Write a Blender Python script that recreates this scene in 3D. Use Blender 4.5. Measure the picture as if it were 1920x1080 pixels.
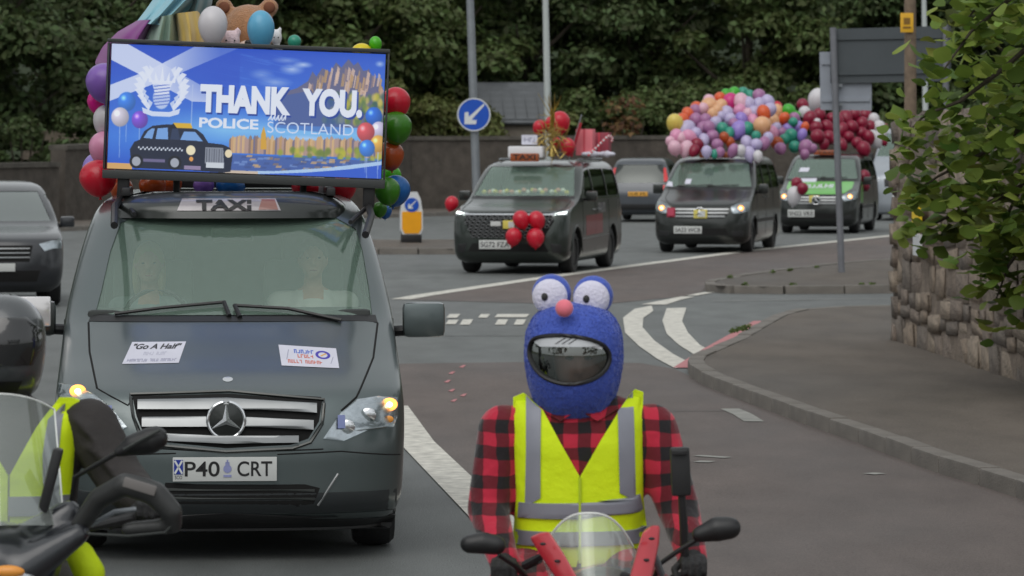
import bpy, bmesh, math, random
import numpy as np
from mathutils import Vector, Matrix, Euler, noise as mnoise
random.seed(7); RNG = np.random.default_rng(7)
PI = math.pi
for _o in list(bpy.data.objects): bpy.data.objects.remove(_o)
SC = bpy.context.scene
COL = SC.collection

# ------------------------------------------------------------------ camera
H = 2.27            # camera height above the road
FP = 7500.0         # focal length in pixels of the 1920 px wide photograph
HZ = 262.0          # picture row of the horizon
cam_d = bpy.data.cameras.new('camera'); cam = bpy.data.objects.new('camera', cam_d); COL.objects.link(cam)
cam.location = (0, 0, H); cam.rotation_euler = (PI/2, 0, 0)
cam_d.sensor_width = 36; cam_d.lens = FP/1920*36
cam_d.shift_y = -(540-HZ)/1920
cam_d.clip_start = 0.5; cam_d.clip_end = 2000
cam_d.dof.use_dof = True; cam_d.dof.focus_distance = 20.5; cam_d.dof.aperture_fstop = 9
SC.camera = cam

# ------------------------------------------------------------------ sky, sun, exposure
w = bpy.data.worlds.new('World'); SC.world = w; w.use_nodes = True
nt = w.node_tree; bg = nt.nodes['Background']
sky = nt.nodes.new('ShaderNodeTexSky'); sky.sky_type = 'NISHITA'; sky.sun_disc = False
sky.sun_elevation = math.radians(52); sky.sun_rotation = math.radians(200)
sky.air_density = 1.0; sky.dust_density = 4.0; sky.ozone_density = 1.0
hs = nt.nodes.new('ShaderNodeHueSaturation'); hs.inputs['Saturation'].default_value = 0.22
nt.links.new(sky.outputs[0], hs.inputs['Color'])
ov = nt.nodes.new('ShaderNodeMix'); ov.data_type = 'RGBA'; ov.inputs[0].default_value = .7       # even overcast cloud over the clear-sky model
ov.inputs[7].default_value = (6.2, 6.5, 6.6, 1); nt.links.new(hs.outputs[0], ov.inputs[6]); nt.links.new(ov.outputs[2], bg.inputs[0])
bg.inputs[1].default_value = 0.10
sd = bpy.data.lights.new('sun', 'SUN'); so = bpy.data.objects.new('sun', sd); COL.objects.link(so)
sd.energy = 0.7; sd.angle = math.radians(55); sd.color = (1, .97, .92)
so.rotation_euler = (math.radians(38), 0, math.radians(-20))
SC.view_settings.view_transform = 'Standard'; SC.view_settings.look = 'None'
SC.view_settings.exposure = 0.4; SC.view_settings.gamma = 1

# ------------------------------------------------------------------ measuring helpers
def gx(px, D): return (px-960)/FP*D                        # sideways metres at distance D
def gz(py, D): return H-(py-HZ)/FP*D                       # height at distance D
def gd(py): return FP*H/(py-HZ)                            # distance of a point on the road
def gp(px, py, z=0.0):                                     # a point on the ground
    D = FP*(H-z)/(py-HZ); return (gx(px, D), D, z)
def at(px, py, D): return Vector((gx(px, D), D, gz(py, D)))

# ------------------------------------------------------------------ materials
MATS = {}
def srgb(r, g, b):
    f = lambda c: ((c/255+.055)/1.055)**2.4 if c > 10 else c/255/12.92
    return (f(r), f(g), f(b))
def mat(name, col=(.5,.5,.5), rough=.5, metal=0, coat=0, var=0, vscale=6, bump=0, bscale=40, emis=None, estr=0,
        spec=.5, sheen=0, trans=0, island=0, rvar=0):
    if name in MATS: return MATS[name]
    m = bpy.data.materials.new(name); m.use_nodes = True; MATS[name] = m
    n = m.node_tree.nodes; l = m.node_tree.links; b = n['Principled BSDF']
    b.inputs['Base Color'].default_value = (*col, 1); b.inputs['Roughness'].default_value = rough
    b.inputs['Metallic'].default_value = metal; b.inputs['Coat Weight'].default_value = coat
    b.inputs['Coat Roughness'].default_value = .06; b.inputs['Specular IOR Level'].default_value = spec
    if sheen: b.inputs['Sheen Weight'].default_value = sheen; b.inputs['Sheen Roughness'].default_value = .4
    if trans: b.inputs['Transmission Weight'].default_value = trans
    tc = n.new('ShaderNodeTexCoord')
    if var or island:
        hsv = n.new('ShaderNodeHueSaturation'); hsv.inputs['Color'].default_value = (*col, 1)
        l.new(hsv.outputs[0], b.inputs['Base Color'])
        mr = n.new('ShaderNodeMapRange')
        if island:
            g = n.new('ShaderNodeNewGeometry'); l.new(g.outputs['Random Per Island'], mr.inputs[0])
            a = island
            mh = n.new('ShaderNodeMapRange'); l.new(g.outputs['Random Per Island'], mh.inputs[0])
            mh.inputs[3].default_value = .5-.035; mh.inputs[4].default_value = .5+.02
            l.new(mh.outputs[0], hsv.inputs['Hue'])
        else:
            t = n.new('ShaderNodeTexNoise'); t.inputs['Scale'].default_value = vscale; t.inputs['Detail'].default_value = 6
            l.new(tc.outputs['Object'], t.inputs['Vector']); l.new(t.outputs[0], mr.inputs[0]); a = var
            mr.inputs[1].default_value = .25; mr.inputs[2].default_value = .75
        mr.inputs[3].default_value = 1-a; mr.inputs[4].default_value = 1+a
        l.new(mr.outputs[0], hsv.inputs['Value'])
        if rvar and not island:
            mq = n.new('ShaderNodeMapRange'); l.new(t.outputs[0], mq.inputs[0])
            mq.inputs[1].default_value = .3; mq.inputs[2].default_value = .7
            mq.inputs[3].default_value = rough-rvar; mq.inputs[4].default_value = rough+rvar
            l.new(mq.outputs[0], b.inputs['Roughness'])
    if bump:
        t2 = n.new('ShaderNodeTexNoise'); t2.inputs['Scale'].default_value = bscale; t2.inputs['Detail'].default_value = 8
        l.new(tc.outputs['Object'], t2.inputs['Vector'])
        bp = n.new('ShaderNodeBump'); bp.inputs['Strength'].default_value = bump; bp.inputs['Distance'].default_value = .02
        l.new(t2.outputs[0], bp.inputs['Height']); l.new(bp.outputs[0], b.inputs['Normal'])
    if emis: b.inputs['Emission Color'].default_value = (*emis, 1); b.inputs['Emission Strength'].default_value = estr
    return m
def glass(name, tint=(.8,.9,.85), refl=.12, rough=.02, haze=0, hcol=(.7,.75,.72)):
    if name in MATS: return MATS[name]
    m = bpy.data.materials.new(name); m.use_nodes = True; MATS[name] = m
    n = m.node_tree.nodes; l = m.node_tree.links; out = n['Material Output']; n.remove(n['Principled BSDF'])
    t = n.new('ShaderNodeBsdfTransparent'); t.inputs[0].default_value = (*tint, 1)
    g = n.new('ShaderNodeBsdfGlossy'); g.inputs['Roughness'].default_value = rough; g.inputs[0].default_value = (.92,.98,.95,1)
    f = n.new('ShaderNodeFresnel'); f.inputs[0].default_value = 1.5
    ad = n.new('ShaderNodeMath'); ad.operation = 'ADD'; ad.use_clamp = True; ad.inputs[1].default_value = refl
    l.new(f.outputs[0], ad.inputs[0])
    mx = n.new('ShaderNodeMixShader'); l.new(ad.outputs[0], mx.inputs[0]); l.new(t.outputs[0], mx.inputs[1]); l.new(g.outputs[0], mx.inputs[2])
    last = mx
    if haze:
        d = n.new('ShaderNodeBsdfDiffuse'); d.inputs[0].default_value = (*hcol,1)
        m2 = n.new('ShaderNodeMixShader'); m2.inputs[0].default_value = haze
        l.new(mx.outputs[0], m2.inputs[1]); l.new(d.outputs[0], m2.inputs[2]); last = m2
    l.new(last.outputs[0], out.inputs[0])
    return m

# ------------------------------------------------------------------ mesh helpers
class MB:
    def __init__(s): s.v = []; s.f = []; s.mi = []
    def add(s, vs, fs, mi=0):
        b = len(s.v); s.v += [tuple(x) for x in vs]; s.f += [tuple(i+b for i in f) for f in fs]; s.mi += [mi]*len(fs); return s
    def box(s, c, d, rot=None, mi=0, bev=0):
        x, y, z = d[0]/2, d[1]/2, d[2]/2
        if bev:
            bm = bmesh.new(); bmesh.ops.create_cube(bm, size=1)
            for v in bm.verts: v.co = Vector((v.co.x*d[0], v.co.y*d[1], v.co.z*d[2]))
            bmesh.ops.bevel(bm, geom=bm.edges[:], offset=bev, segments=2, affect='EDGES', profile=.6)
            bm.verts.index_update()
            vs = [v.co.copy() for v in bm.verts]; fs = [[v.index for v in f.verts] for f in bm.faces]; bm.free()
        else:
            vs = [Vector((a*x, b_*y, c_*z)) for c_ in (-1,1) for b_ in (-1,1) for a in (-1,1)]
            fs = [(0,2,3,1),(4,5,7,6),(0,1,5,4),(2,6,7,3),(0,4,6,2),(1,3,7,5)]
        if rot is not None: vs = [rot @ v for v in vs]
        return s.add([v+Vector(c) for v in vs], fs, mi)
    def tube(s, pts, r, seg=8, cap=True, mi=0, closed=False):
        pts = [Vector(p) for p in pts]; n = len(pts)
        rs = r if isinstance(r, (list, tuple)) else [r]*n
        up = None; rings = []
        for i, p in enumerate(pts):
            if closed: t = pts[(i+1) % n]-pts[i-1]
            else: t = pts[min(i+1, n-1)]-pts[max(i-1, 0)]
            t.normalize()
            if up is None: up = Vector((0,0,1)) if abs(t.z) < .9 else Vector((1,0,0))
            a = t.cross(up)
            if a.length < 1e-6: a = t.cross(Vector((1,0,0)))
            a.normalize(); b = t.cross(a).normalized(); up = -b if False else up
            rings.append([p+(a*math.cos(2*PI*k/seg)+b*math.sin(2*PI*k/seg))*rs[i] for k in range(seg)])
        vs = [v for rg in rings for v in rg]; fs = []
        m = n if closed else n-1
        for i in range(m):
            j = (i+1) % n
            for k in range(seg):
                k2 = (k+1) % seg; fs.append((i*seg+k, i*seg+k2, j*seg+k2, j*seg+k))
        if cap and not closed: fs.append(tuple(range(seg))[::-1]); fs.append(tuple(range((n-1)*seg, n*seg)))
        return s.add(vs, fs, mi)
    def lathe(s, prof, seg=24, M=None, mi=0):
        vs = []; fs = []
        for r, z in prof: vs += [Vector((r*math.cos(2*PI*k/seg), r*math.sin(2*PI*k/seg), z)) for k in range(seg)]
        for i in range(len(prof)-1):
            for k in range(seg):
                k2 = (k+1) % seg; fs.append((i*seg+k, i*seg+k2, (i+1)*seg+k2, (i+1)*seg+k))
        if prof[0][0] > 1e-4: fs.append(tuple(range(seg))[::-1])
        if prof[-1][0] > 1e-4: fs.append(tuple(range((len(prof)-1)*seg, len(prof)*seg)))
        if M is not None: vs = [M @ v for v in vs]
        return s.add(vs, fs, mi)
    def ell(s, c, r, seg=16, rings=10, rot=None, mi=0):
        prof = [(math.sin(PI*i/rings), -math.cos(PI*i/rings)) for i in range(rings+1)]
        prof[0] = (.001, -1); prof[-1] = (.001, 1)
        S = Matrix.Diagonal((r[0], r[1], r[2], 1)); M = Matrix.Translation(c) @ (rot.to_4x4() if rot is not None else Matrix.Identity(4)) @ S
        return s.lathe(prof, seg, M, mi)
    def caps(s, p0, r0, p1, r1, seg=14):
        p0 = Vector(p0); p1 = Vector(p1)
        d = (p1-p0); L = d.length; q = Vector((0,0,1)).rotation_difference(d).to_matrix().to_4x4()
        prof = [(max(.001, r0*math.sin(a)), -r0*math.cos(a)) for a in [PI/2*i/5 for i in range(6)]]
        prof += [(max(.001, r1*math.cos(a)), L+r1*math.sin(a)) for a in [PI/2*i/5 for i in range(6)]]
        return s.lathe(prof, seg, Matrix.Translation(p0) @ q)
    def build(s, name, m, parent=None, smooth=30, kind=None):
        me = bpy.data.meshes.new(name); me.from_pydata(s.v, [], s.f); me.update()
        ms = m if isinstance(m, (list, tuple)) else [m]
        for q in ms: me.materials.append(q)
        if len(ms) > 1: me.polygons.foreach_set('material_index', s.mi)
        return mkobj(name, me, parent, smooth, kind)
def mkobj(name, me, parent=None, smooth=30, kind=None):
    if smooth:
        me.polygons.foreach_set('use_smooth', [True]*len(me.polygons))
        me.set_sharp_from_angle(angle=math.radians(smooth))
    o = bpy.data.objects.new(name, me); COL.objects.link(o)
    if parent is not None: o.parent = parent
    if kind: o['kind'] = kind
    return o
def tag(o, label, cat, group=None):
    o['label'] = label; o['category'] = cat
    if group: o['group'] = group
    return o
def thing(name, label, cat, loc=(0,0,0), rz=0, group=None):
    o = bpy.data.objects.new(name, None); COL.objects.link(o); o.location = loc; o.rotation_euler = (0,0,rz)
    o.empty_display_size = .2
    return tag(o, label, cat, group)
def bake(o):
    bpy.context.view_layer.update()
    dg = bpy.context.evaluated_depsgraph_get()
    me = bpy.data.meshes.new_from_object(o.evaluated_get(dg), depsgraph=dg)
    o.modifiers.clear(); old = o.data; o.data = me; me.name = old.name
    return o
def boolean(o, cutters):
    for c in cutters:
        md = o.modifiers.new('b', 'BOOLEAN'); md.operation = 'DIFFERENCE'; md.object = c; md.solver = 'EXACT'; md.material_mode = 'TRANSFER'
    bake(o)
    for c in cutters: bpy.data.objects.remove(c)
    me = o.data
    me.polygons.foreach_set('use_smooth', [True]*len(me.polygons)); me.set_sharp_from_angle(angle=math.radians(30))
    return o
def remesh(mb, name, m, parent=None, voxel=.012, smooth=4, kind=None):
    o = mb.build(name, m, None, 0)
    r = o.modifiers.new('r', 'REMESH'); r.mode = 'VOXEL'; r.voxel_size = voxel; r.use_smooth_shade = True
    if smooth: s = o.modifiers.new('s', 'SMOOTH'); s.iterations = smooth; s.factor = .5
    bake(o)
    ms = m if isinstance(m, (list, tuple)) else [m]
    o.data.materials.clear()
    for q in ms: o.data.materials.append(q)
    o.data.polygons.foreach_set('use_smooth', [True]*len(o.data.polygons))
    if parent is not None: o.parent = parent
    if kind: o['kind'] = kind
    return o
def text_tris(body, bold=0.0, shear=0.0, space=1.0):
    cu = bpy.data.curves.new('t', 'FONT'); cu.body = body; cu.offset = bold; cu.shear = shear; cu.space_character = space
    o = bpy.data.objects.new('t', cu); COL.objects.link(o); bpy.context.view_layer.update()
    dg = bpy.context.evaluated_depsgraph_get(); me = bpy.data.meshes.new_from_object(o.evaluated_get(dg), depsgraph=dg)
    v = np.array([x.co[:2] for x in me.vertices]); me.calc_loop_triangles()
    t = [tuple(x.vertices) for x in me.loop_triangles]
    bpy.data.objects.remove(o); bpy.data.meshes.remove(me)
    mn = v.min(0); mx = v.max(0); v = (v-mn)/(mx-mn)
    return v, t                                             # unit square coordinates
def lettering(body, x0, x1, z0, z1, fn, m, parent, name='lettering', bold=.01, shear=0, space=1.0):
    v, t = text_tris(body, bold, shear, space)
    mb = MB(); mb.add([fn(x0+(x1-x0)*a, z0+(z1-z0)*b) for a, b in v], t)
    return mb.build(name, m, parent, 0)

def blurred_line(x0, x1, z0, z1, fn, m, parent, words=(4,), name='print_line'):
    # a line of print too small to read: a row of short strokes
    rr = random.Random(int(abs(x0*977+z0*131)*1000)); tot = sum(words)+len(words)-1; u = (x1-x0)/tot; x = x0; mb = MB(); h = z1-z0
    for w_ in words:
        for k in range(w_):
            a = x+u*.08; b = x+u*.9; t = rr.random()
            if t < .75: mb.add([fn(a,z0),fn(a+u*.3,z0),fn(a+u*.3,z1),fn(a,z1)], [(0,1,2,3)])
            if t > .3: mb.add([fn(b-u*.28,z0),fn(b,z0),fn(b,z1-h*.25*rr.random()),fn(b-u*.28,z1)], [(0,1,2,3)])
            zz = z0+h*rr.choice((0,.4,.76)); mb.add([fn(a,zz),fn(b,zz),fn(b,zz+h*.24),fn(a,zz+h*.24)], [(0,1,2,3)]); x += u
        x += u
    return mb.build(name, m, parent, 0)
# ------------------------------------------------------------------ a lofted body: horizontal slices with rounded ends
class Loft:
    # keys: z, yf (front), w (half width), k (front rounding depth), yb (back), kb
    def __init__(s, keys, p=2.6, pb=3.5):
        s.K = np.array(keys, float); s.p = p; s.pb = pb
        z = s.K[:,0]; h = np.diff(z); s.m = []
        for c in range(1, 6):
            y = s.K[:,c]; d = np.diff(y)/h; m = np.zeros(len(z)); m[0] = d[0]; m[-1] = d[-1]
            for i in range(1, len(z)-1):
                if d[i-1]*d[i] > 0: m[i] = 2*d[i-1]*d[i]/(d[i-1]+d[i])
            s.m.append(m)
    def par(s, z):
        Z = s.K[:,0]; z = min(max(z, Z[0]), Z[-1]); i = min(int(np.searchsorted(Z, z, 'right'))-1, len(Z)-2)
        h = Z[i+1]-Z[i]; t = (z-Z[i])/h; r = []
        for c in range(5):
            y = s.K[:,c+1]; m = s.m[c]
            r.append((2*t**3-3*t**2+1)*y[i]+(t**3-2*t**2+t)*h*m[i]+(-2*t**3+3*t**2)*y[i+1]+(t**3-t**2)*h*m[i+1])
        return r
    def Y(s, x, z, off=0):
        yf, w, k, yb, kb = s.par(z); a = min(abs(x)/w, .9999)
        return yf+k*(1-(1-a**s.p)**(1/s.p))-off
    def YB(s, x, z, off=0):
        yf, w, k, yb, kb = s.par(z); a = min(abs(x)/w, .9999)
        return yb-kb*(1-(1-a**s.pb)**(1/s.pb))+off
    def X(s, y, z):
        yf, w, k, yb, kb = s.par(z)
        if y < yf+k: a = max(0, 1-(y-yf)/k); return w*(max(0, 1-a**s.p))**(1/s.p)
        if y > yb-kb: a = max(0, 1-(yb-y)/kb); return w*(max(0, 1-a**s.pb))**(1/s.pb)
        return w
    def P(s, x, z, off=0.0): return Vector((x, s.Y(x, z)-off, z))
    def ring(s, z, nf=14, ns=10, ins=0.0):
        yf, w, k, yb, kb = s.par(z); yf += ins; yb -= ins; w -= ins; out = []
        for i in range(-nf, nf+1):
            a = PI/2*i/nf; sx = math.copysign(abs(math.sin(a))**(2/s.p), a); cy = max(0, math.cos(a))**(2/s.p)
            out.append((w*sx, yf+k-k*cy, z))
        for i in range(1, ns): out.append((w, yf+k+(yb-kb-yf-k)*i/ns, z))
        for i in range(nf, -nf-1, -1):
            a = PI/2*i/nf; sx = math.copysign(abs(math.sin(a))**(2/s.pb), a); cy = max(0, math.cos(a))**(2/s.pb)
            out.append((w*sx, yb-kb+kb*cy, z))
        for i in range(ns-1, 0, -1): out.append((-w, yf+k+(yb-kb-yf-k)*i/ns, z))
        return out
    def mesh(s, zs, ins=0.0, mb=None, nf=14, ns=10):
        mb = mb or MB(); vs = []; fs = []
        for z in zs: vs += s.ring(z, nf, ns, ins)
        n = len(vs)//len(zs)
        for i in range(len(zs)-1):
            for k in range(n):
                k2 = (k+1) % n; fs.append((i*n+k, i*n+k2, (i+1)*n+k2, (i+1)*n+k))
        fs.append(tuple(range(n))[::-1]); fs.append(tuple(range((len(zs)-1)*n, len(zs)*n)))
        return mb.add(vs, fs)
    def patch(s, poly, off=.004, depth=.012, rows=10, cols=14, mb=None, back=False, mi=0):
        # a panel with the outline poly [(x,z)..], lying on the front surface, skirted down into it
        mb = mb or MB(); zs = [q[1] for q in poly]; z0, z1 = min(zs), max(zs)
        lv = sorted(set([z0+(z1-z0)*i/rows for i in range(rows+1)]+[z for z in zs])); lev = [lv[0]]
        for z in lv[1:]:
            if z-lev[-1] > (z1-z0)*.01: lev.append(z)
        eps = (z1-z0)*.002; F = s.YB if back else s.Y; sg = 1 if back else -1
        def span(z):
            z = min(max(z, z0+eps), z1-eps); xs = []
            for (xa, za), (xb, zb) in zip(poly, poly[1:]+poly[:1]):
                if (za > z) != (zb > z): xs.append(xa+(xb-xa)*(z-za)/(zb-za))
            return (min(xs), max(xs)) if xs else (0, 0)
        vs = []; fs = []; n = cols+1
        for z in lev:
            a, b = span(z)
            for j in range(n): x = a+(b-a)*j/cols; vs.append((x, F(x, z)+sg*off, z))
        R = len(lev)
        for i in range(R-1):
            for j in range(cols): q = (i*n+j, i*n+j+1, (i+1)*n+j+1, (i+1)*n+j); fs.append(q[::-1] if back else q)
        if depth:
            bd = [j for j in range(n)]+[i*n+cols for i in range(1, R)]+[(R-1)*n+j for j in range(cols-1, -1, -1)]+[i*n for i in range(R-2, 0, -1)]
            b0 = len(vs)
            for i in bd: x, y, z = vs[i]; vs.append((x, y-sg*depth, z))
            m = len(bd)
            for i in range(m): q = (bd[i], b0+i, b0+(i+1) % m, bd[(i+1) % m]); fs.append(q)
        return mb.add(vs, fs, mi)
    def side_patch(s, poly, side, off=.004, depth=.012, rows=6, cols=10, mb=None):
        mb = mb or MB(); zs = [q[1] for q in poly]; z0, z1 = min(zs), max(zs); eps = (z1-z0)*.002
        lv = sorted(set([z0+(z1-z0)*i/rows for i in range(rows+1)]+zs)); lev = [lv[0]]
        for z in lv[1:]:
            if z-lev[-1] > (z1-z0)*.01: lev.append(z)
        vs = []; fs = []; n = cols+1
        for z in lev:
            zz = min(max(z, z0+eps), z1-eps); ys = []
            for (ya, za), (yb, zb) in zip(poly, poly[1:]+poly[:1]):
                if (za > zz) != (zb > zz): ys.append(ya+(yb-ya)*(zz-za)/(zb-za))
            a, b = (min(ys), max(ys)) if ys else (0, 0)
            for j in range(n): y = a+(b-a)*j/cols; vs.append((side*(s.X(y, z)+off), y, z))
        R = len(lev)
        for i in range(R-1):
            for j in range(cols): q = (i*n+j, i*n+j+1, (i+1)*n+j+1, (i+1)*n+j); fs.append(q if side > 0 else q[::-1])
        if depth:
            bd = [j for j in range(n)]+[i*n+cols for i in range(1, R)]+[(R-1)*n+j for j in range(cols-1, -1, -1)]+[i*n for i in range(R-2, 0, -1)]
            b0 = len(vs)
            for i in bd: x, y, z = vs[i]; vs.append((x-side*depth, y, z))
            m = len(bd)
            for i in range(m): fs.append((bd[i], b0+i, b0+(i+1) % m, bd[(i+1) % m]))
        return mb.add(vs, fs)
def prism_y(poly, y0, y1, m):                              # cutter along y
    n = len(poly); mb = MB(); mb.add([(x, y0, z) for x, z in poly]+[(x, y1, z) for x, z in poly],
        [tuple(range(n)), tuple(range(n, 2*n))[::-1]]+[(i, i+n, (i+1) % n+n, (i+1) % n) for i in range(n)])
    return fixn(mb.build('cutter', m, None, 0))
def prism_x(poly, x0, x1, m):
    n = len(poly); mb = MB(); mb.add([(x0, y, z) for y, z in poly]+[(x1, y, z) for y, z in poly],
        [tuple(range(n)), tuple(range(n, 2*n))[::-1]]+[(i, i+n, (i+1) % n+n, (i+1) % n) for i in range(n)])
    return fixn(mb.build('cutter', m, None, 0))
def fixn(o):
    bm = bmesh.new(); bm.from_mesh(o.data); bmesh.ops.recalc_face_normals(bm, faces=bm.faces[:]); bm.to_mesh(o.data); bm.free(); return o
def smooth_poly(P_, it=2):
    for _ in range(it):
        q = []
        for a, b in zip(P_, P_[1:]+P_[:1]): q += [(a[0]*.75+b[0]*.25, a[1]*.75+b[1]*.25), (a[0]*.25+b[0]*.75, a[1]*.25+b[1]*.75)]
        P_ = q
    return P_
def tracer(L, loc, rz):
    # returns f(px,py) -> (x,z): where the camera ray through that picture point meets the front of loft L standing at loc, turned rz
    R = Matrix.Rotation(-rz, 3, 'Z'); c = R @ (Vector((0, 0, H))-Vector(loc))
    def f(px, py):
        d = R @ Vector(((px-960)/FP, 1, -(py-HZ)/FP)); lo = None
        t0 = (-.4-c.y)/d.y; t = t0; step = .02
        while t < t0+4:
            p = c+d*t; yf, w_, k_, yb, kb = L.par(p.z)
            if p.y >= L.Y(p.x, p.z): break
            t += step
        a, b = t-step, t
        for _ in range(20):
            m_ = (a+b)/2; p = c+d*m_
            if p.y >= L.Y(p.x, p.z): b = m_
            else: a = m_
        p = c+d*b; return (p.x, p.z)
    return f
def ground_poly(name, pts, m, z=.004, parent=None, kind='structure', pix=True):
    q = [gp(*p)[:2] if pix else p for p in pts]
    mb = MB(); mb.add([(x, y, z) for x, y in q], [tuple(range(len(q)))])
    o = mb.build(name, m, parent, 0, kind if parent is None else None)
    bm = bmesh.new(); bm.from_mesh(o.data); bmesh.ops.triangulate(bm, faces=bm.faces[:]); bmesh.ops.recalc_face_normals(bm, faces=bm.faces[:])
    for f in bm.faces:
        if f.normal.z < 0: f.normal_flip()
    bm.to_mesh(o.data); bm.free(); return o
# ================================================================== THE SETTING
def asphalt(name, c, rough=.66):
    # chippings, broad stains and darker wheel tracks worn along the road
    m = mat(name, c, rough, spec=.35, bump=.5, bscale=90); n = m.node_tree.nodes; l = m.node_tree.links; b = n['Principled BSDF']; tc = n.new('ShaderNodeTexCoord')
    hsv = n.new('ShaderNodeHueSaturation'); hsv.inputs['Color'].default_value = (*c, 1); l.new(hsv.outputs[0], b.inputs['Base Color']); last = None
    for sc_, st, lo, hi in ((.35,(1,.3,1),.70,1.25),(2.2,(1,.35,1),.82,1.16),(90,(1,1,1),.62,1.4)):
        mp = n.new('ShaderNodeMapping'); mp.inputs['Scale'].default_value = st; l.new(tc.outputs['Object'], mp.inputs[0])
        t = n.new('ShaderNodeTexNoise'); t.inputs['Scale'].default_value = sc_; t.inputs['Detail'].default_value = 5; l.new(mp.outputs[0], t.inputs['Vector'])
        r = n.new('ShaderNodeMapRange'); r.inputs[1].default_value = .28; r.inputs[2].default_value = .72; r.inputs[3].default_value = lo; r.inputs[4].default_value = hi; l.new(t.outputs[0], r.inputs[0])
        if last is None: last = r.outputs[0]; q = n.new('ShaderNodeMapRange'); q.inputs[1].default_value = .3; q.inputs[2].default_value = .7; q.inputs[3].default_value = rough-.2; q.inputs[4].default_value = rough+.12; l.new(t.outputs[0], q.inputs[0]); l.new(q.outputs[0], b.inputs['Roughness'])
        else: k = n.new('ShaderNodeMath'); k.operation = 'MULTIPLY'; l.new(last, k.inputs[0]); l.new(r.outputs[0], k.inputs[1]); last = k.outputs[0]
    l.new(last, hsv.inputs['Value']); return m
M_road = asphalt('asphalt', srgb(98,101,100)); M_bus = asphalt('red_asphalt', srgb(95,86,82), .72)
M_pave = asphalt('pavement_asphalt', srgb(94,87,80), .8)
M_kerb = mat('kerb_stone', srgb(112,107,101), .8, var=.25, vscale=3, bump=.5, bscale=50)
M_white = mat('road_paint', srgb(196,193,184), .75, var=.35, vscale=9, bump=.2, bscale=60)
M_redline = mat('red_paint', srgb(176,112,115), .7, var=.2, vscale=6)
M_verge = mat('verge_earth', srgb(70,76,52), .95, var=.3, vscale=.4)
g = MB(); g.add([(-400,-60,-.004),(400,-60,-.004),(400,900,-.004),(-400,900,-.004)], [(0,1,2,3)])
g.build('ground', M_verge, None, 0, 'structure')
r = MB(); r.add([(-60,-20,0),(40,-20,0),(40,130,0),(-60,130,0)], [(0,1,2,3)])
r.build('road', M_road, None, 0, 'structure')
KN = [(4.9,8),(4.2,15),(3.62,21),(3.26,25.5),(2.93,27.5),(2.69,29.7),(2.44,31.6),(2.14,34.2),(1.85,36.8),(1.76,38.6),(1.86,39.9),(2.08,41.2),(2.46,43.4),(2.94,46.8),(3.36,49.6),(3.8,51.2),(4.5,52),(7,52.4),(14,52.6)]
KF = [(14,59.6),(7,59.3),(3.7,58.9),(3.05,59.2),(2.92,60.2),(3.2,62),(4.3,66),(5.6,69.6),(6.9,72.6),(9.4,78.5),(13,86),(19,98)]
# bus lane surface (4 mm sheets)
ground_poly('bus_lane', [(-.45,8),(4.9,8),(4.2,15),(3.62,21),(3.26,25.5),(2.93,27.5),(2.69,29.7),(2.44,31.6),(2.14,34.2),(1.85,36.8),(1.6,39.6),(1.3,40.6),(.2,40.8),(-1.5,40.4),(-2.4,40),(-1.7,36),(-.95,33),(-.3,25.5),(.1,20)], M_bus, .004, pix=False)
ground_poly('bus_lane', [(-1.45,56.6),(.2,55.5),(1.3,55.2),(2.6,58.2),(2.92,60.2),(3.2,62),(4.3,66),(5.6,69.6),(6.9,72.6),(9.4,78.5),(13,86),(19,98),(17,100),(8.75,93.7),(4.75,80.7),(2.3,72.2),(.35,64.8),(-1.32,57.9)], M_bus, .004, pix=False)
def strip(name, pts, wd, m=M_white, z=.009, parent=None):
    # pts: ground points (x,y); wd: width in metres (or list)
    n = len(pts); L = []; Rr = []
    for i, p in enumerate(pts):
        a = Vector(pts[max(i-1, 0)]); b = Vector(pts[min(i+1, n-1)]); t = (b-a).normalized(); nn = Vector((-t.y, t.x))
        q = wd[i] if isinstance(wd, (list, tuple)) else wd
        L.append(Vector(p)+nn*q/2); Rr.append(Vector(p)-nn*q/2)
    mb = MB(); mb.add([(v.x, v.y, z) for v in L]+[(v.x, v.y, z) for v in Rr], [(i, i+n, i+n+1, i+1) for i in range(n-1)])
    return mb.build(name, m, parent, 0, 'structure' if parent is None else None)
def PG(*pp): return [gp(*p)[:2] for p in pp]
strip('lane_line', PG((752,562),(790,555),(1000,524),(1200,497),(1400,471),(1560,454),(1665,443),(1760,434)), [.3,.3,.28,.28,.3,.3,.3,.3])
strip('bus_lane_line', [(-1.02,34),(-.72,30),(-.42,27),(-.12,24),(.15,21),(.5,17)], .27)
ground_poly('give_way_marking', [(1222,574),(1190,580),(1168,597),(1172,625),(1198,650),(1232,674),(1266,692),(1302,686),(1262,665),(1227,640),(1205,615),(1206,597),(1225,584)], M_white, .009)
ground_poly('give_way_marking', [(1250,579),(1242,602),(1250,627),(1273,648),(1303,667),(1344,665),(1312,648),(1290,625),(1279,603),(1287,578)], M_white, .009)
strip('lane_line', PG((1226,572),(1262,563),(1290,557)), [.35,.22,.2]); strip('lane_line', PG((1296,555),(1330,549)), .16)
for a in ((775,590,812,597),(840,590,860,597),(899,590,916,597),(930,590,990,596),(838,601,857,609),(865,600,884,610),(931,600,950,610),(966,600,984,610)):
    ground_poly('give_way_marking', [(a[0]+3,a[1]),(a[2]+3,a[1]),(a[2]-3,a[3]),(a[0]-3,a[3])], M_white, .009)
MW = mat('worn_paint', srgb(140,140,135), .8, var=.3, vscale=4)
strip('lane_line', PG((1335,566),(1500,563),(1680,561)), .09, mat('worn_paint', srgb(140,140,135), .8, var=.3, vscale=4))
strip('red_line', PG((1277,691),(1330,657),(1425,603)), [.16,.16,.16], M_redline, .0095)
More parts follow.
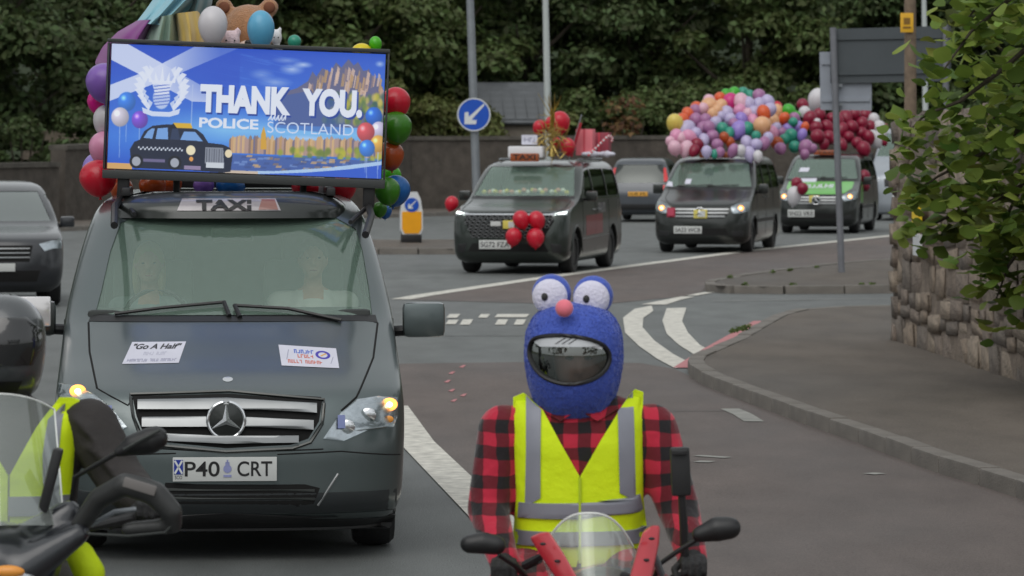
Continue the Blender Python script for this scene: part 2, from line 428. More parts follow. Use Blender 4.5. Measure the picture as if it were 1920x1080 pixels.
for q, wd in ((((1306,856),(1366,860)),.10),(((1306,867),(1336,868)),.14),(((1368,768),(1392,778),(1414,792)),.16),(((1628,889),(1652,891)),.12)):
    strip('worn_marking', PG(*q), wd, mat('worn_paint', srgb(140,140,135), .8, var=.3, vscale=4))
for x, y in ((866,688),(846,700),(838,716),(846,733),(868,742),(850,752)):
    ground_poly('worn_marking', [(x-6,y+2),(x+2,y-2),(x+8,y-2),(x+2,y+3)], M_redline, .009)
# bitumen-sealed joints and a drain cover
M_tar = mat('tar_seal', srgb(62,60,58), .6, var=.2)
for q, wd_ in (([(-2.6,24),(-2.9,34),(-3.6,44),(-3.9,56)],.04),([(-6,70),(-2,69.2),(2,70)],.06),([(-2.2,46),(1.2,46.4)],.05),([(.2,33.2),(1.9,33.4)],.03)): strip('joint_seal', q, wd_, M_tar, .0085)
def pavement(name, line, extra, kerbs=True):
    zk = .12; pts = line+extra
    mb = MB(); n = len(pts); mb.add([(x, y, zk-.012) for x, y in pts], [tuple(range(n))])
    o = mb.build(name, M_pave, None, 0, 'structure'); bm = bmesh.new(); bm.from_mesh(o.data); bmesh.ops.triangulate(bm, faces=bm.faces[:])
    for f in bm.faces:
        if f.normal.z < 0: f.normal_flip()
    bm.to_mesh(o.data); bm.free()
    # kerb stones one by one along the line
    acc = [0]
    for a, b in zip(line, line[1:]): acc.append(acc[-1]+(Vector(b)-Vector(a)).length)
    def pt(s):
        for i in range(len(acc)-1):
            if s <= acc[i+1]: t = (s-acc[i])/(acc[i+1]-acc[i]); return Vector(line[i]).lerp(Vector(line[i+1]), t)
        return Vector(line[-1])
    s = 0
    while s < acc[-1]-.3:
        L = random.uniform(.75,1.05); a = pt(s+.008); b = pt(min(s+L-.008, acc[-1])); t = (b-a).normalized(); c = (a+b)/2
        k = MB().box((0,0,0), ((b-a).length, .16, .3), bev=.018)
        o2 = k.build('kerb_stone', M_kerb, o); o2.location = (c.x, c.y, zk-.15+random.uniform(-.006,.008)); o2.rotation_euler = (0, 0, math.atan2(t.y, t.x)); s += L
    return o
PN = pavement('pavement', KN, [(14,8)])
PF = pavement('pavement', KF, [(30,98),(30,60)])
# far pavement along the boundary wall
FAR = [(-30,64),(-14,92),(-6,112),(-1,121),(6,126),(16,128),(30,128)]
PB = pavement('pavement', FAR[::-1], [(-34,66),(-18,94),(-10,114),(-4,126),(4,131),(16,133),(30,133)])
# traffic island
isl = [(-5.2,79.4),(-1.2,79.2),(-.2,79.8),(.3,81.5),(-.1,84),(-1.2,86),(-5,86.4),(-6.2,83)]
ISL = pavement('traffic_island', isl+[isl[0]], [])
# dark hillside behind the trees
M_hill = mat('hill_earth', (.03,.045,.02), 1, var=.3, vscale=.3)
hb = MB(); hv = []; hf = []
for i in range(41):
    x = -60+3*i
    for j, (y, z) in enumerate(((128,-.1),(150,2.5),(160,6),(172,12),(200,16),(260,16))): hv.append((x, y+2*math.sin(i*.7+j), z+(.6*math.sin(i*1.3+j*2) if j else 0)))
for i in range(40):
    for j in range(5): a = i*6+j; hf.append((a, a+6, a+7, a+1))
hb.add(hv, hf).build('hills', M_hill, None, 40, 'structure')

# ------------------------------------------------------------------ boundary wall on the far side of the road
M_fwall = mat('old_stone_wall', srgb(78,72,66), .95, var=.35, vscale=3, bump=1, bscale=9)
M_cope = mat('wall_coping', srgb(84,80,74), .95, var=.3, vscale=4, bump=.6, bscale=14)
def wall_run(name, label, pts, th=.45):
    t = thing(name, label, 'wall', (pts[0][0], pts[0][1], 0)); ox, oy = pts[0][:2]
    mb = MB(); cp = MB()
    for (x0,y0,h0), (x1,y1,h1) in zip(pts, pts[1:]):
        d = Vector((x1-x0, y1-y0)).normalized(); nx, ny = -d.y*th/2, d.x*th/2
        def bx(B, za0, za1, zb0, zb1, e):
            a, b_ = nx*e, ny*e; q = []
            for X, Y, zl, zh in ((x0,y0,za0,za1),(x1,y1,zb0,zb1)):
                q += [(X-a-ox,Y-b_-oy,zl),(X+a-ox,Y+b_-oy,zl),(X+a-ox,Y+b_-oy,zh),(X-a-ox,Y-b_-oy,zh)]
            B.add(q, [(0,1,2,3),(7,6,5,4),(0,4,5,1),(1,5,6,2),(2,6,7,3),(3,7,4,0)])
        bx(mb, -.1, h0, -.1, h1, 1); bx(cp, h0+.003, h0+.13, h1+.003, h1+.13, 1.25)
    mb.build('masonry', M_fwall, t, 0); cp.build('coping', M_cope, t, 0); return t
wall_run('boundary_wall', 'low dark stone wall behind the cars at the left edge', [(-32,66,1.5),(-17.5,92,1.5),(-12.2,106,1.55)])
wall_run('boundary_wall', 'taller dark stone wall below the hedge behind the taxis', [(-12.1,106.6,2.0),(-9,114,2.15),(-3.3,125.3,2.25),(4.4,129.6,2.28),(16,131.2,2.28),(30,131.4,2.28)])

# ------------------------------------------------------------------ rubble stone wall on the right
M_stone = [mat('rubble_stone_%d' % i, srgb(*c), .9, var=.35, vscale=5, bump=1, bscale=16) for i, c in enumerate(((134,120,106),(122,110,100),(142,129,115),(114,105,97)))]
M_mortar = mat('lime_mortar', srgb(122,110,99), .95, var=.3, vscale=6, bump=1, bscale=25)
W0 = Vector((4.13,43.2)); W1 = Vector((5.15,24.5)); wd = (W1-W0).normalized(); wl = (W1-W0).length; wn = Vector((wd.y, -wd.x))  # wn points to the road
if wn.x > 0: wn = -wn
wt = thing('rubble_wall', 'tall rough brown stone wall with leafy branches hanging over it at the right', 'wall', (W0.x, W0.y, 0))
core = MB(); hh = 2.2
def wpt(s, o, z): p = wd*s-wn*o; return (p.x, p.y, z)
core.add([wpt(0,0,0),wpt(wl,0,0),wpt(wl,.5,0),wpt(0,.5,0),wpt(0,0,hh),wpt(wl,0,hh),wpt(wl,.5,hh),wpt(0,.5,hh)], [(0,1,5,4),(1,2,6,5),(2,3,7,6),(3,0,4,7),(4,5,6,7)])
core.add([(.3,0,0),(9,0,0),(9,-.5,0),(.3,-.5,0),(.3,0,hh),(9,0,hh),(9,-.5,hh),(.3,-.5,hh)], [(1,0,4,5),(2,1,5,6),(3,2,6,7),(0,3,7,4),(4,7,6,5)])
core.build('wall_core', M_mortar, wt, 0)
def stone_mesh(k):
    bm = bmesh.new(); bmesh.ops.create_cube(bm, size=1); bmesh.ops.bevel(bm, geom=bm.edges[:], offset=.12, segments=2, affect='EDGES')
    for v in bm.verts:
        n_ = mnoise.noise_vector(v.co*2.2+Vector((k*9.1, k*3.3, 0))); v.co += n_*.10+mnoise.noise_vector(v.co*6+Vector((k*4,0,k)))*.05
    me = bpy.data.meshes.new('stone'); bm.to_mesh(me); bm.free(); me.materials.append(M_stone[k % 4])
    me.polygons.foreach_set('use_smooth', [True]*len(me.polygons)); return me
SM = [stone_mesh(k) for k in range(8)]
def stone(p, sx, sy, sz, ang):
    o = bpy.data.objects.new('stone', random.choice(SM)); COL.objects.link(o); o.parent = wt; o.location = p; o.scale = (sx, sy, sz)
    o.rotation_euler = (random.uniform(-.05,.05), random.uniform(-.07,.07), ang); return o
ang = math.atan2(wd.y, wd.x); z = .02; cnt = 0
while z < 2.25:
    hrow = random.uniform(.17,.36); s = random.uniform(-.12,.0)
    while s < 12.2:
        L = random.uniform(.3,.85)
        hz_ = hrow*random.uniform(.85,1.08)
        stone(wpt(s+L/2,   .088+random.uniform(-.015,.015), z+hrow/2+random.uniform(-.03,.03)), L*1.1, .2, hz_*1.16, ang); s += L*.98; cnt += 1
    z += hrow*.95
z = .02
while z < 2.25:                                            # quoins at the far corner
    hrow = random.uniform(.22,.32); stone(wpt(.14,.16,z+hrow/2), .34, .42, hrow*1.02, ang); z += hrow*.97; cnt += 1
print('stones', cnt)
# ================================================================== TREES, HEDGE
def leafmat(name, c, tl=.35):
    m = mat(name, c, .55, island=.45, spec=.3)
    n = m.node_tree.nodes; l = m.node_tree.links; b = n['Principled BSDF']; out = n['Material Output']
    tr = n.new('ShaderNodeBsdfTranslucent'); hsv = [q for q in n if q.type == 'HUE_SAT'][0]; l.new(hsv.outputs[0], tr.inputs[0])
    mx = n.new('ShaderNodeMixShader'); mx.inputs[0].default_value = tl; l.new(b.outputs[0], mx.inputs[1]); l.new(tr.outputs[0], mx.inputs[2]); l.new(mx.outputs[0], out.inputs[0])
    return m
ML = [leafmat('leaf_dark', (.070,.102,.038)), leafmat('leaf_mid', (.095,.132,.044)), leafmat('leaf_olive', (.130,.150,.048)), leafmat('leaf_fresh', (.10,.17,.035)), leafmat('leaf_brown', (.16,.09,.04))]
M_bark = mat('bark', (.06,.048,.036), .95, var=.3, bump=1, bscale=20)
def leaf_cloud(C, R, n, size, name, m, parent, kind=None, flat=.5, shell=.35):
    # n small leaf faces spread through blobs (centres C, radii R)
    C = np.array(C); R = np.array(R); pr = R**2/np.sum(R**2); idx = RNG.choice(len(C), n, p=pr)
    d = RNG.normal(size=(n,3)); d /= np.linalg.norm(d, axis=1)[:,None]; d[:,2] = np.where(d[:,2] < -.3, -d[:,2]*.6, d[:,2])
    rad = R[idx]*(1-shell*RNG.random(n)**1.5)*(1+.15*RNG.normal(size=n))
    p = C[idx]+d*rad[:,None]*np.array([1,1,.85])
    nn = d*.9+RNG.normal(size=(n,3))*.6+np.array([0,0,flat]); nn /= np.linalg.norm(nn, axis=1)[:,None]
    a = np.cross(nn, RNG.normal(size=(n,3))); a /= np.linalg.norm(a, axis=1)[:,None]; b = np.cross(nn, a)
    s = size*(.6+.8*RNG.random(n))[:,None]
    v = np.stack([p-a*s, p-b*s*.55+nn*s*.12, p+a*s, p+b*s*.55+nn*s*.12], 1).reshape(-1,3)
    me = bpy.data.meshes.new(name); me.vertices.add(4*n); me.vertices.foreach_set('co', v.ravel())
    me.loops.add(4*n); me.loops.foreach_set('vertex_index', np.arange(4*n)); me.polygons.add(n)
    me.polygons.foreach_set('loop_start', np.arange(n)*4); me.update(calc_edges=True)
    me.materials.append(m); return mkobj(name, me, parent, 0, kind)
def tree(px, D, hgt, rx, label, m, nb=46, nl=24000, size=.135, zlo=1.6, group='trees behind the far wall', name='broadleaf_tree'):
    x = gx(px, D); t = thing(name, label, 'tree', (x, D, 0), 0, group)
    tr = MB(); tr.tube([(0,0,-.1),(.1,0,1.5),(-.05,.1,3),(.1,0,hgt*.6),(0,0,hgt*.85)], [.3,.24,.2,.13,.04], 10)
    for k in range(6):
        a = 2*PI*k/6+.4; z0 = 1.8+.6*k; tr.tube([(0,0,z0),(rx*.4*math.cos(a),rx*.4*math.sin(a),z0+.9),(rx*.75*math.cos(a),rx*.75*math.sin(a),z0+1.9)], [.1,.07,.02], 6)
    tr.build('trunk', M_bark, t)
    C = []; R = []
    while len(C) < nb:
        u = RNG.normal(size=3); u /= np.linalg.norm(u); q = RNG.random()**.45
        c = np.array([u[0]*rx*q, u[1]*rx*.8*q, (zlo+hgt)/2+u[2]*(hgt-zlo)/2*q])
        C.append(c); R.append(random.uniform(.55,1.25)*(rx/3.2))
    leaf_cloud(C, R, nl, size, 'crown', m, t); return t
tl = [(-60,116,9.5,3.6,'dark dense tree at the far left edge',0),(150,122,10,3.4,'dark green tree behind the left balloons and screen edge',0),(390,128,10.5,3.5,'dark tree directly behind the banner screen',0),
      (640,130,10,3.3,'mid green leaning tree right above the screen corner',1),(800,134,9.5,3.1,'soft green tree left of the tall sign pole',1),(985,136,10.5,3.4,'dark tree between the two tall grey poles',0),
      (1190,138,10.5,3.6,'broad dark tree above the second taxi and the parked car gap',0),(1400,137,10,3.4,'green tree above the pastel balloon pile',1),(1600,139,10.5,3.5,'dark tree behind the grey sign backs',0),
      (1800,141,10.5,3.6,'dark tree behind the telegraph pole',0),(1990,138,10,3.4,'dark tree behind the hanging leafy branches',0)]
for px, D, hg, rx, lb, k in tl: tree(px, D, hg, rx, lb, ML[k])
C = []; R = []
for i in range(270):
    xx = RNG.uniform(-50,46); C.append((xx, RNG.uniform(144,152)-max(0,-xx-22)*1.1, RNG.uniform(.5,12))); R.append(RNG.uniform(1.2,2.2))
leaf_cloud(C, R, 85000, .30, 'woodland', ML[0], None, 'stuff')
bpy.data.objects['woodland']['label'] = 'dark mass of woodland behind the row of trees'; bpy.data.objects['woodland']['category'] = 'woodland'
# trees lining the road outside the view (they shade it and show in the paintwork)
for nm, pts in (('roadside_trees', [(.14*d+4.5+RNG.uniform(0,4), d+RNG.uniform(-3,3)) for d in range(14,112,7)]), ('roadside_trees', [(-.135*d-7-RNG.uniform(0,4), d+RNG.uniform(-3,3)) for d in range(10,100,8)]), ('roadside_trees', [(x, -26+RNG.uniform(-4,4)) for x in range(-44,46,7) if abs(x) > 8])):
    C = []; R = []
    for x, y in pts:
        for k in range(9): C.append((x+(RNG.uniform(-1.5,3) if x > 0 else RNG.uniform(-3,1.5)), y+RNG.uniform(-3,3), RNG.uniform(1.5,9))); R.append(RNG.uniform(1.0,1.9))
    wo = leaf_cloud(C, R, 9000, .42, nm, ML[0], None, 'stuff'); wo['label'] = 'trees lining the road outside the view'; wo['category'] = 'trees'
def shrub(px, D, rx, h, z0, label, m, nl=8000, size=.10, nb=16, px_dx=None):
    t = thing('hedge_shrub', label, 'shrub', (gx(px, D), D, 0), 0, 'shrubs above the far wall')
    st = MB()
    for k in range(5): st.tube([(.15*k-.3,0,-.05),(.2*k-.4,.1,h*.45),(.35*k-.7,0,h*.8)], [.05,.035,.012], 6)
    st.build('stem', M_bark, t)
    C = [np.array([RNG.uniform(-rx,rx), RNG.uniform(-.7,.7), RNG.uniform(z0,h-.3)]) for _ in range(nb)]
    C = [np.array([c[0], c[1], min(c[2], h-.3-.5*(abs(c[0])/rx)**2)]) for c in C]
    leaf_cloud(C, [random.uniform(.35,.75) for _ in C], nl, size, 'foliage', m, t); return t
sl = [(40,112,2.2,3.2,1.2,'dark shrub above the low wall at far left',0),(120,113.5,1.5,2.9,1.0,'dark shrub in front of the tiled roof left of the balloons',0),(260,117,2.4,3.4,1.2,'dark shrub hidden behind the screen',0),(500,123,2.4,3.8,1.4,'dark shrub behind the middle of the screen',0),
      (735,127.4,1.9,4.3,1.5,'olive shrub just right of the balloons beside the screen',2),(840,128.6,1.7,3.6,1.5,'bright olive shrub left of the round blue sign',2),(975,131,2.0,3.4,1.6,'olive shrub behind the red balloons and gold tinsel',2),
      (1120,132,2.0,3.9,1.6,'green hedge shrub above the gap between the two dark taxis',1),(1240,133,2.2,4.1,1.6,'green hedge shrub left of the pastel balloons',1),(1400,134,2.6,4.2,1.6,'hedge shrub behind the pastel balloons',1),
      (1580,135,2.6,4.0,1.6,'hedge shrub behind the maroon balloons',1),(1760,135,2.6,4.0,1.6,'hedge shrub behind the telegraph pole base',0)]
for px, D, rx, h, z0, lb, k in sl: shrub(px, D, rx, h, z0, lb, ML[k])
shrub(1168, 129.2, .35, 3.6, 2.4, 'small spindly shrub with orange brown leaves above the wall', ML[4], 260, .09, 7)

# houses glimpsed through the greenery
M_roof = mat('roof_slate', srgb(84,87,90), .7, var=.2, vscale=3); M_tile = mat('roof_tile', srgb(128,116,102), .85, var=.25, vscale=5)
M_rend = mat('house_render', srgb(120,112,102), .9, var=.15)
def house(px, D, wdt, dep, hw, hr, label, mr, rz=0, courses=8):
    t = thing('house', label, 'house', (gx(px, D), D, 0), rz)
    wl_ = MB().box((0,0,hw/2), (wdt,dep,hw)); 
    wl_.add([(-wdt/2,-dep/2,hw),(-wdt/2,dep/2,hw),(-wdt/2,0,hw+hr),(wdt/2,-dep/2,hw),(wdt/2,dep/2,hw),(wdt/2,0,hw+hr)], [(0,1,2),(5,4,3)])
    wl_.build('wall', M_rend, t, 0)
    rf = MB(); th = math.atan2(hr, dep/2); ln = math.hypot(hr, dep/2)+.3
    for sg in (-1,1):
        rot = Matrix.Rotation(-sg*th, 3, 'X'); c = Vector((0, sg*(dep/4+.1), hw+hr/2-.02))
        rf.box(c, (wdt+.4, ln, .08), rot)
    R_ = rf.build('roof', mr, t, 0)
    for k in range(courses):                                # front slope laid in courses
        f = (k+.5)/courses; y = -(dep/2)*(1-f)-.1*(1-f); z_ = hw+hr*f+.055
        for j in range(6):
            ww = (wdt+.38)/6; q = MB().box((0,0,0), (ww-.03, ln/courses*1.12, .05), Matrix.Rotation(th+.05, 3, 'X'))
            o = q.build('tile_course', mr, R_, 0); o.location = (-wdt/2-.19+ww*(j+.5), y, z_)
    wn_ = MB().box((0,-dep/2-.02,hw*.55), (1.1,.06,1.1)); wf = wn_.build('window', M_white, t, 0)
    MB().box((0,-dep/2-.055,hw*.55), (.9,.02,.9)).build('pane', glass('house_glass', (.1,.12,.12), .3), wf, 0)
    return t
house(958, 131.5, 1.9, 3, 2.9, 1.15, 'grey slate roofed outbuilding among the bushes beside the round sign', M_roof, .1, 6)
house(140, 121, 1.9, 3.2, 1.6, 1.1, 'house with pale tiled roof glimpsed left of the balloons', M_tile, -.25, 9)

# ------------------------------------------------------------------ lime tree overhanging the rubble wall on the right
lt = thing('lime_tree', 'leafy tree with bright green hanging branches over the stone wall at right', 'tree', (7.3, 33.5, 0))
O = Vector((7.3,33.5,0))
tb = MB(); tb.tube([(0,0,-.1),(.05,.1,1.5),(-.1,0,3),(0,.1,5)], [.2,.16,.13,.08], 10)
crown = None
brs = []
def branch(pts, r0):
    P_ = [p-O for p in pts]; tb.tube(P_, [r0*(1-.8*i/(len(P_)-1)) for i in range(len(P_))], 6); brs.append(pts)
DB = 34.0
def bp(px, py, D=DB): return at(px, py, D)
bl = [[(2050,-150),(1960,-60),(1880,10),(1820,60),(1770,130)],[(2060,0),(1960,60),(1880,130),(1800,190),(1735,215),(1705,245)],[(2060,120),(1970,190),(1890,260),(1820,300),(1760,330),(1730,350)],
      [(2060,220),(1980,300),(1900,360),(1830,390),(1770,410),(1745,425)],[(2050,330),(1985,400),(1925,450),(1890,500),(1868,560)],[(2050,100),(1985,210),(1935,310),(1880,420),(1850,480)],
      [(2080,-100),(2000,0),(1930,110),(1870,210),(1830,280)],[(2000,-160),(1930,-80),(1860,-20),(1810,40)]]
for i, q in enumerate(bl): branch([bp(a, b_, DB-.6+.35*i-.02*a/100) for a, b_ in q], .035)
for i in range(len(bl)): tb.tube([(0,.1,2.2+.3*i), (brs[i][0]-O)*.6+Vector((0,0,1.0)), brs[i][0]-O], [.07,.05,.035], 6)
trunk = tb.build('trunk', M_bark, lt)
def leaf_mesh(k):
    out = [(0,0,0),(.22,.12,.02),(.42,.42,.05),(.36,.75,.02),(0,1.12,-.10),(-.36,.75,.02),(-.42,.42,.05),(-.22,.12,.02)]
    mid = [(0,.05,-.02),(0,.45,-.04),(0,.8,-.06)]
    v = [(x*(1+.1*math.sin(k+i)), y, z+.04*math.sin(k*2+i*1.7)) for i, (x, y, z) in enumerate(out+mid)]
    f = [(0,1,8),(1,2,9,8),(2,3,10,9),(3,4,10),(4,5,10),(5,6,9,10),(6,7,8,9),(7,0,8)]
    return v, f
LVS = [leaf_mesh(k) for k in range(5)]
M_ll = []
for i, c in enumerate(((.14,.22,.035),(.20,.28,.05),(.095,.155,.03),(.26,.33,.065))):
    m = leafmat('lime_leaf_%d' % i, c, .4); M_ll.append(m)
LME = []
for i in range(12):
    v, f = LVS[i % 5]; me = bpy.data.meshes.new('leaf'); me.from_pydata(v, [], f); me.update(); me.materials.append(M_ll[(i*7) % 4]); me.polygons.foreach_set('use_smooth', [True]*len(f)); LME.append(me)
crown_mb = MB(); cand = []
for br in brs:
    n = 150
    for i in range(n):
        s = random.uniform(.05,1.06); k = min(int(s*(len(br)-1)), len(br)-2); p = br[k].lerp(br[k+1], s*(len(br)-1)-k)
        sp = .30*(1.2-.55*s)
        p = p+Vector((random.gauss(0,sp*.7), random.gauss(0,sp*.8), random.gauss(-.06,sp*.75)))
        cand.append(p)
for i in range(700):                                        # the dense body of the crown towards the right
    px = 2010-abs(random.gauss(0,95)); py = random.uniform(-60,470); cand.append(at(px, py, random.uniform(32.6,36.5)))
def leaf_M(p):
    sc = random.uniform(.11,.2)
    e = Euler((random.uniform(2.2,3.6)+.25, random.gauss(0,.5), random.gauss(PI,.9)), 'XYZ')
    return Matrix.Translation(p-O) @ e.to_matrix().to_4x4() @ Matrix.Scale(sc, 4)
vis = [p for p in cand if -20 < (p.z-H) or True]
vis.sort(key=lambda p: p.y)
def infr(p):
    px = 960+FP*p.x/p.y; py = HZ-FP*(p.z-H)/p.y; return px < 1925 and -5 < py < 1080
front = [p for p in vis if infr(p)]
crown_mb2 = MB(); cr_parent = None
chosen = front[:300]; ids = set(id(p) for p in chosen)
for p in vis:
    if id(p) in ids: continue
    v, f = random.choice(LVS); M_ = leaf_M(p); crown_mb2.add([M_ @ Vector(q) for q in v], f, random.randrange(4))
crown = crown_mb2.build('crown', M_ll, lt, 60, 'stuff')
for p in chosen:
    o = bpy.data.objects.new('leaf', random.choice(LME)); COL.objects.link(o); o.parent = crown; o.matrix_local = leaf_M(p)
# weeds growing at the foot of the kerb corner
M_weed = leafmat('weed', (.10,.15,.04))
wc = [(gp(1388,640)[0]+.05*i, gp(1388,640)[1]+.22*i, .13) for i in range(-2,3)]
wo = leaf_cloud(wc, [.05]*5, 260, .018, 'kerb_weeds', M_weed, None, 'stuff'); tag(wo, 'green weeds growing along the kerb at the junction corner', 'weeds')
wc = [(x, y, .12) for x, y in [(3.0+random.uniform(0,4), 59.15) for i in range(7)]]+[(3.35+.36*q_, 62.3+1.0*q_, .12) for q_ in [random.uniform(0,5) for i in range(4)]]
wo = leaf_cloud(wc, [.05]*len(wc), 420, .02, 'kerb_weeds', M_weed, None, 'stuff'); tag(wo, 'weeds along the far kerb beside the sign post', 'weeds')

# ================================================================== STREET FURNITURE
M_galv = mat('galvanised_steel', srgb(140,145,150), .5, .6, var=.12, vscale=4); M_gpost = mat('grey_post', srgb(118,120,126), .5, .2, var=.12)
M_signback = mat('sign_back_dark', srgb(82,88,92), .55, .3, var=.1, vscale=2); M_signalu = mat('sign_back_pale', srgb(150,156,166), .5, .2, var=.1, vscale=2)
M_blue = mat('sign_blue', srgb(20,80,185), .35, spec=.5, var=.06); M_sw = mat('sign_white', srgb(215,218,220), .4); M_yel = mat('bollard_yellow', srgb(240,165,10), .4, var=.06)
M_blk = mat('black_plastic', (.012,.012,.013), .45, var=.2); M_rub = mat('rubber', (.018,.018,.019), .75, var=.2, bump=.3)
# keep-left sign on tall grey column
D = 82.5; t = thing('lamp_column', 'tall grey lamp column carrying the round blue arrow sign', 'lamp post', (gx(897,D), D, .1))
lean = -.034
MB().tube([(0,0,0),(lean*4,0,4),(lean*9,0,9)], [.09,.085,.06], 14).build('post', M_galv, t)
MB().lathe([(.14,0),(.14,.5),(.1,.56)], 14).build('base_sleeve', M_galv, t)
z0 = gz(215,D)-.1; r_ = .345; cx_ = lean*z0
t = thing('keep_left_sign', 'round blue keep left sign with white arrow on the grey column', 'road sign', (gx(897,D), D, 0)); zz = gz(215,D)
RX = Matrix.Rotation(PI/2, 4, 'X')
dk = MB().lathe([(.001,0),(r_,0),(r_,.02),(.001,.02)], 40, Matrix.Translation((cx_,-.13,zz)) @ RX).build('sign_back', M_signalu, t)
MB().lathe([(r_-.028,.0),(r_-.028,.004),(.001,.004)], 40, Matrix.Translation((cx_,-.1505,zz)) @ RX).build('sign_face', M_blue, t, 0)
rb = MB(); rb.lathe([(r_-.026,0),(r_-.026,.006),(r_-.002,.006),(r_-.002,0)], 40, Matrix.Translation((cx_,-.1505,zz)) @ RX); rb.build('border', M_sw, t, 0)
def arrow(cx, y, cz, s, m, parent):
    a = MB(); pts = [(.62,.70),(.70,.62),(-.15,-.33),(.18,-.36),(.14,-.62),(-.62,-.62),(-.60,.14),(-.36,.18),(-.33,-.14)]
    a.add([(cx+p[0]*s, y, cz+p[1]*s) for p in pts]+[(cx+p[0]*s, y+.004, cz+p[1]*s) for p in pts], [tuple(range(9))[::-1]]+[(i, (i+1) % 9, (i+1) % 9+9, i+9) for i in range(9)])
    o = a.build('arrow', m, parent, 0); bm = bmesh.new(); bm.from_mesh(o.data); bmesh.ops.triangulate(bm, faces=bm.faces[:]); bm.to_mesh(o.data); bm.free()
arrow(cx_, -.1595, zz, r_*.92, M_sw, t)
MB().box((cx_,-.1,zz+.15), (.3,.03,.04)).box((cx_,-.1,zz-.15), (.3,.03,.04)).build('bracket', M_galv, t)
# second pale column further off
D = 112; t = thing('lamp_column', 'slim pale lamp column rising behind the second taxi', 'lamp post', (gx(1031,D), D, 0))
MB().tube([(0,0,0),(-.02*5,0,5),(-.02*9,0,9)], [.1,.09,.06], 12).build('post', mat('pale_steel', srgb(178,184,182), .5, .1), t)
MB().lathe([(.14,0),(.14,1.1),(.1,1.16)], 12).build('base_sleeve', M_galv, t)
D = 118; t = thing('lamp_column', 'thin white lamp column behind the wooden telegraph pole', 'lamp post', (gx(1737,D), D, 0))
MB().tube([(0,0,0),(-.05,0,5),(-.1,0,8)], [.09,.08,.06], 12).build('post', mat('pale_steel'), t)
MB().lathe([(.14,0),(.14,1.1),(.1,1.16)], 12).build('base_sleeve', M_galv, t)
# yellow keep-left bollard
D = 84.2; t = thing('traffic_bollard', 'yellow keep left bollard with blue arrow on the traffic island', 'bollard', (gx(771,D), D, .1), .12)
sh = [(-.17,.16),(-.235,.28),(-.235,.62),(-.19,.92),(-.12,1.07),(.12,1.07),(.19,.92),(.235,.62),(.235,.28),(.17,.16)]
def extr(poly, y0, y1, bev=0):
    m_ = MB(); n = len(poly); m_.add([(x,y0,z) for x,z in poly]+[(x,y1,z) for x,z in poly], [tuple(range(n)),tuple(range(n,2*n))[::-1]]+[(i,i+n,(i+1)%n+n,(i+1)%n) for i in range(n)]); return m_
fixn(extr(sh,-.12,.12).build('shell', M_sw, t, 25)); k_ = .88
fixn(extr([(x*k_,.16+(z-.16)*k_+.04) for x,z in sh if z < .9]+[(.17,.70),(-.17,.70)] if False else [(-.15,.2),(-.205,.3),(-.205,.66),(.205,.66),(.205,.3),(.15,.2)],-.135,-.118).build('yellow_panel', M_yel, t, 0))
fixn(extr([(.15*math.cos(2*PI*i/24),.80+.15*math.sin(2*PI*i/24)) for i in range(24)],-.14,-.119).build('arrow_disc', M_blue, t, 0)); arrow(0,-.146,.80,.13,M_sw,t)
MB().box((0,0,.09), (.42,.3,.18), bev=.02).build('base', M_blk, t)
# grey signs seen from behind
D = 65.2; px0 = 1574; t = thing('direction_sign', 'large dark grey sign seen from behind on a grey post', 'road sign', (gx(1578,D), D, .1))
ox = gx(1578,D); lean2 = -.035
MB().tube([(0,0,0),(lean2*2,0,2),(lean2*4.0,0,4.0)], .055, 14).build('post', M_gpost, t)
def panel(pl, y, m, name, parent, th=.03): return fixn(extr([(gx(a,D)-ox, gz(b_,D)-.1) for a,b_ in pl], y, y+th).build(name, m, parent, 0))
pn = panel([(1558,58),(1560,54),(1784,48),(1784,152),(1558,156)], .09, M_signback, 'sign_panel', t)
for yy in (72,138): panel([(1562,yy-3),(1780,yy-7),(1780,yy-1),(1562,yy+3)], .058, M_signback, 'rail', pn, .032)
MB().tube([(1.72,.05,0),(1.70,.05,4.05)], .05, 12).build('post', M_gpost, t)
t = thing('road_sign', 'smaller pale grey sign seen from behind under the large sign', 'road sign', (gx(1578,D), D, 0)); 
pn = fixn(extr([(gx(a,D)-ox, gz(b_,D)) for a,b_ in ((1538,97),(1636,95),(1636,207),(1540,206))], .16, .18).build('sign_panel', M_signalu, t, 0))
for yy in (118,188): fixn(extr([(gx(a,D)-ox, gz(b_,D)) for a,b_ in ((1542,yy-4),(1632,yy-5),(1632,yy+2),(1542,yy+3))], .132, .1595).build('rail', M_signalu, pn, 0))
MB().box((gx(1572,D)-ox,.1,gz(160,D)), (.14,.09,.05)).box((gx(1572,D)-ox,.1,gz(196,D)), (.14,.09,.05)).build('clamp', M_galv, t)
# wooden telegraph pole with yellow notice
D = 62; t = thing('telegraph_pole', 'brown wooden telegraph pole behind the stone wall', 'pole', (gx(1707,D), D, 0))
MB().tube([(0,0,0),(0,0,3),(-.02,0,9)], [.1,.095,.08], 14).build('shaft', mat('weathered_wood', srgb(120,104,88), .85, var=.3, vscale=8, bump=.5, bscale=30), t)
nb_ = MB().box((gx(1699,D)-gx(1707,D),-.12,gz(43,D)), (.2,.02,.3), bev=.004).build('notice', mat('notice_yellow', srgb(222,170,40), .6, var=.15), t)
MB().box((gx(1699,D)-gx(1707,D),-.133,gz(40,D)), (.1,.006,.1)).box((gx(1699,D)-gx(1707,D),-.133,gz(52,D)), (.12,.006,.03)).build('printing', mat('notice_brown', srgb(130,95,30), .6), nb_, 0)
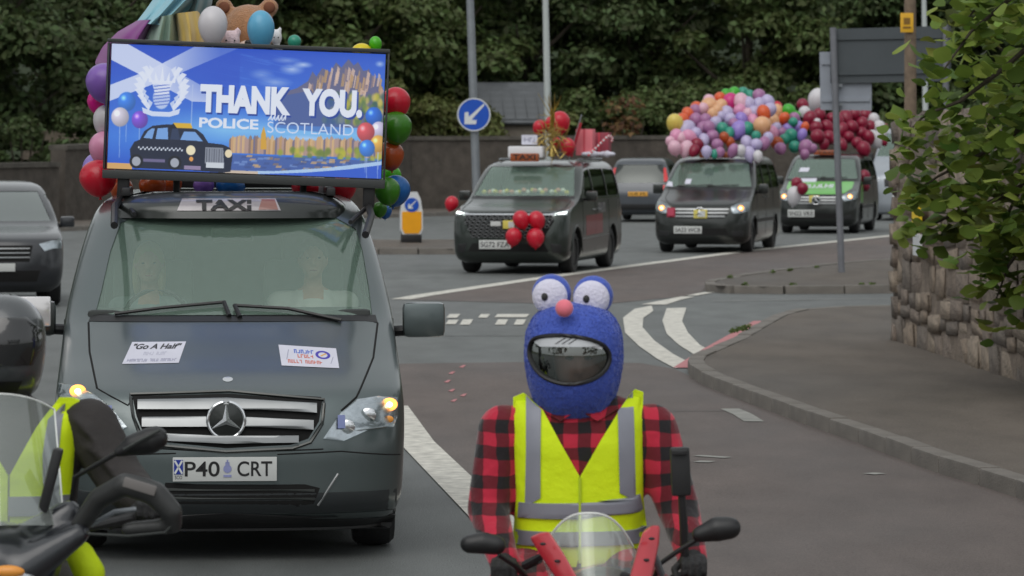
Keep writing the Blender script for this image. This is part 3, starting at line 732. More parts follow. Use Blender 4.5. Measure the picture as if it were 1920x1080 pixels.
# hydrant plates on the wall
t = thing('hydrant_sign', 'small yellow and white plate fixed to the stone wall among the leaves', 'sign', wpt(2.2,0,0)[:2]+(0,)); t.location = (W0.x+wpt(2.2,0,0)[0], W0.y+wpt(2.2,0,0)[1], 0)
RW = Matrix.Rotation(ang, 3, 'Z'); off_ = wn*.10
MB().box((off_.x,off_.y,1.46), (.5,.03,.27), RW).build('yellow_plate', mat('notice_yellow2', srgb(235,200,30), .5), t, 0)
MB().box((off_.x-.02,off_.y-.25,1.2), (.42,.03,.22), RW).build('white_plate', M_sw, t, 0)
# ================================================================== VEHICLES
M_int = mat('cabin_grey', (.22,.25,.23), .85, var=.15); M_dash = mat('dashboard', (.035,.04,.038), .7); M_well = mat('wheel_well', (.008,.008,.008), .95)
M_chrome = mat('chrome', (.75,.76,.78), .14, 1); M_silver = mat('silver_trim', (.30,.31,.315), .34, .8, var=.08); M_alloy = mat('alloy_rim', (.32,.33,.34), .35, .8, var=.12)
M_lens = glass('lamp_lens', (.9,.93,.95), .08); M_lampin = mat('lamp_reflector', (.6,.62,.65), .22, .8, var=.2, vscale=30)
M_plate = mat('plate_white', srgb(200,202,200), .45); M_ink = mat('plate_ink', (.008,.008,.009), .5); M_seam = mat('panel_gap', (.004,.004,.004), .9)
M_ambl = mat('amber_lamp_lit', (1,.42,.08), .4, emis=(1,.34,.07), estr=1.7); M_whl = mat('white_lamp_lit', (1,1,.95), .4, emis=(.85,1,.9), estr=2.2); M_core = mat('lamp_core_lit', (1,.8,.5), .4, emis=(1,.75,.42), estr=3.5); M_ambo = mat('amber_lamp', (.75,.3,.05), .35)
M_ws = glass('windscreen_glass', (.90,.98,.93), .06, .05, .15, (.52,.76,.62)); M_sg = glass('side_glass', (.55,.62,.58), .04)  # green haze colour in the windscreen stands in for milky sky reflection
M_skin = mat('skin', srgb(205,160,140), .55, var=.08, vscale=20)
def paint(name, c, metal=.25): m = mat(name, c, .44, metal, 1, var=.06, vscale=1.5); m.node_tree.nodes['Principled BSDF'].inputs['Coat Roughness'].default_value = .16; return m
P_grey = paint('paint_dark_grey', (.105,.13,.132), .9); P_black = paint('paint_black', (.028,.032,.030), .85); P_blk2 = paint('paint_black_green', (.036,.046,.040), .85); P_green = paint('paint_green', (.10,.42,.045), .1)
P_dark = paint('paint_charcoal', (.014,.016,.021)); P_silver = paint('paint_silver', (.33,.36,.40), .6); P_sil2 = paint('paint_bluegrey', (.05,.058,.07), .4)
KV1 = [(.17,.16,.80,.30,4.85,.2),(.24,.05,.90,.40,4.97,.2),(.36,.0,.94,.44,5.0,.2),(.55,.0,.95,.44,5.0,.2),(.70,.02,.955,.43,5.0,.2),(.80,.06,.955,.42,5.0,.2),(.89,.13,.95,.40,5.0,.2),(.97,.30,.945,.38,5.0,.2),
       (1.07,.56,.94,.36,4.99,.2),(1.17,.80,.935,.34,4.98,.2),(1.25,.99,.93,.32,4.97,.2),(1.31,1.10,.922,.31,4.96,.2),(1.50,1.36,.885,.31,4.93,.2),(1.70,1.63,.835,.32,4.89,.2),(1.83,1.83,.79,.34,4.84,.2),(1.90,2.02,.74,.36,4.78,.25),(1.94,2.3,.66,.4,4.65,.3),(1.96,2.7,.5,.4,4.4,.35)]
def zlev(L, n=70):
    K = L.K; out = []; s = [0]
    for i in range(len(K)-1): s.append(s[-1]+math.hypot(K[i+1,0]-K[i,0], (K[i+1,1]-K[i,1])*.6))
    for j in range(n+1):
        t = s[-1]*j/n; i = min(int(np.searchsorted(s, t, 'right'))-1, len(K)-2); out.append(K[i,0]+(K[i+1,0]-K[i,0])*(t-s[i])/(s[i+1]-s[i]))
    return out
RYX = Matrix.Rotation(PI/2, 4, 'Y')
def wheel(parent, x, y, r=.335, wd=.22, side=1):
    w_ = MB(); wb = thing_part('wheel', parent, (x, y, r))
    prof = [(r*.62,-wd/2),(r*.9,-wd/2),(r*.98,-wd*.38),(r,-wd*.2),(r,wd*.2),(r*.98,wd*.38),(r*.9,wd/2),(r*.62,wd/2)]
    hub = MB().lathe([(r*.63,-wd*.42),(r*.63,wd*.42)], 24, RYX)
    o = hub.build('wheel', M_blk, parent); o.location = (x, y, r); bpy.data.objects.remove(wb)
    MB().lathe(prof+[prof[0]], 28, RYX).build('tyre', M_rub, o)
    rm = MB(); X0 = side*wd*.36
    rm.lathe([(r*.56,X0),(r*.645,X0+side*.01),(r*.645,X0-side*.03),(r*.56,X0-side*.03)], 28, RYX)
    for k in range(7):
        a = 2*PI*k/7; rot = Matrix.Rotation(a, 3, 'X'); rm.box(rot @ Vector((X0, 0, r*.34)), (.025, .05, r*.5), rot)
    rm.lathe([(.001,X0+side*.014),(.055,X0+side*.012),(.06,X0-side*.02)], 16, RYX)
    rm.build('rim', M_alloy, o); return o
def thing_part(name, parent, loc):
    o = bpy.data.objects.new(name, None); COL.objects.link(o); o.parent = parent; o.location = loc; return o
def person_seated(name, label, loc, shirt, hair, hcol, female=False, looking=0.0):
    # seated figure; origin at the seat, facing -y
    t = thing(name, label, 'person', loc)
    b = MB(); sw = .17 if female else .2
    b.caps((0,.02,.08), .16, (0,.03,.40), .165 if female else .18); b.caps((-sw,.03,.47), .075, (sw,.03,.47), .075)
    b.caps((0,.02,.5), .058, (0,-.0,.62), .055)
    hz = .73; b.ell((0,-.01,hz), (.078,.098,.115)); b.ell((0,-.055,hz-.065), (.05,.05,.05)); b.caps((0,-.105,hz+.01), .012, (0,-.125,hz-.022), .016)
    for sg in (-1,1):
        b.ell((sg*.08,.0,hz-.01), (.014,.022,.034))
        b.caps((sg*sw,.03,.47), .062, (sg*(sw+.06),-.06,.22), .05); b.caps((sg*(sw+.06),-.06,.22), .047, (sg*.15,-.32,.28), .034); b.ell((sg*.14,-.36,.29), (.035,.055,.03))
        b.caps((sg*.1,0,.06), .09, (sg*.14,-.42,.06), .065); b.caps((sg*.14,-.42,.06), .06, (sg*.14,-.48,-.3), .045); b.caps((sg*.14,-.48,-.3), .04, (sg*.14,-.62,-.33), .035)
    ms = [M_skin, shirt, mat('trousers', (.03,.035,.05), .9)]
    o = remesh(b, 'body', ms, t, .014, 3)
    mi = []
    for p in o.data.polygons:
        c = p.center; k = 0
        if c.z < .55 and not (c.z > .50 and abs(c.x) < .062): k = 1
        if c.z < .14 and c.y < .1 and c.y > -.7: k = 2
        if c.y < -.27 and c.z > .18: k = 0
        mi.append(k)
    o.data.polygons.foreach_set('material_index', mi)
    e = MB()
    for sg in (-1,1): e.ell((sg*.03,-.092,hz+.012), (.013,.01,.007), 8, 6)
    e.build('eyes', M_ink, t); MB().ell((0,-.098,hz-.062), (.022,.008,.006), 8, 6).build('mouth', mat('lips', srgb(165,95,90), .5), t)
    h = MB(); h.ell((0,.015,hz+.03), (.09,.105,.11))
    if hair == 'long': h.ell((-.07,.03,hz-.06), (.03,.06,.13)); h.ell((.07,.03,hz-.06), (.03,.06,.13)); h.ell((0,.07,hz-.04), (.085,.05,.14))
    ho = h.build('hair', hcol, t)
    return t
def cabin(L, t, ybase, seats, ws, sv=.62):
    # seats and dashboard inside
    for x in seats:
        s = MB(); s.box((x,ybase+.25,.92), (.5,.5,.16), bev=.04); s.box((x,ybase+.53,1.24), (.48,.15,.62), Matrix.Rotation(-.2,3,'X'), bev=.05)
        s.box((x,ybase+.62,1.62), (.26,.10,.17), bev=.03); s.build('seat', M_int, t)
# ------------------------------------------------------------------ generic van: body shell with openings, wheels, glass, mirrors
def van_shell(t, L, M_paint, ws_poly, side_polys, wheels_y, r=.335, cav=(.55,1.86), fl=None, M_under=None):
    mb = L.mesh(zlev(L)); body = fixn(mb.build('body', M_paint, None, 30)); cut = []
    zs = [cav[0]+(cav[1]-cav[0])*i/24 for i in range(25)]
    c = MB(); L.mesh(zs, .055, c); co = fixn(c.build('cutter', M_int, None, 0)); cut.append(co)
    # keep engine bay solid: cavity begins behind the dashboard
    for v in co.data.vertices:
        if v.co.y < fl: v.co.y = fl
    cut.append(prism_y(ws_poly, -.5, 3.0, M_seam))
    for sp in side_polys: cut.append(prism_x(sp, -1.6, 1.6, M_seam))
    for y in wheels_y:
        for sg in (-1,1):
            m_ = MB().lathe([(.001,-.22),(r+.055,-.22),(r+.055,.22),(.001,.22)], 32, Matrix.Translation((sg*.93,y,r+.01)) @ RYX); cut.append(fixn(m_.build('cutter', M_well, None, 0)))
    boolean(body, cut); body.parent = t
    return body
def bulb_lamp(L, t, poly, lamp_px, lit, m_lit, R_, name='headlight', r=.035):
    o = L.patch(poly, .002, .02).build(name, M_lampin, t, 40)
    L.patch(poly, .014, .012).build('lens', M_lens, o, 40)
    if lamp_px:
        x, z = R_(*lamp_px); p = L.P(x, z, .010); MB().ell(p, (r,.012,r*.8), 14, 8).build('bulb', m_lit, o); MB().ell(p-Vector((0,.011,0)), (r*.4,.006,r*.35), 10, 6).build('filament', M_core, o)
    return o
def seam(L, t, pts, r=.004, name='panel_gap'):
    q = []
    for (xa,za), (xb,zb) in zip(pts, pts[1:]):
        for k in range(8): x = xa+(xb-xa)*k/8; z = za+(zb-za)*k/8; q.append(L.P(x, z, 0))
    q.append(L.P(*pts[-1], 0)); return MB().tube(q, r, 6).build(name, M_seam, t)
def plate(L, t, R_, quad, txt, z_off=.015, m=M_plate):
    (x0,z1), (x1,_) = R_(*quad[0]), R_(*quad[1]); zb = R_(*quad[2])[1]; y = min(L.Y(x0,zb), L.Y((x0+x1)/2,zb), L.Y(x0,z1), L.Y((x0+x1)/2,z1))-z_off
    o = MB().box(((x0+x1)/2,y,(z1+zb)/2), (x1-x0,.014,z1-zb), bev=.003).build('number_plate', m, t); hz = z1-zb; wz = x1-x0
    if txt: lettering(txt, x0+wz*.05, x1-wz*.05, zb+hz*.2, z1-hz*.2, lambda x, z: (x, y-.0085, z), M_ink, o, bold=.015)
    return o, (x0,x1,zb,z1,y)
def mirror_wing(t, x, y, z, sg, m, w_=.2, h_=.2):
    o = MB().box((x+sg*w_*.5,y,z), (w_,.11,h_), bev=.035).build('mirror', m, t); MB().tube([(x-sg*.08,y+.06,z-h_*.35),(x+sg*.05,y,z-h_*.3)], .03, 8).build('mirror_arm', M_blk, o)
    MB().box((x+sg*w_*.5,y+.058,z), (w_*.85,.006,h_*.8)).build('mirror_glass', M_chrome, o); return o
def wiper(L, t, pts, m=M_blk):
    q = [L.P(x, z, .03) for x, z in pts]; o = MB().tube(q, .011, 6).build('wiper', m, t); return o

# ================================================================== FRONT TAXI (carries the screen)
D1 = 21.45; loc1 = (gx(432, D1), D1, 0); rz1 = math.radians(4.3)
L1 = Loft(KV1); R1 = tracer(L1, loc1, rz1)
V1 = thing('taxi_van', 'dark grey taxi van in front carrying the big blue banner screen on its roof', 'van', loc1, rz1)
def pl(R_, *pp): return [R_(*p) for p in pp]
ws = pl(R1, (178,590),(190,545),(207,470),(226,418),(270,398),(350,389),(450,386),(560,392),(630,408),(668,430),(680,470),(692,540),(698,592))
side = [[(1.55,1.30),(1.62,1.36),(2.02,1.74),(2.6,1.78),(2.6,1.30)],[(2.72,1.28),(2.72,1.78),(3.7,1.78),(3.7,1.28)],[(3.82,1.28),(3.82,1.78),(4.6,1.76),(4.65,1.28)]]
van_shell(V1, L1, P_grey, ws, side, (.93,4.1), fl=1.25)
L1.patch(ws, -.012, 0, 16, 20).build('windscreen', M_ws, V1, 60)
for sp in side:
    for sg in (-1,1): L1.side_patch(sp, sg, -.012, 0).build('side_window', M_sg, V1, 60)
for y in (.93,4.1):
    for sg in (-1,1): wheel(V1, sg*.80, y, .335, .23, sg)
# black frame band around the screen, cowl and wiper tray
L1.patch(pl(R1, (166,602),(172,588),(704,590),(708,604)), .006, .012, 3, 24).build('cowl', M_blk, V1)
o = wiper(L1, V1, pl(R1, (215,588),(300,577),(420,566)))
MB().tube([L1.P(*R1(420,566),.03), L1.P(*R1(430,592),.02)], .014, 6).build('wiper_arm', M_blk, o)
o = wiper(L1, V1, pl(R1, (440,572),(540,578),(640,600)))
MB().tube([L1.P(*R1(440,572),.03), L1.P(*R1(450,594),.02)], .014, 6).build('wiper_arm', M_blk, o)
MB().box(Vector((0,1.32,1.26)), (1.6,.36,.1), bev=.03).build('dashboard', M_dash, V1)
MB().tube([(-.42+.19*math.cos(2*PI*k/20), 1.72+.06*math.sin(2*PI*k/20), 1.22+.18*math.sin(2*PI*k/20)) for k in range(20)], .014, 8, closed=True).build('steering_wheel', M_blk, V1)
cabin(L1, V1, 2.05, (-.45,.45), ws)
o_ = MB().box((0,2.92,1.5), (1.5,.05,.5), bev=.02).box((0,3.6,1.0), (1.3,.5,.5), bev=.05).build('partition', M_int, V1)
# mirror inside
MB().box((.02,1.75,1.72), (.24,.05,.08), bev=.015).build('rear_view_mirror', M_blk, V1)
# panel gaps: bonnet edge, doors
seam(L1, V1, pl(R1, (166,605),(168,660),(182,728)), .006); seam(L1, V1, pl(R1, (708,606),(700,670),(668,745),(640,770)), .006)
seam(L1, V1, pl(R1, (182,728),(240,760),(252,742)), .004); seam(L1, V1, pl(R1, (252,738),(430,734),(602,746)), .006)
seam(L1, V1, pl(R1, (252,838),(424,848),(606,842)), .004)
# grille with chrome bars and emblem
gpoly = pl(R1, (248,742),(430,738),(604,752),(598,790),(578,822),(545,834),(424,840),(300,828),(270,815),(256,780))
gr = L1.patch(gpoly, .004, .02, 12, 20).build('grille', M_seam, V1)
sl_ = pl(R1, (244,739),(430,733),(608,749),(604,794),(582,829),(548,841),(424,847),(298,835),(265,820),(250,782)); 
q = []
for a, b_ in zip(sl_, sl_[1:]+sl_[:1]):
    for k in range(6): x = a[0]+(b_[0]-a[0])*k/6; z = a[1]+(b_[1]-a[1])*k/6; q.append(L1.P(x, z, .006))
MB().tube(q, .010, 6, closed=True).build('grille_surround', P_black, gr)
for ya, yb, yc, h in ((757,754,764,9),(790,788,796,9),(818,824,822,7)):
    xa, xb = (258,594) if ya < 780 else ((266,588) if ya < 800 else (300,560))
    poly = pl(R1, (xa,ya-h),(424,yb-h),(xb,yc-h),(xb,yc+h),(424,yb+h),(xa,ya+h)); b_ = L1.patch(poly, .030, .02, 4, 24).build('slat', M_silver, gr, 60)
xe, ze = R1(424,787); ye = L1.Y(xe,ze)-.03; em = MB()
eo = MB().lathe([(.001,0),(.082,0),(.088,.012),(.001,.03)], 32, Matrix.Translation((xe,ye,ze)) @ RX).build('emblem', P_black, gr)
MB().tube([(xe+.098*math.cos(2*PI*k/36), ye-.012, ze+.098*math.sin(2*PI*k/36)) for k in range(36)], .010, 8, closed=True).build('emblem_ring', M_chrome, gr)
for k in range(3):
    a = PI/2+2*PI*k/3; c = Vector((xe, ye-.04, ze)); d = Vector((math.cos(a),0,math.sin(a))); s_ = Vector((-math.sin(a),0,math.cos(a)))
    em.add([c+s_*.02, c-s_*.02, c+d*.094+Vector((0,.02,0)), c+Vector((0,-.012,0))], [(0,2,3),(2,1,3)])
    em.add([c+s_*.02-d*.012, c-s_*.02-d*.012, c-Vector((0,.012,0))], [(0,1,2)])
em.build('emblem_star', M_chrome, gr, 0)
xb_, zb_ = R1(427,712); MB().lathe([(.028,0),(.028,.004),(.001,.006)], 20, Matrix.Translation(L1.P(xb_,zb_,0)) @ Matrix.Rotation(math.radians(25),4,'X')).build('bonnet_badge', M_chrome, V1)
# headlights
hl = bulb_lamp(L1, V1, pl(R1, (110,716),(140,722),(178,738),(210,765),(238,800),(216,812),(180,800),(135,780),(112,760)), (146,733), 1, M_ambl, R1, r=.045)
for px in ((180,762),(205,785)): p = L1.P(*R1(*px), .006); MB().ell(p, (.045,.012,.04), 14, 8).build('reflector', M_chrome, hl)
hr_ = bulb_lamp(L1, V1, pl(R1, (746,744),(710,742),(670,748),(640,772),(606,822),(645,826),(690,806),(738,800),(746,780)), (730,758), 1, M_ambl, R1, r=.045)
for px in ((690,778),(650,800)): p = L1.P(*R1(*px), .006); MB().ell(p, (.045,.012,.04), 14, 8).build('reflector', M_chrome, hr_)
MB().ell(L1.P(*R1(728,786), .006), (.03,.01,.02), 12, 6).build('indicator', M_ambo, hr_)
M_chk = mat('sticker_blue', srgb(120,130,175), .5)
for px, hh_ in (((203,772),hl),((640,790),hr_)):
    x, z = R1(*px); L1.patch([(x-.02,z-.035),(x+.02,z-.035),(x+.02,z+.035),(x-.02,z+.035)], .027, .002, 3, 3).build('sticker', M_chk, hh_)
# bumper: intake, lower trim, creases
ik = L1.patch(pl(R1, (310,905),(572,908),(600,915),(588,945),(560,950),(300,945)), .003, .01, 5, 20).build('intake', M_seam, V1)
for yy in (918,934): L1.patch(pl(R1, (306,yy-3),(590,yy-1),(590,yy+4),(306,yy+2)), .008, .006, 2, 20).build('intake_bar', M_dash, ik)
for a, b_ in (((634,888),(596,948)),((216,880),(256,944))):
    MB().tube([L1.P(*R1(*a), .004), L1.P(*R1((a[0]+b_[0])/2,(a[1]+b_[1])/2), .004), L1.P(*R1(*b_), .004)], .007, 6).build('bumper_crease', M_silver, V1)
L1.patch(pl(R1, (135,914),(296,926),(300,950),(588,952),(606,926),(744,914),(742,960),(424,960),(132,958)), .003, .006, 6, 30).build('bumper_valance', mat('dark_valance', (.02,.024,.026), .5, var=.1), V1)
L1.patch(pl(R1, (130,962),(424,962),(742,964),(730,990),(424,994),(140,988)), .008, .012, 4, 30).build('bumper_lip', M_blk, V1)
seam(L1, V1, pl(R1, (118,862),(240,852),(330,850)), .004); seam(L1, V1, pl(R1, (520,852),(640,846),(750,852)), .004)
# number plate
o, (x0,x1,zb,zt,yy) = plate(L1, V1, R1, ((324,857),(519,860),(519,901)), None)
fn = lambda x, z: (x, yy-.0085, z); W_ = x1-x0; HH = zt-zb
lettering('P40', x0+W_*.115, x0+W_*.45, zb+HH*.2, zt-HH*.17, fn, M_ink, o, bold=.012)
lettering('CRT', x0+W_*.62, x0+W_*.955, zb+HH*.2, zt-HH*.17, fn, M_ink, o, bold=.012)
fb = MB().box((x0+W_*.055,yy-.009,zb+HH*.6), (W_*.085,.004,HH*.6)).build('flag_band', mat('flag_blue', srgb(25,50,150), .5), o, 0)
f2 = MB()
for sg in (-1,1): f2.box((x0+W_*.055,yy-.0125,zb+HH*.6), (W_*.018,.003,HH*.62), Matrix.Rotation(sg*.52,3,'Y'))
f2.build('flag_cross', M_sw, fb, 0); lettering('SCO', x0+W_*.02, x0+W_*.09, zb+HH*.1, zb+HH*.24, fn, M_ink, o, bold=0)
cr = MB(); cx0 = x0+W_*.525; cz0 = zb+HH*.52
cr.lathe([(.001,0),(.022,.001)], 20, Matrix.Translation((cx0,yy-.009,cz0)) @ RX); cr.box((cx0,yy-.009,zb+HH*.22), (.042,.003,.012)); cr.box((cx0,yy-.009,cz0+.026), (.022,.003,.02)); cr.box((cx0,yy-.009,cz0+.04), (.008,.003,.016))
cr.build('crest', mat('crest_lilac', srgb(140,145,190), .5), o, 0)
for px in (352,424,494): pass
# papers on the bonnet
def sheet(R_, L, quad, m, name, parent, n=8):
    c = [R_(*p) for p in quad]; mb = MB(); vs = []; fs = []
    P_ = lambda u, v: ((c[0][0]*(1-u)+c[1][0]*u)*(1-v)+(c[3][0]*(1-u)+c[2][0]*u)*v, (c[0][1]*(1-u)+c[1][1]*u)*(1-v)+(c[3][1]*(1-u)+c[2][1]*u)*v)
    for i in range(n+1):
        for j in range(n+1): x, z = P_(j/n, i/n); vs.append(tuple(L.P(x, z, .006)))
    for i in range(n):
        for j in range(n): a = i*(n+1)+j; fs.append((a, a+n+1, a+n+2, a+1))
    mb.add(vs, fs); o = mb.build(name, m, parent, 60)
    return o, lambda u, v, off=.0075: tuple(L.P(*P_(u, 1-v), off))
M_paper = mat('paper_white', srgb(205,205,218), .7, var=.05)
pp_, fu = sheet(R1, L1, [(248,641),(349,640),(335,680),(229,682)], M_paper, 'notice', V1)
lettering('"Go A Half"', .06, .94, .66, .92, fu, M_ink, pp_, bold=.03, shear=.2)
M_fnt = mat('faint_ink', srgb(150,150,172), .7)
blurred_line(.3, .72, .38, .54, fu, mat('faint_ink2', srgb(182,182,198), .7), pp_, (4,4)); blurred_line(.06, .94, .09, .22, fu, M_fnt, pp_, (9,4,7))
pp_, fu = sheet(R1, L1, [(522,646),(630,653),(636,690),(528,685)], M_paper, 'sticker', V1)
M_sb = mat('print_blue', srgb(70,100,190), .6); M_sr = mat('print_red', srgb(200,110,95), .6); M_sv = mat('print_violet', srgb(70,60,170), .6); M_so = mat('print_orange', srgb(215,165,80), .6)
blurred_line(.25, .6, .64, .83, fu, M_sb, pp_, (6,)); blurred_line(.3, .58, .42, .60, fu, M_sr, pp_, (5,)); blurred_line(.12, .72, .15, .32, fu, M_sr, pp_, (5,6))
rg = MB(); n = 28
rg.add([fu(.75+.13*math.cos(2*PI*k/n)*q, .62+.21*math.sin(2*PI*k/n)*q) for q in (1,.62) for k in range(n)], [(k,(k+1)%n,(k+1)%n+n,k+n) for k in range(n)])
rg.build('printed_ring', M_sv, pp_, 0); tk = MB(); tk.add([fu(.70,.58),(fu(.72,.54)),fu(.82,.68),fu(.80,.72)], [(0,1,2,3)]); tk.build('printed_tick', M_so, pp_, 0)
for a, b_ in ((.1,.14),(.88,.92)):
    ar = MB(); ar.add([fu(a,.3),fu(a+.012,.3),fu(b_+.03,.8),fu(b_+.018,.8)] if a < .5 else [fu(a-.02,.2),fu(a-.008,.2),fu(b_+.012,.55),fu(b_,.55)], [(0,1,2,3)]); ar.build('printed_arc', M_fnt, pp_, 0)
# door mirrors
mo = mirror_wing(V1, -.98, 1.28, 1.26, -1, P_black, .24, .2); 
MB().box((-1.12,1.215,1.30), (.23,.03,.17), bev=.012).build('mirror_cap', mat('mirror_bright', srgb(225,222,222), .12, .55), mo)
mo = mirror_wing(V1, .985, 1.28, 1.245, 1, P_grey, .24, .2)
# side door gaps and handles (seen at a glance)
for sg in (-1,1):
    for y in (1.35,2.66,3.76):
        MB().tube([(sg*(L1.X(y,z)+.001), y, z) for z in (.4,.7,1.0,1.25)], .005, 6).build('door_gap', M_seam, V1)
    MB().box((sg*(L1.X(2.4,1.1)+.02),2.42,1.1), (.03,.2,.035), bev=.01).build('door_handle', P_grey, V1)
    L1.side_patch([(1.3,.62),(3.7,.62),(3.7,.70),(1.3,.70)], sg, .012, .012, 2, 14).build('side_moulding', M_blk, V1)
# roof pod with TAXI lamp
zr = 1.93
pod = MB(); Lp = Loft([(0,0,.70,.45,.7,.3),(.06,.02,.69,.44,.7,.3),(.12,.10,.62,.4,.68,.3),(.15,.22,.5,.3,.6,.25)], 2.6); Lp.mesh([.15*i/10 for i in range(11)], 0, pod)
po = fixn(pod.build('roof_pod', P_black, V1)); po.location = (0,1.70,1.815)
lp = Lp.patch([(-.30,.045),(.30,.045),(.27,.115),(-.27,.115)], .006, .01, 4, 16).build('taxi_lamp', mat('taxi_lamp_glass', srgb(150,143,148), .25, var=.35, vscale=4, coat=1), po, 40)
lettering('TAXI', -.19, .13, .05, .108, lambda x, z: tuple(Lp.P(x, z, .016)), M_ink, lp, bold=.04)
Lp.patch([(.17,.05),(.285,.05),(.265,.11),(.19,.11)], .008, .008, 3, 4).build('red_lamp', mat('lamp_red_dull', srgb(130,80,70), .3, coat=1), po)
for sg in (-1,1): MB().box((sg*.60,2.45,1.965), (.05,.9,.05), bev=.01).build('roof_bar', M_blk, V1)
# people in the front taxi
def loc_on(V, p): return V.matrix_world @ Vector(p)
bpy.context.view_layer.update()
def w1(p): return Matrix.Translation(loc1) @ Matrix.Rotation(rz1, 4, 'Z') @ Vector(p)
p = w1((-.47,2.28,.80)); pd = person_seated('person', 'driver with shoulder length fair hair and pale top behind the front taxi wheel', p, mat('cloth_palegrey', srgb(150,165,165), .9), 'long', mat('hair_fair', srgb(190,170,130), .6), True); pd.rotation_euler = (0,0,rz1)
p = w1((.50,2.26,.83)); pd = person_seated('person', 'passenger in white shirt with short grey hair in the front taxi', p, mat('cloth_white', srgb(215,215,210), .9), 'short', mat('hair_grey', srgb(120,110,100), .7)); pd.rotation_euler = (0,0,rz1)
# ================================================================== THE SCREEN ON THE FRONT TAXI
DS = 23.65
SW, SH = 1.645, .766
SS = thing('banner_screen', 'big lit advertising screen reading THANK YOU. POLICE SCOTLAND above the front taxi', 'screen', (gx(458,DS), DS, gz(330,DS)), math.radians(2))
SS.rotation_euler = (0, math.radians(2.2), math.radians(2))
def rast_poly(A, poly, col, al=1.0):
    h, w_ = A.shape[:2]; P_ = np.array(poly, float)*np.array([w_, h]); x0, y0 = np.floor(P_.min(0)).astype(int); x1, y1 = np.ceil(P_.max(0)).astype(int)
    x0 = max(x0,0); y0 = max(y0,0); x1 = min(x1,w_-1); y1 = min(y1,h-1)
    if x1 < x0 or y1 < y0: return
    X, Y = np.meshgrid(np.arange(x0,x1+1)+.5, np.arange(y0,y1+1)+.5); ins = np.zeros(X.shape, bool); n = len(P_)
    for i in range(n):
        xa, ya = P_[i]; xb, yb = P_[(i+1) % n]
        if ya == yb: continue
        c = ((ya > Y) != (yb > Y)) & (X < (xb-xa)*(Y-ya)/(yb-ya)+xa); ins ^= c
    blend(A, slice(y0,y1+1), slice(x0,x1+1), ins*al, col)
def blend(A, sy, sx, m, col):
    B = A[sy,sx]; c = np.array(col)/255.; A[sy,sx] = B*(1-m[...,None])+c*m[...,None]
def rast_ell(A, cx, cy, rx, ry, col, al=1.0, soft=.12, shade=0):
    h, w_ = A.shape[:2]; Y, X = np.mgrid[0:h,0:w_]; d = np.sqrt(((X+.5)/w_-cx)**2/rx**2+((Y+.5)/h-cy)**2/ry**2); m = np.clip((1-d)/soft, 0, 1)*al
    c = np.array(col)/255.
    if shade:
        d2 = np.sqrt(((X+.5)/w_-cx+rx*.35)**2/rx**2+((Y+.5)/h-cy+ry*.35)**2/ry**2); cc = c*(1.15-.3*np.clip(d2,0,1.5))[...,None]+np.clip(.35-d2,0,1)[...,None]*1.3
        A[:] = A*(1-m[...,None])+np.clip(cc,0,1)*m[...,None]
    else: A[:] = A*(1-m[...,None])+c*m[...,None]
def rast_text(A, s, x0, x1, y0, y1, col, bold=0., shear=0., tilt=0., sq=1.0):
    v, t = text_tris(s, bold, shear)
    P_ = np.stack([x0+(x1-x0)*v[:,0], y1-(y1-y0)*v[:,1]+tilt*(v[:,0])], 1)
    for a in t: rast_poly(A, P_[list(a)], col)
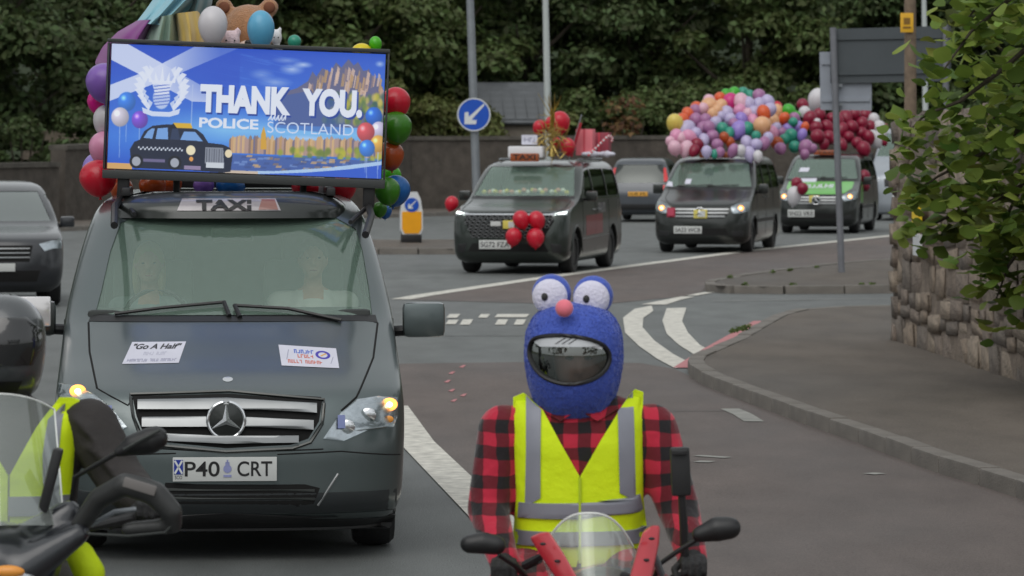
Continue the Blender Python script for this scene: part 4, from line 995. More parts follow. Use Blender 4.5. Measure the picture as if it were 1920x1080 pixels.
def paint_screen(nx, ny, ssf=2):
    w_, h = nx*ssf, ny*ssf; Y, X = np.mgrid[0:h,0:w_]; U = (X+.5)/w_; V = (Y+.5)/h
    top = np.array([42,80,200])/255.; mid = np.array([72,145,238])/255.; low = np.array([140,205,248])/255.; A = np.zeros((h,w_,3))
    k = np.clip(V*1.1+U*.28-.15, 0, 1)[...,None]; A[:] = top*(1-k)+mid*k
    k = np.clip(1-np.abs(V-.66)/.17, 0, 1)[...,None]*.85*np.clip(U*3-.25,0,1)[...,None]; A[:] = A*(1-k)+low*k
    k = np.clip((V-.74)/.2, 0, 1)[...,None]; A[:] = A*(1-k)+np.array([40,90,205])/255.*k
    for (x,y,rx,ry,a) in ((.66,.15,.05,.05,.7),(.70,.11,.04,.03,.8),(.60,.26,.07,.05,.5),(.55,.20,.05,.05,.4),(.64,.08,.06,.03,.4),(.98,.08,.02,.03,.7),(.72,.70,.12,.03,.6),(.62,.73,.1,.03,.5)): rast_ell(A, x, y, rx, ry, (225,238,255), a, 1.0)
    for i in range(26):                                     # folds of the flag
        a = RNG.random(); rast_poly(A, [(.30+a*.3,.02+.03*i/2),(.42+a*.3,.06+.03*i/2),(.40+a*.3,.065+.03*i/2)], (70,120,225), .5)
    sw_ = (222,228,250)
    rast_poly(A, [(0,.0),(.06,.0),(.36,.34),(.36,.44),(.30,.44),(0,.13)], sw_, .92); rast_poly(A, [(0,.33),(.14,.20),(.30,.0),(.46,.0),(.20,.27),(0,.46)], sw_, .92)
    k = np.clip((U-.18)/.22,0,1)*np.clip((.5-V)*4,0,1)*(U < .47); A[:] = A*(1-.75*k[...,None])+top*.75*k[...,None]
    # castle rock
    rk = [(.60,.42),(.64,.33),(.68,.30),(.72,.24),(.735,.16),(.75,.20),(.77,.13),(.80,.16),(.82,.08),(.84,.12),(.865,.05),(.885,.10),(.90,.07),(.92,.14),(.94,.13),(.96,.2),(.975,.19),(1,.30),(1,.6),(.62,.6)]
    rast_poly(A, rk, (104,100,128), .95)
    for i in range(60):
        x = RNG.uniform(.72,.99); y = .12+.25*abs(x-.86)*2.2+RNG.uniform(0,.16); c = [(205,165,140),(225,190,165),(150,125,125),(110,100,130),(190,150,100)][RNG.integers(5)]; q = RNG.uniform(.004,.012); rast_poly(A, [(x,y-.05),(x+q,y-.03),(x+q-.006,y+.06),(x-.006,y+.06)], c, .8)
    for i in range(90):
        x = RNG.uniform(.78,1); y = RNG.uniform(.34,.56); c = [(120,140,60),(190,180,60),(90,120,70),(215,195,90),(60,95,85)][RNG.integers(5)]; rast_ell(A[int(max(0,(y-.06))*h):int((y+.06)*h)], x, .5, .012, .35, c, .75, .6)
    rast_poly(A, [(.6,.42),(.64,.36),(.72,.32),(.86,.42),(.86,.66),(.60,.62)], (52,88,170), .55)
    # town and water
    base = .78
    for i in range(70):
        x = .44+.56*i/70; hh_ = RNG.uniform(.02,.06)+.07*np.clip((x-.6)*2.4,0,1)*RNG.random()+.02; c = [(200,150,90),(215,165,110),(150,115,95),(190,150,130),(120,105,125),(226,180,120)][RNG.integers(6)]
        rast_poly(A, [(x,base+.06),(x,base-hh_),(x+.006,base-hh_-.02),(x+.012,base-hh_),(x+.012,base+.06)], c, .9)
    rast_poly(A, [(.556,.80),(.556,.68),(.565,.615),(.574,.68),(.578,.80)], (222,165,50))
    for i in range(46):
        x = RNG.uniform(.62,1.0); y = RNG.uniform(.78,.88); rast_ell(A[int((y-.06)*h):int((y+.06)*h)], x, .5, .014, .3, [(150,165,50),(190,185,50),(110,130,50)][RNG.integers(3)], .8, .6)
    rast_poly(A, [(.44,.85),(1,.86),(1,1),(.44,1)], (70,95,160), .9)
    for i in range(70):
        x = RNG.uniform(.46,.9); y = RNG.uniform(.85,.95); rast_poly(A, [(x,y),(x+.02,y),(x+.018,y+.018),(x-.004,y+.018)], [(225,175,110),(60,80,140),(150,120,100),(120,150,210)][RNG.integers(4)], .7)
    rast_poly(A, [(.43,.985),(.62,.97),(.8,.93),(1,.86),(1,.90),(.8,.97),(.62,1),(.43,1)], (190,220,250), .9); rast_poly(A, [(.55,1.0),(.72,.975),(.88,.935),(1,.89),(1,1)], (44,88,205))
    rast_poly(A, [(.42,.975),(.55,.98),(.55,1),(.42,1)], (225,190,150), .8); rast_poly(A, [(0,.955),(.09,.955),(.09,1),(0,1)], (225,170,95))
    # balloons
    def bal(x, y, r, c): rast_ell(A, x, y, r, r*2.4, c, 1, .1, 1); rast_poly(A, [(x-.002,y+r*2.2),(x+.002,y+r*2.2),(x+.004,y+r*2.2+.25),(x+.001,y+r*2.2+.25)], (190,205,240), .5)
    bal(.062,.46,.034,(60,130,235)); bal(.112,.60,.031,(130,80,215)); bal(.04,.585,.034,(222,212,225)); 
    bal(.965,.50,.032,(45,110,220)); bal(.985,.61,.03,(215,205,230)); bal(.938,.63,.034,(222,85,90)); bal(.985,.72,.03,(240,180,75)); bal(.945,.76,.03,(65,135,235))
    # black cab
    cb = (22,28,46)
    rast_poly(A, [(.085,.93),(.08,.84),(.095,.78),(.115,.76),(.13,.69),(.16,.645),(.21,.63),(.245,.63),(.27,.645),(.32,.66),(.345,.70),(.365,.765),(.42,.775),(.445,.80),(.455,.86),(.45,.99),(.42,1.0),(.30,.99),(.25,.99),(.11,.99)], cb)
    for q in ([(.128,.745),(.143,.69),(.158,.665),(.168,.665),(.16,.75)],[(.172,.75),(.178,.665),(.215,.655),(.218,.75)],[(.262,.75),(.275,.68),(.315,.68),(.345,.755)]): rast_poly(A, q, (120,165,225))
    rast_poly(A, [(.225,.75),(.232,.66),(.252,.66),(.262,.75)], (40,52,80)); rast_poly(A, [(.235,.615),(.30,.615),(.305,.655),(.235,.655)], (230,180,40)); rast_poly(A, [(.218,.66),(.235,.62),(.25,.66)], (18,20,30))
    for i in range(22):
        x = .11+.0075*i; rast_poly(A, [(x,.815+.008*(i%2)*1.5),(x+.006,.815+.008*(i%2)*1.5),(x+.005,.83+.008*(i%2)*1.5),(x-.001,.83+.008*(i%2)*1.5)], (210,215,225))
    rast_poly(A, [(.355,.80),(.42,.80),(.425,.93),(.355,.93)], (135,138,148)); rast_poly(A, [(.36,.92),(.425,.92),(.425,.965),(.36,.965)], (215,218,222))
    for i in range(7): rast_poly(A, [(.36+.009*i,.81),(.362+.009*i,.81),(.362+.009*i,.92),(.36+.009*i,.92)], (70,72,85))
    rast_ell(A, .302, .83, .018, .042, (250,235,190)); rast_ell(A, .44, .845, .014, .035, (245,225,180)); rast_ell(A, .305, .90, .008, .02, (240,160,70))
    rast_poly(A, [(.13,.91),(.21,.91),(.21,.935),(.13,.935)], (110,100,135)); rast_poly(A, [(.28,.955),(.34,.955),(.34,.985),(.28,.985)], (150,130,160))
    for x in (.105,.245): rast_ell(A, x, .935, .026, .06, (14,15,20)); rast_ell(A, x, .935, .017, .04, (170,172,180))
    # crest
    W = (236,240,252); cx, cy = .188, .355
    for sg in (-1,1):
        for i in range(7):
            a = i/6; bx = cx+sg*(.045+.028*math.sin(a*PI)); by = cy+.14-.27*a; rast_poly(A, [(bx,by+.03),(bx+sg*.03,by-.045),(bx+sg*.012,by-.06),(bx-sg*.004,by-.01)], W, .95); rast_poly(A, [(bx,by+.03),(bx+sg*.004,by-.065),(bx-sg*.014,by-.035)], W, .8)
    rast_ell(A, cx, cy+.06, .033, .10, W, .75); rast_poly(A, [(cx-.036,cy-.05),(cx+.036,cy-.05),(cx+.024,cy+.04),(cx-.024,cy+.04)], W, .85)
    for i in range(7): rast_poly(A, [(cx-.03,cy-.03+.026*i),(cx+.03,cy-.05+.026*i),(cx+.03,cy-.042+.026*i),(cx-.03,cy-.022+.026*i)], (62,90,200), .8)
    for i in range(5): x = cx-.04+.02*i; rast_poly(A, [(x-.008,cy-.06),(x+.008,cy-.06),(x+.012*(i-2)*.5,cy-.145-(.05 if i == 2 else 0))], W)
    rast_poly(A, [(cx-.042,cy-.075),(cx+.042,cy-.075),(cx+.036,cy-.045),(cx-.036,cy-.045)], W, .9)
    rast_poly(A, [(cx-.07,cy+.145),(cx-.03,cy+.175),(cx+.03,cy+.175),(cx+.07,cy+.145),(cx+.065,cy+.19),(cx+.03,cy+.215),(cx-.03,cy+.215),(cx-.065,cy+.19)], W, .9)
    rast_poly(A, [(.2985,.30),(.301,.30),(.301,.63),(.2985,.63)], (190,205,240))
    # wording
    rast_text(A, 'THANK', .332, .665, .31, .535, (26,58,150), .068); rast_text(A, 'YOU.', .705, .928, .31, .535, (26,58,150), .068)
    rast_text(A, 'THANK', .328, .660, .295, .52, (238,241,250), .062); rast_text(A, 'YOU.', .70, .922, .295, .52, (238,241,250), .062)
    rast_text(A, 'POLICE', .328, .545, .562, .645, (236,240,250), .035); rast_text(A, 'SCOTLAND', .578, .893, .575, .665, (215,226,248), -.004)
    for i in range(5): x = .578+.013*i; rast_poly(A, [(x,.565),(x+.012,.52),(x+.016,.525),(x+.005,.568)], (225,232,248)); rast_poly(A, [(x+.012,.52),(x+.016,.52),(x+.014,.562),(x+.01,.562)], (225,232,248))
    A = A*.9+np.array([.40,.56,.80])*.10; A = A.reshape(ny, ssf, nx, ssf, 3).mean((1,3)); return np.clip(A, 0, 1)  # even pale blue mixed into the picture colours as display glare
NX, NY = 420, 196
A = paint_screen(NX, NY)
# the panel is a grid of lit cells, one colour each
mw, mh = SW-.03, SH-.03
vx, vz = np.meshgrid(np.linspace(-mw/2, mw/2, NX+1), np.linspace(SH-.015, .015, NY+1)); vv = np.stack([vx.ravel(), np.full(vx.size, -.031), vz.ravel()], 1)
ii = (np.arange(NY)[:,None]*(NX+1)+np.arange(NX)[None,:]).ravel(); ff = np.stack([ii, ii+NX+1, ii+NX+2, ii+1], 1)
me = bpy.data.meshes.new('display'); n = len(ff); me.vertices.add(len(vv)); me.vertices.foreach_set('co', vv.ravel()); me.loops.add(4*n); me.loops.foreach_set('vertex_index', ff.ravel())
me.polygons.add(n); me.polygons.foreach_set('loop_start', np.arange(n)*4); me.update(calc_edges=True)
ca = me.color_attributes.new('led', 'FLOAT_COLOR', 'CORNER'); lin = np.where(A > .04045, ((A+.055)/1.055)**2.4, A/12.92).reshape(-1,3)
ca.data.foreach_set('color', np.repeat(np.concatenate([lin, np.ones((n,1))], 1), 4, 0).ravel().astype(np.float32))
M_led = bpy.data.materials.new('led_display'); M_led.use_nodes = True; nn_ = M_led.node_tree.nodes; b_ = nn_['Principled BSDF']; at_ = nn_.new('ShaderNodeAttribute'); at_.attribute_name = 'led'
M_led.node_tree.links.new(at_.outputs['Color'], b_.inputs['Emission Color']); b_.inputs['Emission Strength'].default_value = .66; b_.inputs['Base Color'].default_value = (.02,.02,.02,1); b_.inputs['Roughness'].default_value = .4
me.materials.append(M_led); mkobj('display', me, SS, 0)
MB().box((0,.03,SH/2), (SW-.02,.12,SH-.02)).build('cabinet', M_blk, SS, 0)
M_alu = mat('screen_edge', srgb(70,72,72), .45, .5)
for nm, c, d in (('frame_rail',(0,0,SH+.004),(SW+.02,.14,.022)),('frame_rail',(0,-.002,-.018),(SW+.02,.15,.05)),('frame_stile',(-SW/2-.003,0,SH/2),(.012,.13,SH-.02)),('frame_stile',(SW/2+.003,0,SH/2),(.012,.13,SH-.02))): MB().box(c, d, bev=.004).build(nm, M_alu, SS)
for sg, x in ((-1,-.71),(1,.74)):
    o = MB().box((x,.0,-.08), (.07,.08,.16), bev=.01).build('support_leg', M_blk, SS)
    MB().tube([(x,.0,-.15),(x+.02*sg,-.4,-.2),(x-.01*sg,-.86,-.30)], .022, 8).tube([(x,.02,-.15),(x-.10*sg,-.5,-.24)], .014, 8).build('strap', M_blk, o)
for x in (-.4,.35): MB().tube([(x,.05,-.02),(x,.06,-.14)], .02, 8).build('support_leg', M_blk, SS)

# ================================================================== BALLOONS
def balloon_mesh():
    pr = [(.001,1.0)]
    for i in range(1, 15): a = PI*i/15; r = math.sin(a)*(1 if a < PI/2 else 1-.12*(a-PI/2)); pr.append((r, math.cos(a)*(1.0 if a < PI/2 else 1.18)))
    pr += [(.07,-1.19),(.045,-1.22),(.11,-1.31),(.001,-1.29)]
    return MB().lathe(pr[::-1], 18)
_bm = balloon_mesh(); BAL = {}
def bmat(c):
    k = 'balloon_%d_%d_%d' % c
    if k in MATS: return MATS[k]
    m = mat(k, srgb(*c), .3, spec=.5, coat=.3); b = m.node_tree.nodes['Principled BSDF']; b.inputs['Subsurface Weight'].default_value = 0
    n = m.node_tree.nodes; l = m.node_tree.links; tr = n.new('ShaderNodeBsdfTranslucent'); tr.inputs[0].default_value = (*srgb(*c), 1); mx = n.new('ShaderNodeMixShader'); mx.inputs[0].default_value = .3
    l.new(b.outputs[0], mx.inputs[1]); l.new(tr.outputs[0], mx.inputs[2]); l.new(mx.outputs[0], n['Material Output'].inputs[0]); return m
def balloon(px, py, rpx, D, c, label, group, tall=1.0, tilt=None):
    k = c
    if k not in BAL:
        o = _bm.build('balloon', bmat(c), None, 60); BAL[k] = o.data; bpy.data.objects.remove(o)
    o = bpy.data.objects.new('balloon', BAL[k]); COL.objects.link(o); o.location = at(px, py, D); r = rpx*D/FP; o.scale = (r, r, r*tall)
    o.rotation_euler = tilt or (random.uniform(-.7,.7), random.uniform(-.7,.7), random.uniform(0,6)); return tag(o, label, 'balloon', group)
CN = {'yellow':(235,215,110),'orange':(235,105,55),'peach':(240,190,145),'pink':(235,165,200),'pale pink':(238,195,212),'white':(225,222,226),'green':(75,190,55),'teal':(60,165,140),'magenta':(220,55,140),'mauve':(185,130,175),'lavender':(205,195,230),'lilac':(170,145,225),
      'maroon':(150,25,60),'red':(215,35,60),'dark orange':(190,85,35),'blue':(35,110,185),'sky blue':(110,190,225),'purple':(150,110,200),'hot pink':(225,20,150),'bright green':(85,195,30),'bright yellow':(240,220,20),'deep green':(70,140,35)}
def L3(c, x, y):
    if x < 1300: z_ = 'at the left end of'
    elif x < 1380: z_ = 'along the top left of' if y < 205 else 'low in the left of'
    elif x < 1440: z_ = 'along the crest of' if y < 205 else ('in the middle of' if y < 260 else 'hanging low before')
    else: z_ = 'top right in' if y < 225 else 'low at the right of'
    return c+' balloon', z_+' the pastel pile'
ORD = ['leftmost','second','third','fourth','fifth','sixth','seventh','eighth','ninth','tenth','eleventh','twelfth','thirteenth','fourteenth','fifteenth']
def relabel(lst):
    # lst: (object, kind, zone, px); alike balloons of one zone are told apart by their order from the left
    d = {}
    for it in lst: d.setdefault((it[1], it[2]), []).append(it)
    for (k, z_), its in d.items():
        its.sort(key=lambda q: q[3])
        for i, it in enumerate(its):
            if len(its) == 1: it[0]['label'] = k+' '+z_
            else: it[0]['label'] = (ORD[i] if i == 0 else ('rightmost' if i == len(its)-1 else ORD[i]+' from left'))+' '+k+' '+z_
b3 = '''yellow 1266 232 14;orange 1279 225 12;orange 1290 214 10;orange 1305 202 10;pale pink 1330 189 10;peach 1330 199 15;peach 1351 200 11;peach 1337 216 10;orange 1350 184 10;green 1362 179 9;green 1376 175 10;teal 1393 174 10;teal 1407 179 8;magenta 1369 191 13;mauve 1423 179 11;pale pink 1390 192 13;pink 1386 209 11;lavender 1404 196 11;lavender 1423 197 12;lavender 1440 192 11;lavender 1443 206 11;red 1458 200 8;mauve 1305 210 11;mauve 1305 227 12;mauve 1323 225 10;lavender 1362 213 12;lavender 1369 224 10;lavender 1352 218 9;lavender 1287 243 15;lavender 1305 250 10;pink 1268 256 11;pink 1293 257 11;pale pink 1277 261 11;pale pink 1257 265 8;pale pink 1265 277 11;pale pink 1287 278 11;maroon 1307 272 11;maroon 1302 282 9;mauve 1336 256 11;mauve 1329 238 10;teal 1355 242 10;teal 1368 249 8;dark orange 1358 257 8;dark orange 1369 267 8;lilac 1386 243 14;lilac 1390 225 11;teal 1401 242 12;teal 1418 254 8;peach 1429 235 15;orange 1432 211 11;pink 1412 225 9;lavender 1400 267 10;lavender 1418 271 10;white 1389 282 9;lavender 1405 288 10;white 1421 292 8;mauve 1433 268 10;peach 1458 211 11;peach 1448 229 12;green 1480 209 11;green 1493 216 7;mauve 1475 231 9;mauve 1490 221 9;lilac 1477 242 10;lilac 1497 238 10;lilac 1504 252 8;teal 1487 229 8;teal 1483 254 11;teal 1497 261 8;teal 1490 275 10;mauve 1511 275 12;mauve 1523 279 8;mauve 1509 289 8;dark orange 1457 268 11;orange 1509 238 7;pink 1448 249 11;mauve 1463 278 10;mauve 1345 272 10;lavender 1320 262 9;mauve 1350 285 8;lavender 1325 284 9;teal 1340 288 7;mauve 1375 282 9;pale pink 1318 205 10;peach 1345 207 9;mauve 1318 242 11;lavender 1342 230 10;mauve 1465 250 10;lavender 1414 212 11;pale pink 1402 214 10;lavender 1440 258 9;teal 1470 262 9;orange 1470 222 9;lavender 1455 240 9;mauve 1376 232 9'''
D3 = 80.0; lst3 = []
for q in b3.split(';'):
    a = q.split(); c = ' '.join(a[:-3]); x, y, r = map(float, a[-3:]); f = (292-y)/115
    D = D3+1.6+2.2*f+(2.0 if x > 1445 else 0)+random.uniform(-.15,.15)
    k_, z_ = L3(c, x, y); lst3.append((balloon(x, y, r*1.17, D, CN[c], '', 'pastel balloons on the third taxi', random.uniform(.95,1.3)), k_, z_, x))
b4 = '''maroon 1505 196 10;white 1532 186 15;white 1509 210 10;maroon 1519 222 12;maroon 1536 215 11;white 1532 228 6;maroon 1530 239 11;maroon 1533 256 12;maroon 1554 257 11;maroon 1551 238 11;maroon 1559 222 10;maroon 1586 220 12;maroon 1602 215 11;maroon 1622 218 12;maroon 1597 238 11;maroon 1616 232 11;maroon 1591 257 10;maroon 1615 250 11;maroon 1630 238 11;maroon 1607 268 10;maroon 1619 278 12;maroon 1629 257 10;white 1638 224 10;white 1648 238 11;white 1638 260 13;white 1654 249 9;maroon 1659 238 6;maroon 1657 266 6;maroon 1578 243 11;maroon 1572 226 10;maroon 1568 262 10;maroon 1578 270 9;maroon 1545 270 9'''
relabel(lst3); D4 = 96.5; lst4 = []
for q in b4.split(';'):
    c, x, y, r = q.split(); x, y, r = float(x), float(y), float(r); D = D4+1.8+2.0*(285-y)/100+(x-1505)/90+random.uniform(-.15,.15)
    z_ = 'at the left end of' if x < 1527 else ('in the left half of' if x < 1570 else ('in the right half of' if x < 1633 else 'at the right end of'))
    zz_ = z_+' the maroon and white pile'; lb = c+' balloon'
    if c == 'white' and y < 195: lb = 'large white balloon'; zz_ = 'sticking up beside the pale sign back'
    lst4.append((balloon(x, y, r*1.15, D, CN[c], '', 'maroon and white balloons on the green taxi', random.uniform(.95,1.25)), lb, zz_, x))
relabel(lst4)
S4 = 'balloons tied to the green taxi'
balloon(1620,330,12,D4+1.6,CN['maroon'],'larger maroon balloon on the side mirror of the green taxi',S4); balloon(1622,349,9,D4+1.7,CN['maroon'],'smaller maroon balloon below the side mirror of the green taxi',S4)
balloon(1489,366,14,D4-1.2,CN['white'],'long white balloon hanging at the front of the green taxi',S4,1.25,(0,.15,0)); balloon(1494,343,11,D4-1.1,CN['maroon'],'upper maroon balloon on the bonnet of the green taxi',S4); balloon(1505,353,11,D4-1.4,CN['maroon'],'lower maroon balloon on the bonnet of the green taxi',S4)
D2 = 67.5; S2 = 'red balloons on the second taxi'
for x, y, r, D, lb in ((1050,228,19,D2+2.6,'largest red balloon at the top of the second taxi roof pile'),(1036,232,15,D2+2.75,'red balloon tucked behind the gold tinsel at the top'),(1012,238,13,D2+2.6,'red balloon left of the gold tinsel on the second taxi'),(1064,274,15,D2+2.1,'red balloon low beside the red box on the second taxi roof'),(1042,268,11,D2+2.4,'small red balloon low behind the gold tinsel'),
    (977,411,16,D2-.32,'upper left red balloon of the four on the second taxi grille'),(1006,412,16,D2-.28,'upper right red balloon of the four on the second taxi grille'),(963,443,15.5,D2-.42,'lower left red balloon of the four on the second taxi grille'),(1004,445,17,D2-.42,'lower right red balloon of the four on the second taxi grille'),(847,381,13,D2+1.0,'red balloon on the left mirror of the second taxi')):
    balloon(x, y, r, D, CN['red'], lb, S2, 1.05, (random.uniform(-.3,.3), random.uniform(-.4,.4), 0))
S1 = 'balloons around the banner screen'; DB1 = 24.0
for c, x, y, r, tall, lb, dd in (('purple',197,153,37,.95,'large purple balloon at the left edge of the screen',.1),('hot pink',186,190,23,1,'hot pink balloon below the purple one at the screen edge',.25),('white',200,224,26,1.1,'white balloon half hidden behind the left screen edge',.15),('maroon',206,250,24,1,'dark red balloon behind the left screen edge',.3),('pink',196,276,30,1,'pink balloon at the left screen edge',.1),('lilac',184,316,30,1,'lilac balloon behind the big red one at left',.3),('red',184,332,36,.9,'big red balloon at the lower left corner of the screen',-.15),
    ('dark orange',228,354,22,1,'orange balloon beside the big red balloon under the screen',.15),('red',742,191,28,1,'red balloon at the right screen edge',.1),('deep green',742,238,31,.95,'large green balloon at the right screen edge',.05),('dark orange',732,290,26,1,'orange balloon at the right screen edge',.1),('bright green',734,330,19,1.1,'bright green balloon at the lower right of the screen',.3),('deep green',726,357,25,1,'green balloon below the right screen corner',-.05),('blue',742,356,28,1,'blue balloon below the right screen corner',.1),
    ('bright yellow',678,96,19,.8,'yellow balloon peeping over the screen top right',.2),('bright green',704,82,12,1.2,'small green balloon standing above the screen top right',.25),('dark orange',286,348,26,.9,'orange balloon under the screen bottom left',.1),('dark orange',322,344,20,.9,'second orange balloon under the screen bottom left',.3),('purple',382,348,20,.9,'purple balloon under the screen',.25),('blue',432,350,28,.8,'blue balloon under the middle of the screen',.3),('red',572,352,26,.8,'red balloon under the screen right of middle',.1),('white',590,346,24,.8,'white balloon behind the red ones under the screen',.3),('red',640,354,28,.8,'red balloon under the screen near the right leg',.15),('deep green',712,392,14,1,'small green balloon beside the right roof edge',.3),('blue',722,396,13,1,'small blue balloon beside the right roof edge',.4),
    ('white',399,46,28,1.25,'large pale grey white balloon above the screen',.15),('sky blue',489,54,26,1.35,'light blue balloon in front of the teddy bear',.1),('teal',552,78,13,1,'dark teal balloon right of the teddy bear',.5)):
    balloon(x, y, r, DB1+dd, CN[c], lb, S1, tall, (random.uniform(-.15,.15), random.uniform(-.2,.2), 0))
# ------------------------------------------------------------------ cloths and teddy bear behind the screen
def cloth(name, label, outline, D, c, folds, depth=.25, cat='cloth'):
    # draped sheet: outline given as left and right edges top to bottom
    m = mat('cloth_'+name, srgb(*c), .8, sheen=.3, var=.08, vscale=4); mb = MB(); n, k = 26, 34; vs = []; fs = []
    lf, rt = outline
    def ip(e, t): q = t*(len(e)-1); i = min(int(q), len(e)-2); f = q-i; return e[i][0]+(e[i+1][0]-e[i][0])*f, e[i][1]+(e[i+1][1]-e[i][1])*f
    for s in range(2):
        for i in range(n+1):
            a, b_ = ip(lf, i/n), ip(rt, i/n)
            for j in range(k+1):
                u = j/k; x = a[0]+(b_[0]-a[0])*u; y = a[1]+(b_[1]-a[1])*u
                d = D+depth*(2*u-1)**2*1.0-depth*.5*math.sin(PI*u)+.03*math.sin(folds*u*2*PI+1.5*i/n)*(.4+.8*i/n)+.02*math.sin(folds*1.7*u*PI+3)+s*.012
                vs.append(tuple(at(x, y, d)))
    N = (n+1)*(k+1)
    for s in range(2):
        for i in range(n):
            for j in range(k): q = s*N+i*(k+1)+j; f = (q, q+k+1, q+k+2, q+1); fs.append(f if s == 0 else f[::-1])
    for j in range(k): fs.append((j+1, j, N+j, N+j+1)); q = n*(k+1)+j; fs.append((q, q+1, N+q+1, N+q))
    for i in range(n): q = i*(k+1); fs.append((q, q+k+1, N+q+k+1, N+q)); q += k; fs.append((q+k+1, q, N+q, N+q+k+1))
    o = mb.add(vs, fs).build(name, m, None, 60); return tag(o, label, cat)
cloth('purple_drape', 'purple satin drape hanging down the left side behind the screen', ([(258,38),(220,60),(192,88),(178,116),(184,140),(225,200)],[(300,36),(292,80),(285,130),(280,180),(270,230),(270,240)]), DB1+.55, (128,60,130), 3)
cloth('green_drape', 'pale sage green drape between the purple and yellow cloths', ([(286,34),(270,60),(250,110),(240,160)],[(338,24),(345,60),(352,110),(356,160)]), DB1+.42, (140,165,150), 4)
cloth('yellow_drape', 'pale yellow cloth between the green drape and the white balloon', ([(322,26),(328,60),(334,110),(336,150)],[(374,20),(382,60),(385,110),(388,150)]), DB1+.36, (228,195,105), 3)
cloth('blue_drape', 'light blue draped cloth at the very top left above the screen', ([(330,-60),(300,-20),(272,20),(255,42)],[(400,-60),(395,-10),(350,30),(325,50)]), DB1+.48, (140,190,205), 4)
cloth('teal_drape', 'grey teal cloth folded behind the white balloon', ([(345,-20),(340,5),(335,28),(332,50)],[(400,-20),(398,5),(392,28),(384,50)]), DB1+.62, (105,135,140), 3)
M_fur = mat('teddy_fur', srgb(176,128,92), .95, sheen=.5, var=.15, vscale=25, bump=.8, bscale=120); M_fur2 = mat('teddy_fur_pale', srgb(215,190,175), .95, sheen=.4, var=.1, vscale=25, bump=.6, bscale=120)
c = at(466,58,DB1+.62); tb_ = thing('teddy_bear', 'large brown teddy bear with round ears behind the screen top', 'teddy bear', (c.x, c.y, gz(200,DB1+.6)))
q = lambda px, py, d=.62: at(px, py, DB1+d)-Vector(tb_.location)
b = MB(); b.ell(q(466,58), (.165,.15,.165)); b.ell(q(466,190), (.2,.16,.26)); b.caps(q(400,130), .07, q(380,190,.5), .06); b.caps(q(530,130), .07, q(548,190,.5), .06); b.caps(q(430,250), .08, q(420,270,.3), .075); b.caps(q(500,250), .08, q(515,270,.3), .075)
for px in (420,505):
    b.ell(q(px,14), (.058,.04,.058))
body = remesh(b, 'body', M_fur, tb_, .014, 4)
MB().ell(q(466,92,.44), (.075,.05,.055)).build('muzzle', M_fur2, tb_)
for px in (420,505): MB().ell(q(px,14,.585), (.036,.02,.036)).build('inner_ear', mat('ear_brown', srgb(120,75,55), .95), tb_)
MB().ell(q(466,80,.385), (.024,.015,.018)).build('nose', M_ink, tb_)
for px in (447,487): MB().ell(q(px,62,.475), (.012,.01,.012)).build('eye', M_ink, tb_)
t = thing('soft_toy', 'pale pink soft toy in front of the teddy bear above the screen', 'soft toy', at(436,110,DB1+.3))
z = at(436,110,DB1+.3); q2 = lambda px, py, d=.3: at(px, py, DB1+d)-z
b = MB(); b.ell(q2(432,78), (.06,.06,.07)); b.ell(q2(436,120), (.08,.07,.1)); b.ell(q2(418,62), (.02,.015,.03)); b.ell(q2(446,60), (.02,.015,.03))
remesh(b, 'body', mat('toy_pink', srgb(225,200,205), .95, sheen=.4, bump=.5, bscale=90), t, .01, 3)
for px in (424,440): MB().ell(q2(px,76,.235), (.006,.005,.006)).build('eye', M_ink, t)
t = thing('soft_toy', 'small white soft toy right of the light blue balloon', 'soft toy', at(520,100,DB1+.3)); z = at(520,100,DB1+.3)
b = MB(); b.ell(q2(518,70), (.035,.035,.05)); b.ell(q2(520,105), (.04,.04,.07)); b.ell(q2(510,56), (.012,.01,.02)); b.ell(q2(525,56), (.012,.01,.02)); remesh(b, 'body', mat('toy_white', srgb(220,220,222), .95, sheen=.4), t, .008, 3)
for px in (514,522): MB().ell(q2(px,70,.262), (.004,.004,.004)).build('eye', M_ink, t)
# support board that the toys stand on
t = thing('roof_platform', 'dark platform behind the screen carrying cloths, toys and balloons', 'platform', (gx(458,DB1+.6), DB1+.75, 1.97), rz1)
MB().box((0,.25,.03), (1.3,1.0,.05), bev=.01).build('board', M_blk, t)
for x in (-.6,.6):
    MB().tube([(x,-.2,.05),(x,-.2,.75)], .015, 8).build('stake', M_galv, t)
MB().tube([(-.6,-.2,.7),(.6,-.2,.68)], .012, 8).build('cross_rail', M_galv, t)
# ================================================================== SECOND TAXI
KV2 = [(.18,.18,.84,.28,4.9,.2),(.26,.05,.95,.34,5.05,.2),(.40,.0,.99,.36,5.1,.2),(.62,.0,1.0,.36,5.1,.2),(.82,.02,1.0,.36,5.1,.2),(.98,.06,.995,.36,5.1,.2),(1.06,.16,.99,.35,5.1,.2),(1.12,.42,.985,.33,5.1,.2),(1.18,.75,.98,.32,5.09,.2),(1.25,1.02,.975,.30,5.08,.2),(1.31,1.16,.965,.30,5.06,.2),(1.50,1.46,.93,.30,5.03,.2),(1.70,1.76,.88,.3,4.98,.22),(1.80,1.94,.84,.32,4.92,.24),(1.86,2.15,.78,.34,4.85,.26),(1.90,2.5,.68,.36,4.7,.3),(1.915,2.9,.5,.4,4.5,.3)]
loc2 = (gx(952,D2), D2, 0); rz2 = math.radians(-12.5)
L2 = Loft(KV2, 3.0); R2 = tracer(L2, loc2, rz2)
V2 = thing('taxi_van', 'black taxi van with hexagon grille and red balloons, second in the line', 'van', loc2, rz2)
wsz = lambda L, z0, z1, m0, m1: [(-L.par(z0)[1]+m0, z0), (L.par(z0)[1]-m0, z0), (L.par(z1)[1]-m1, z1), (-L.par(z1)[1]+m1, z1)]
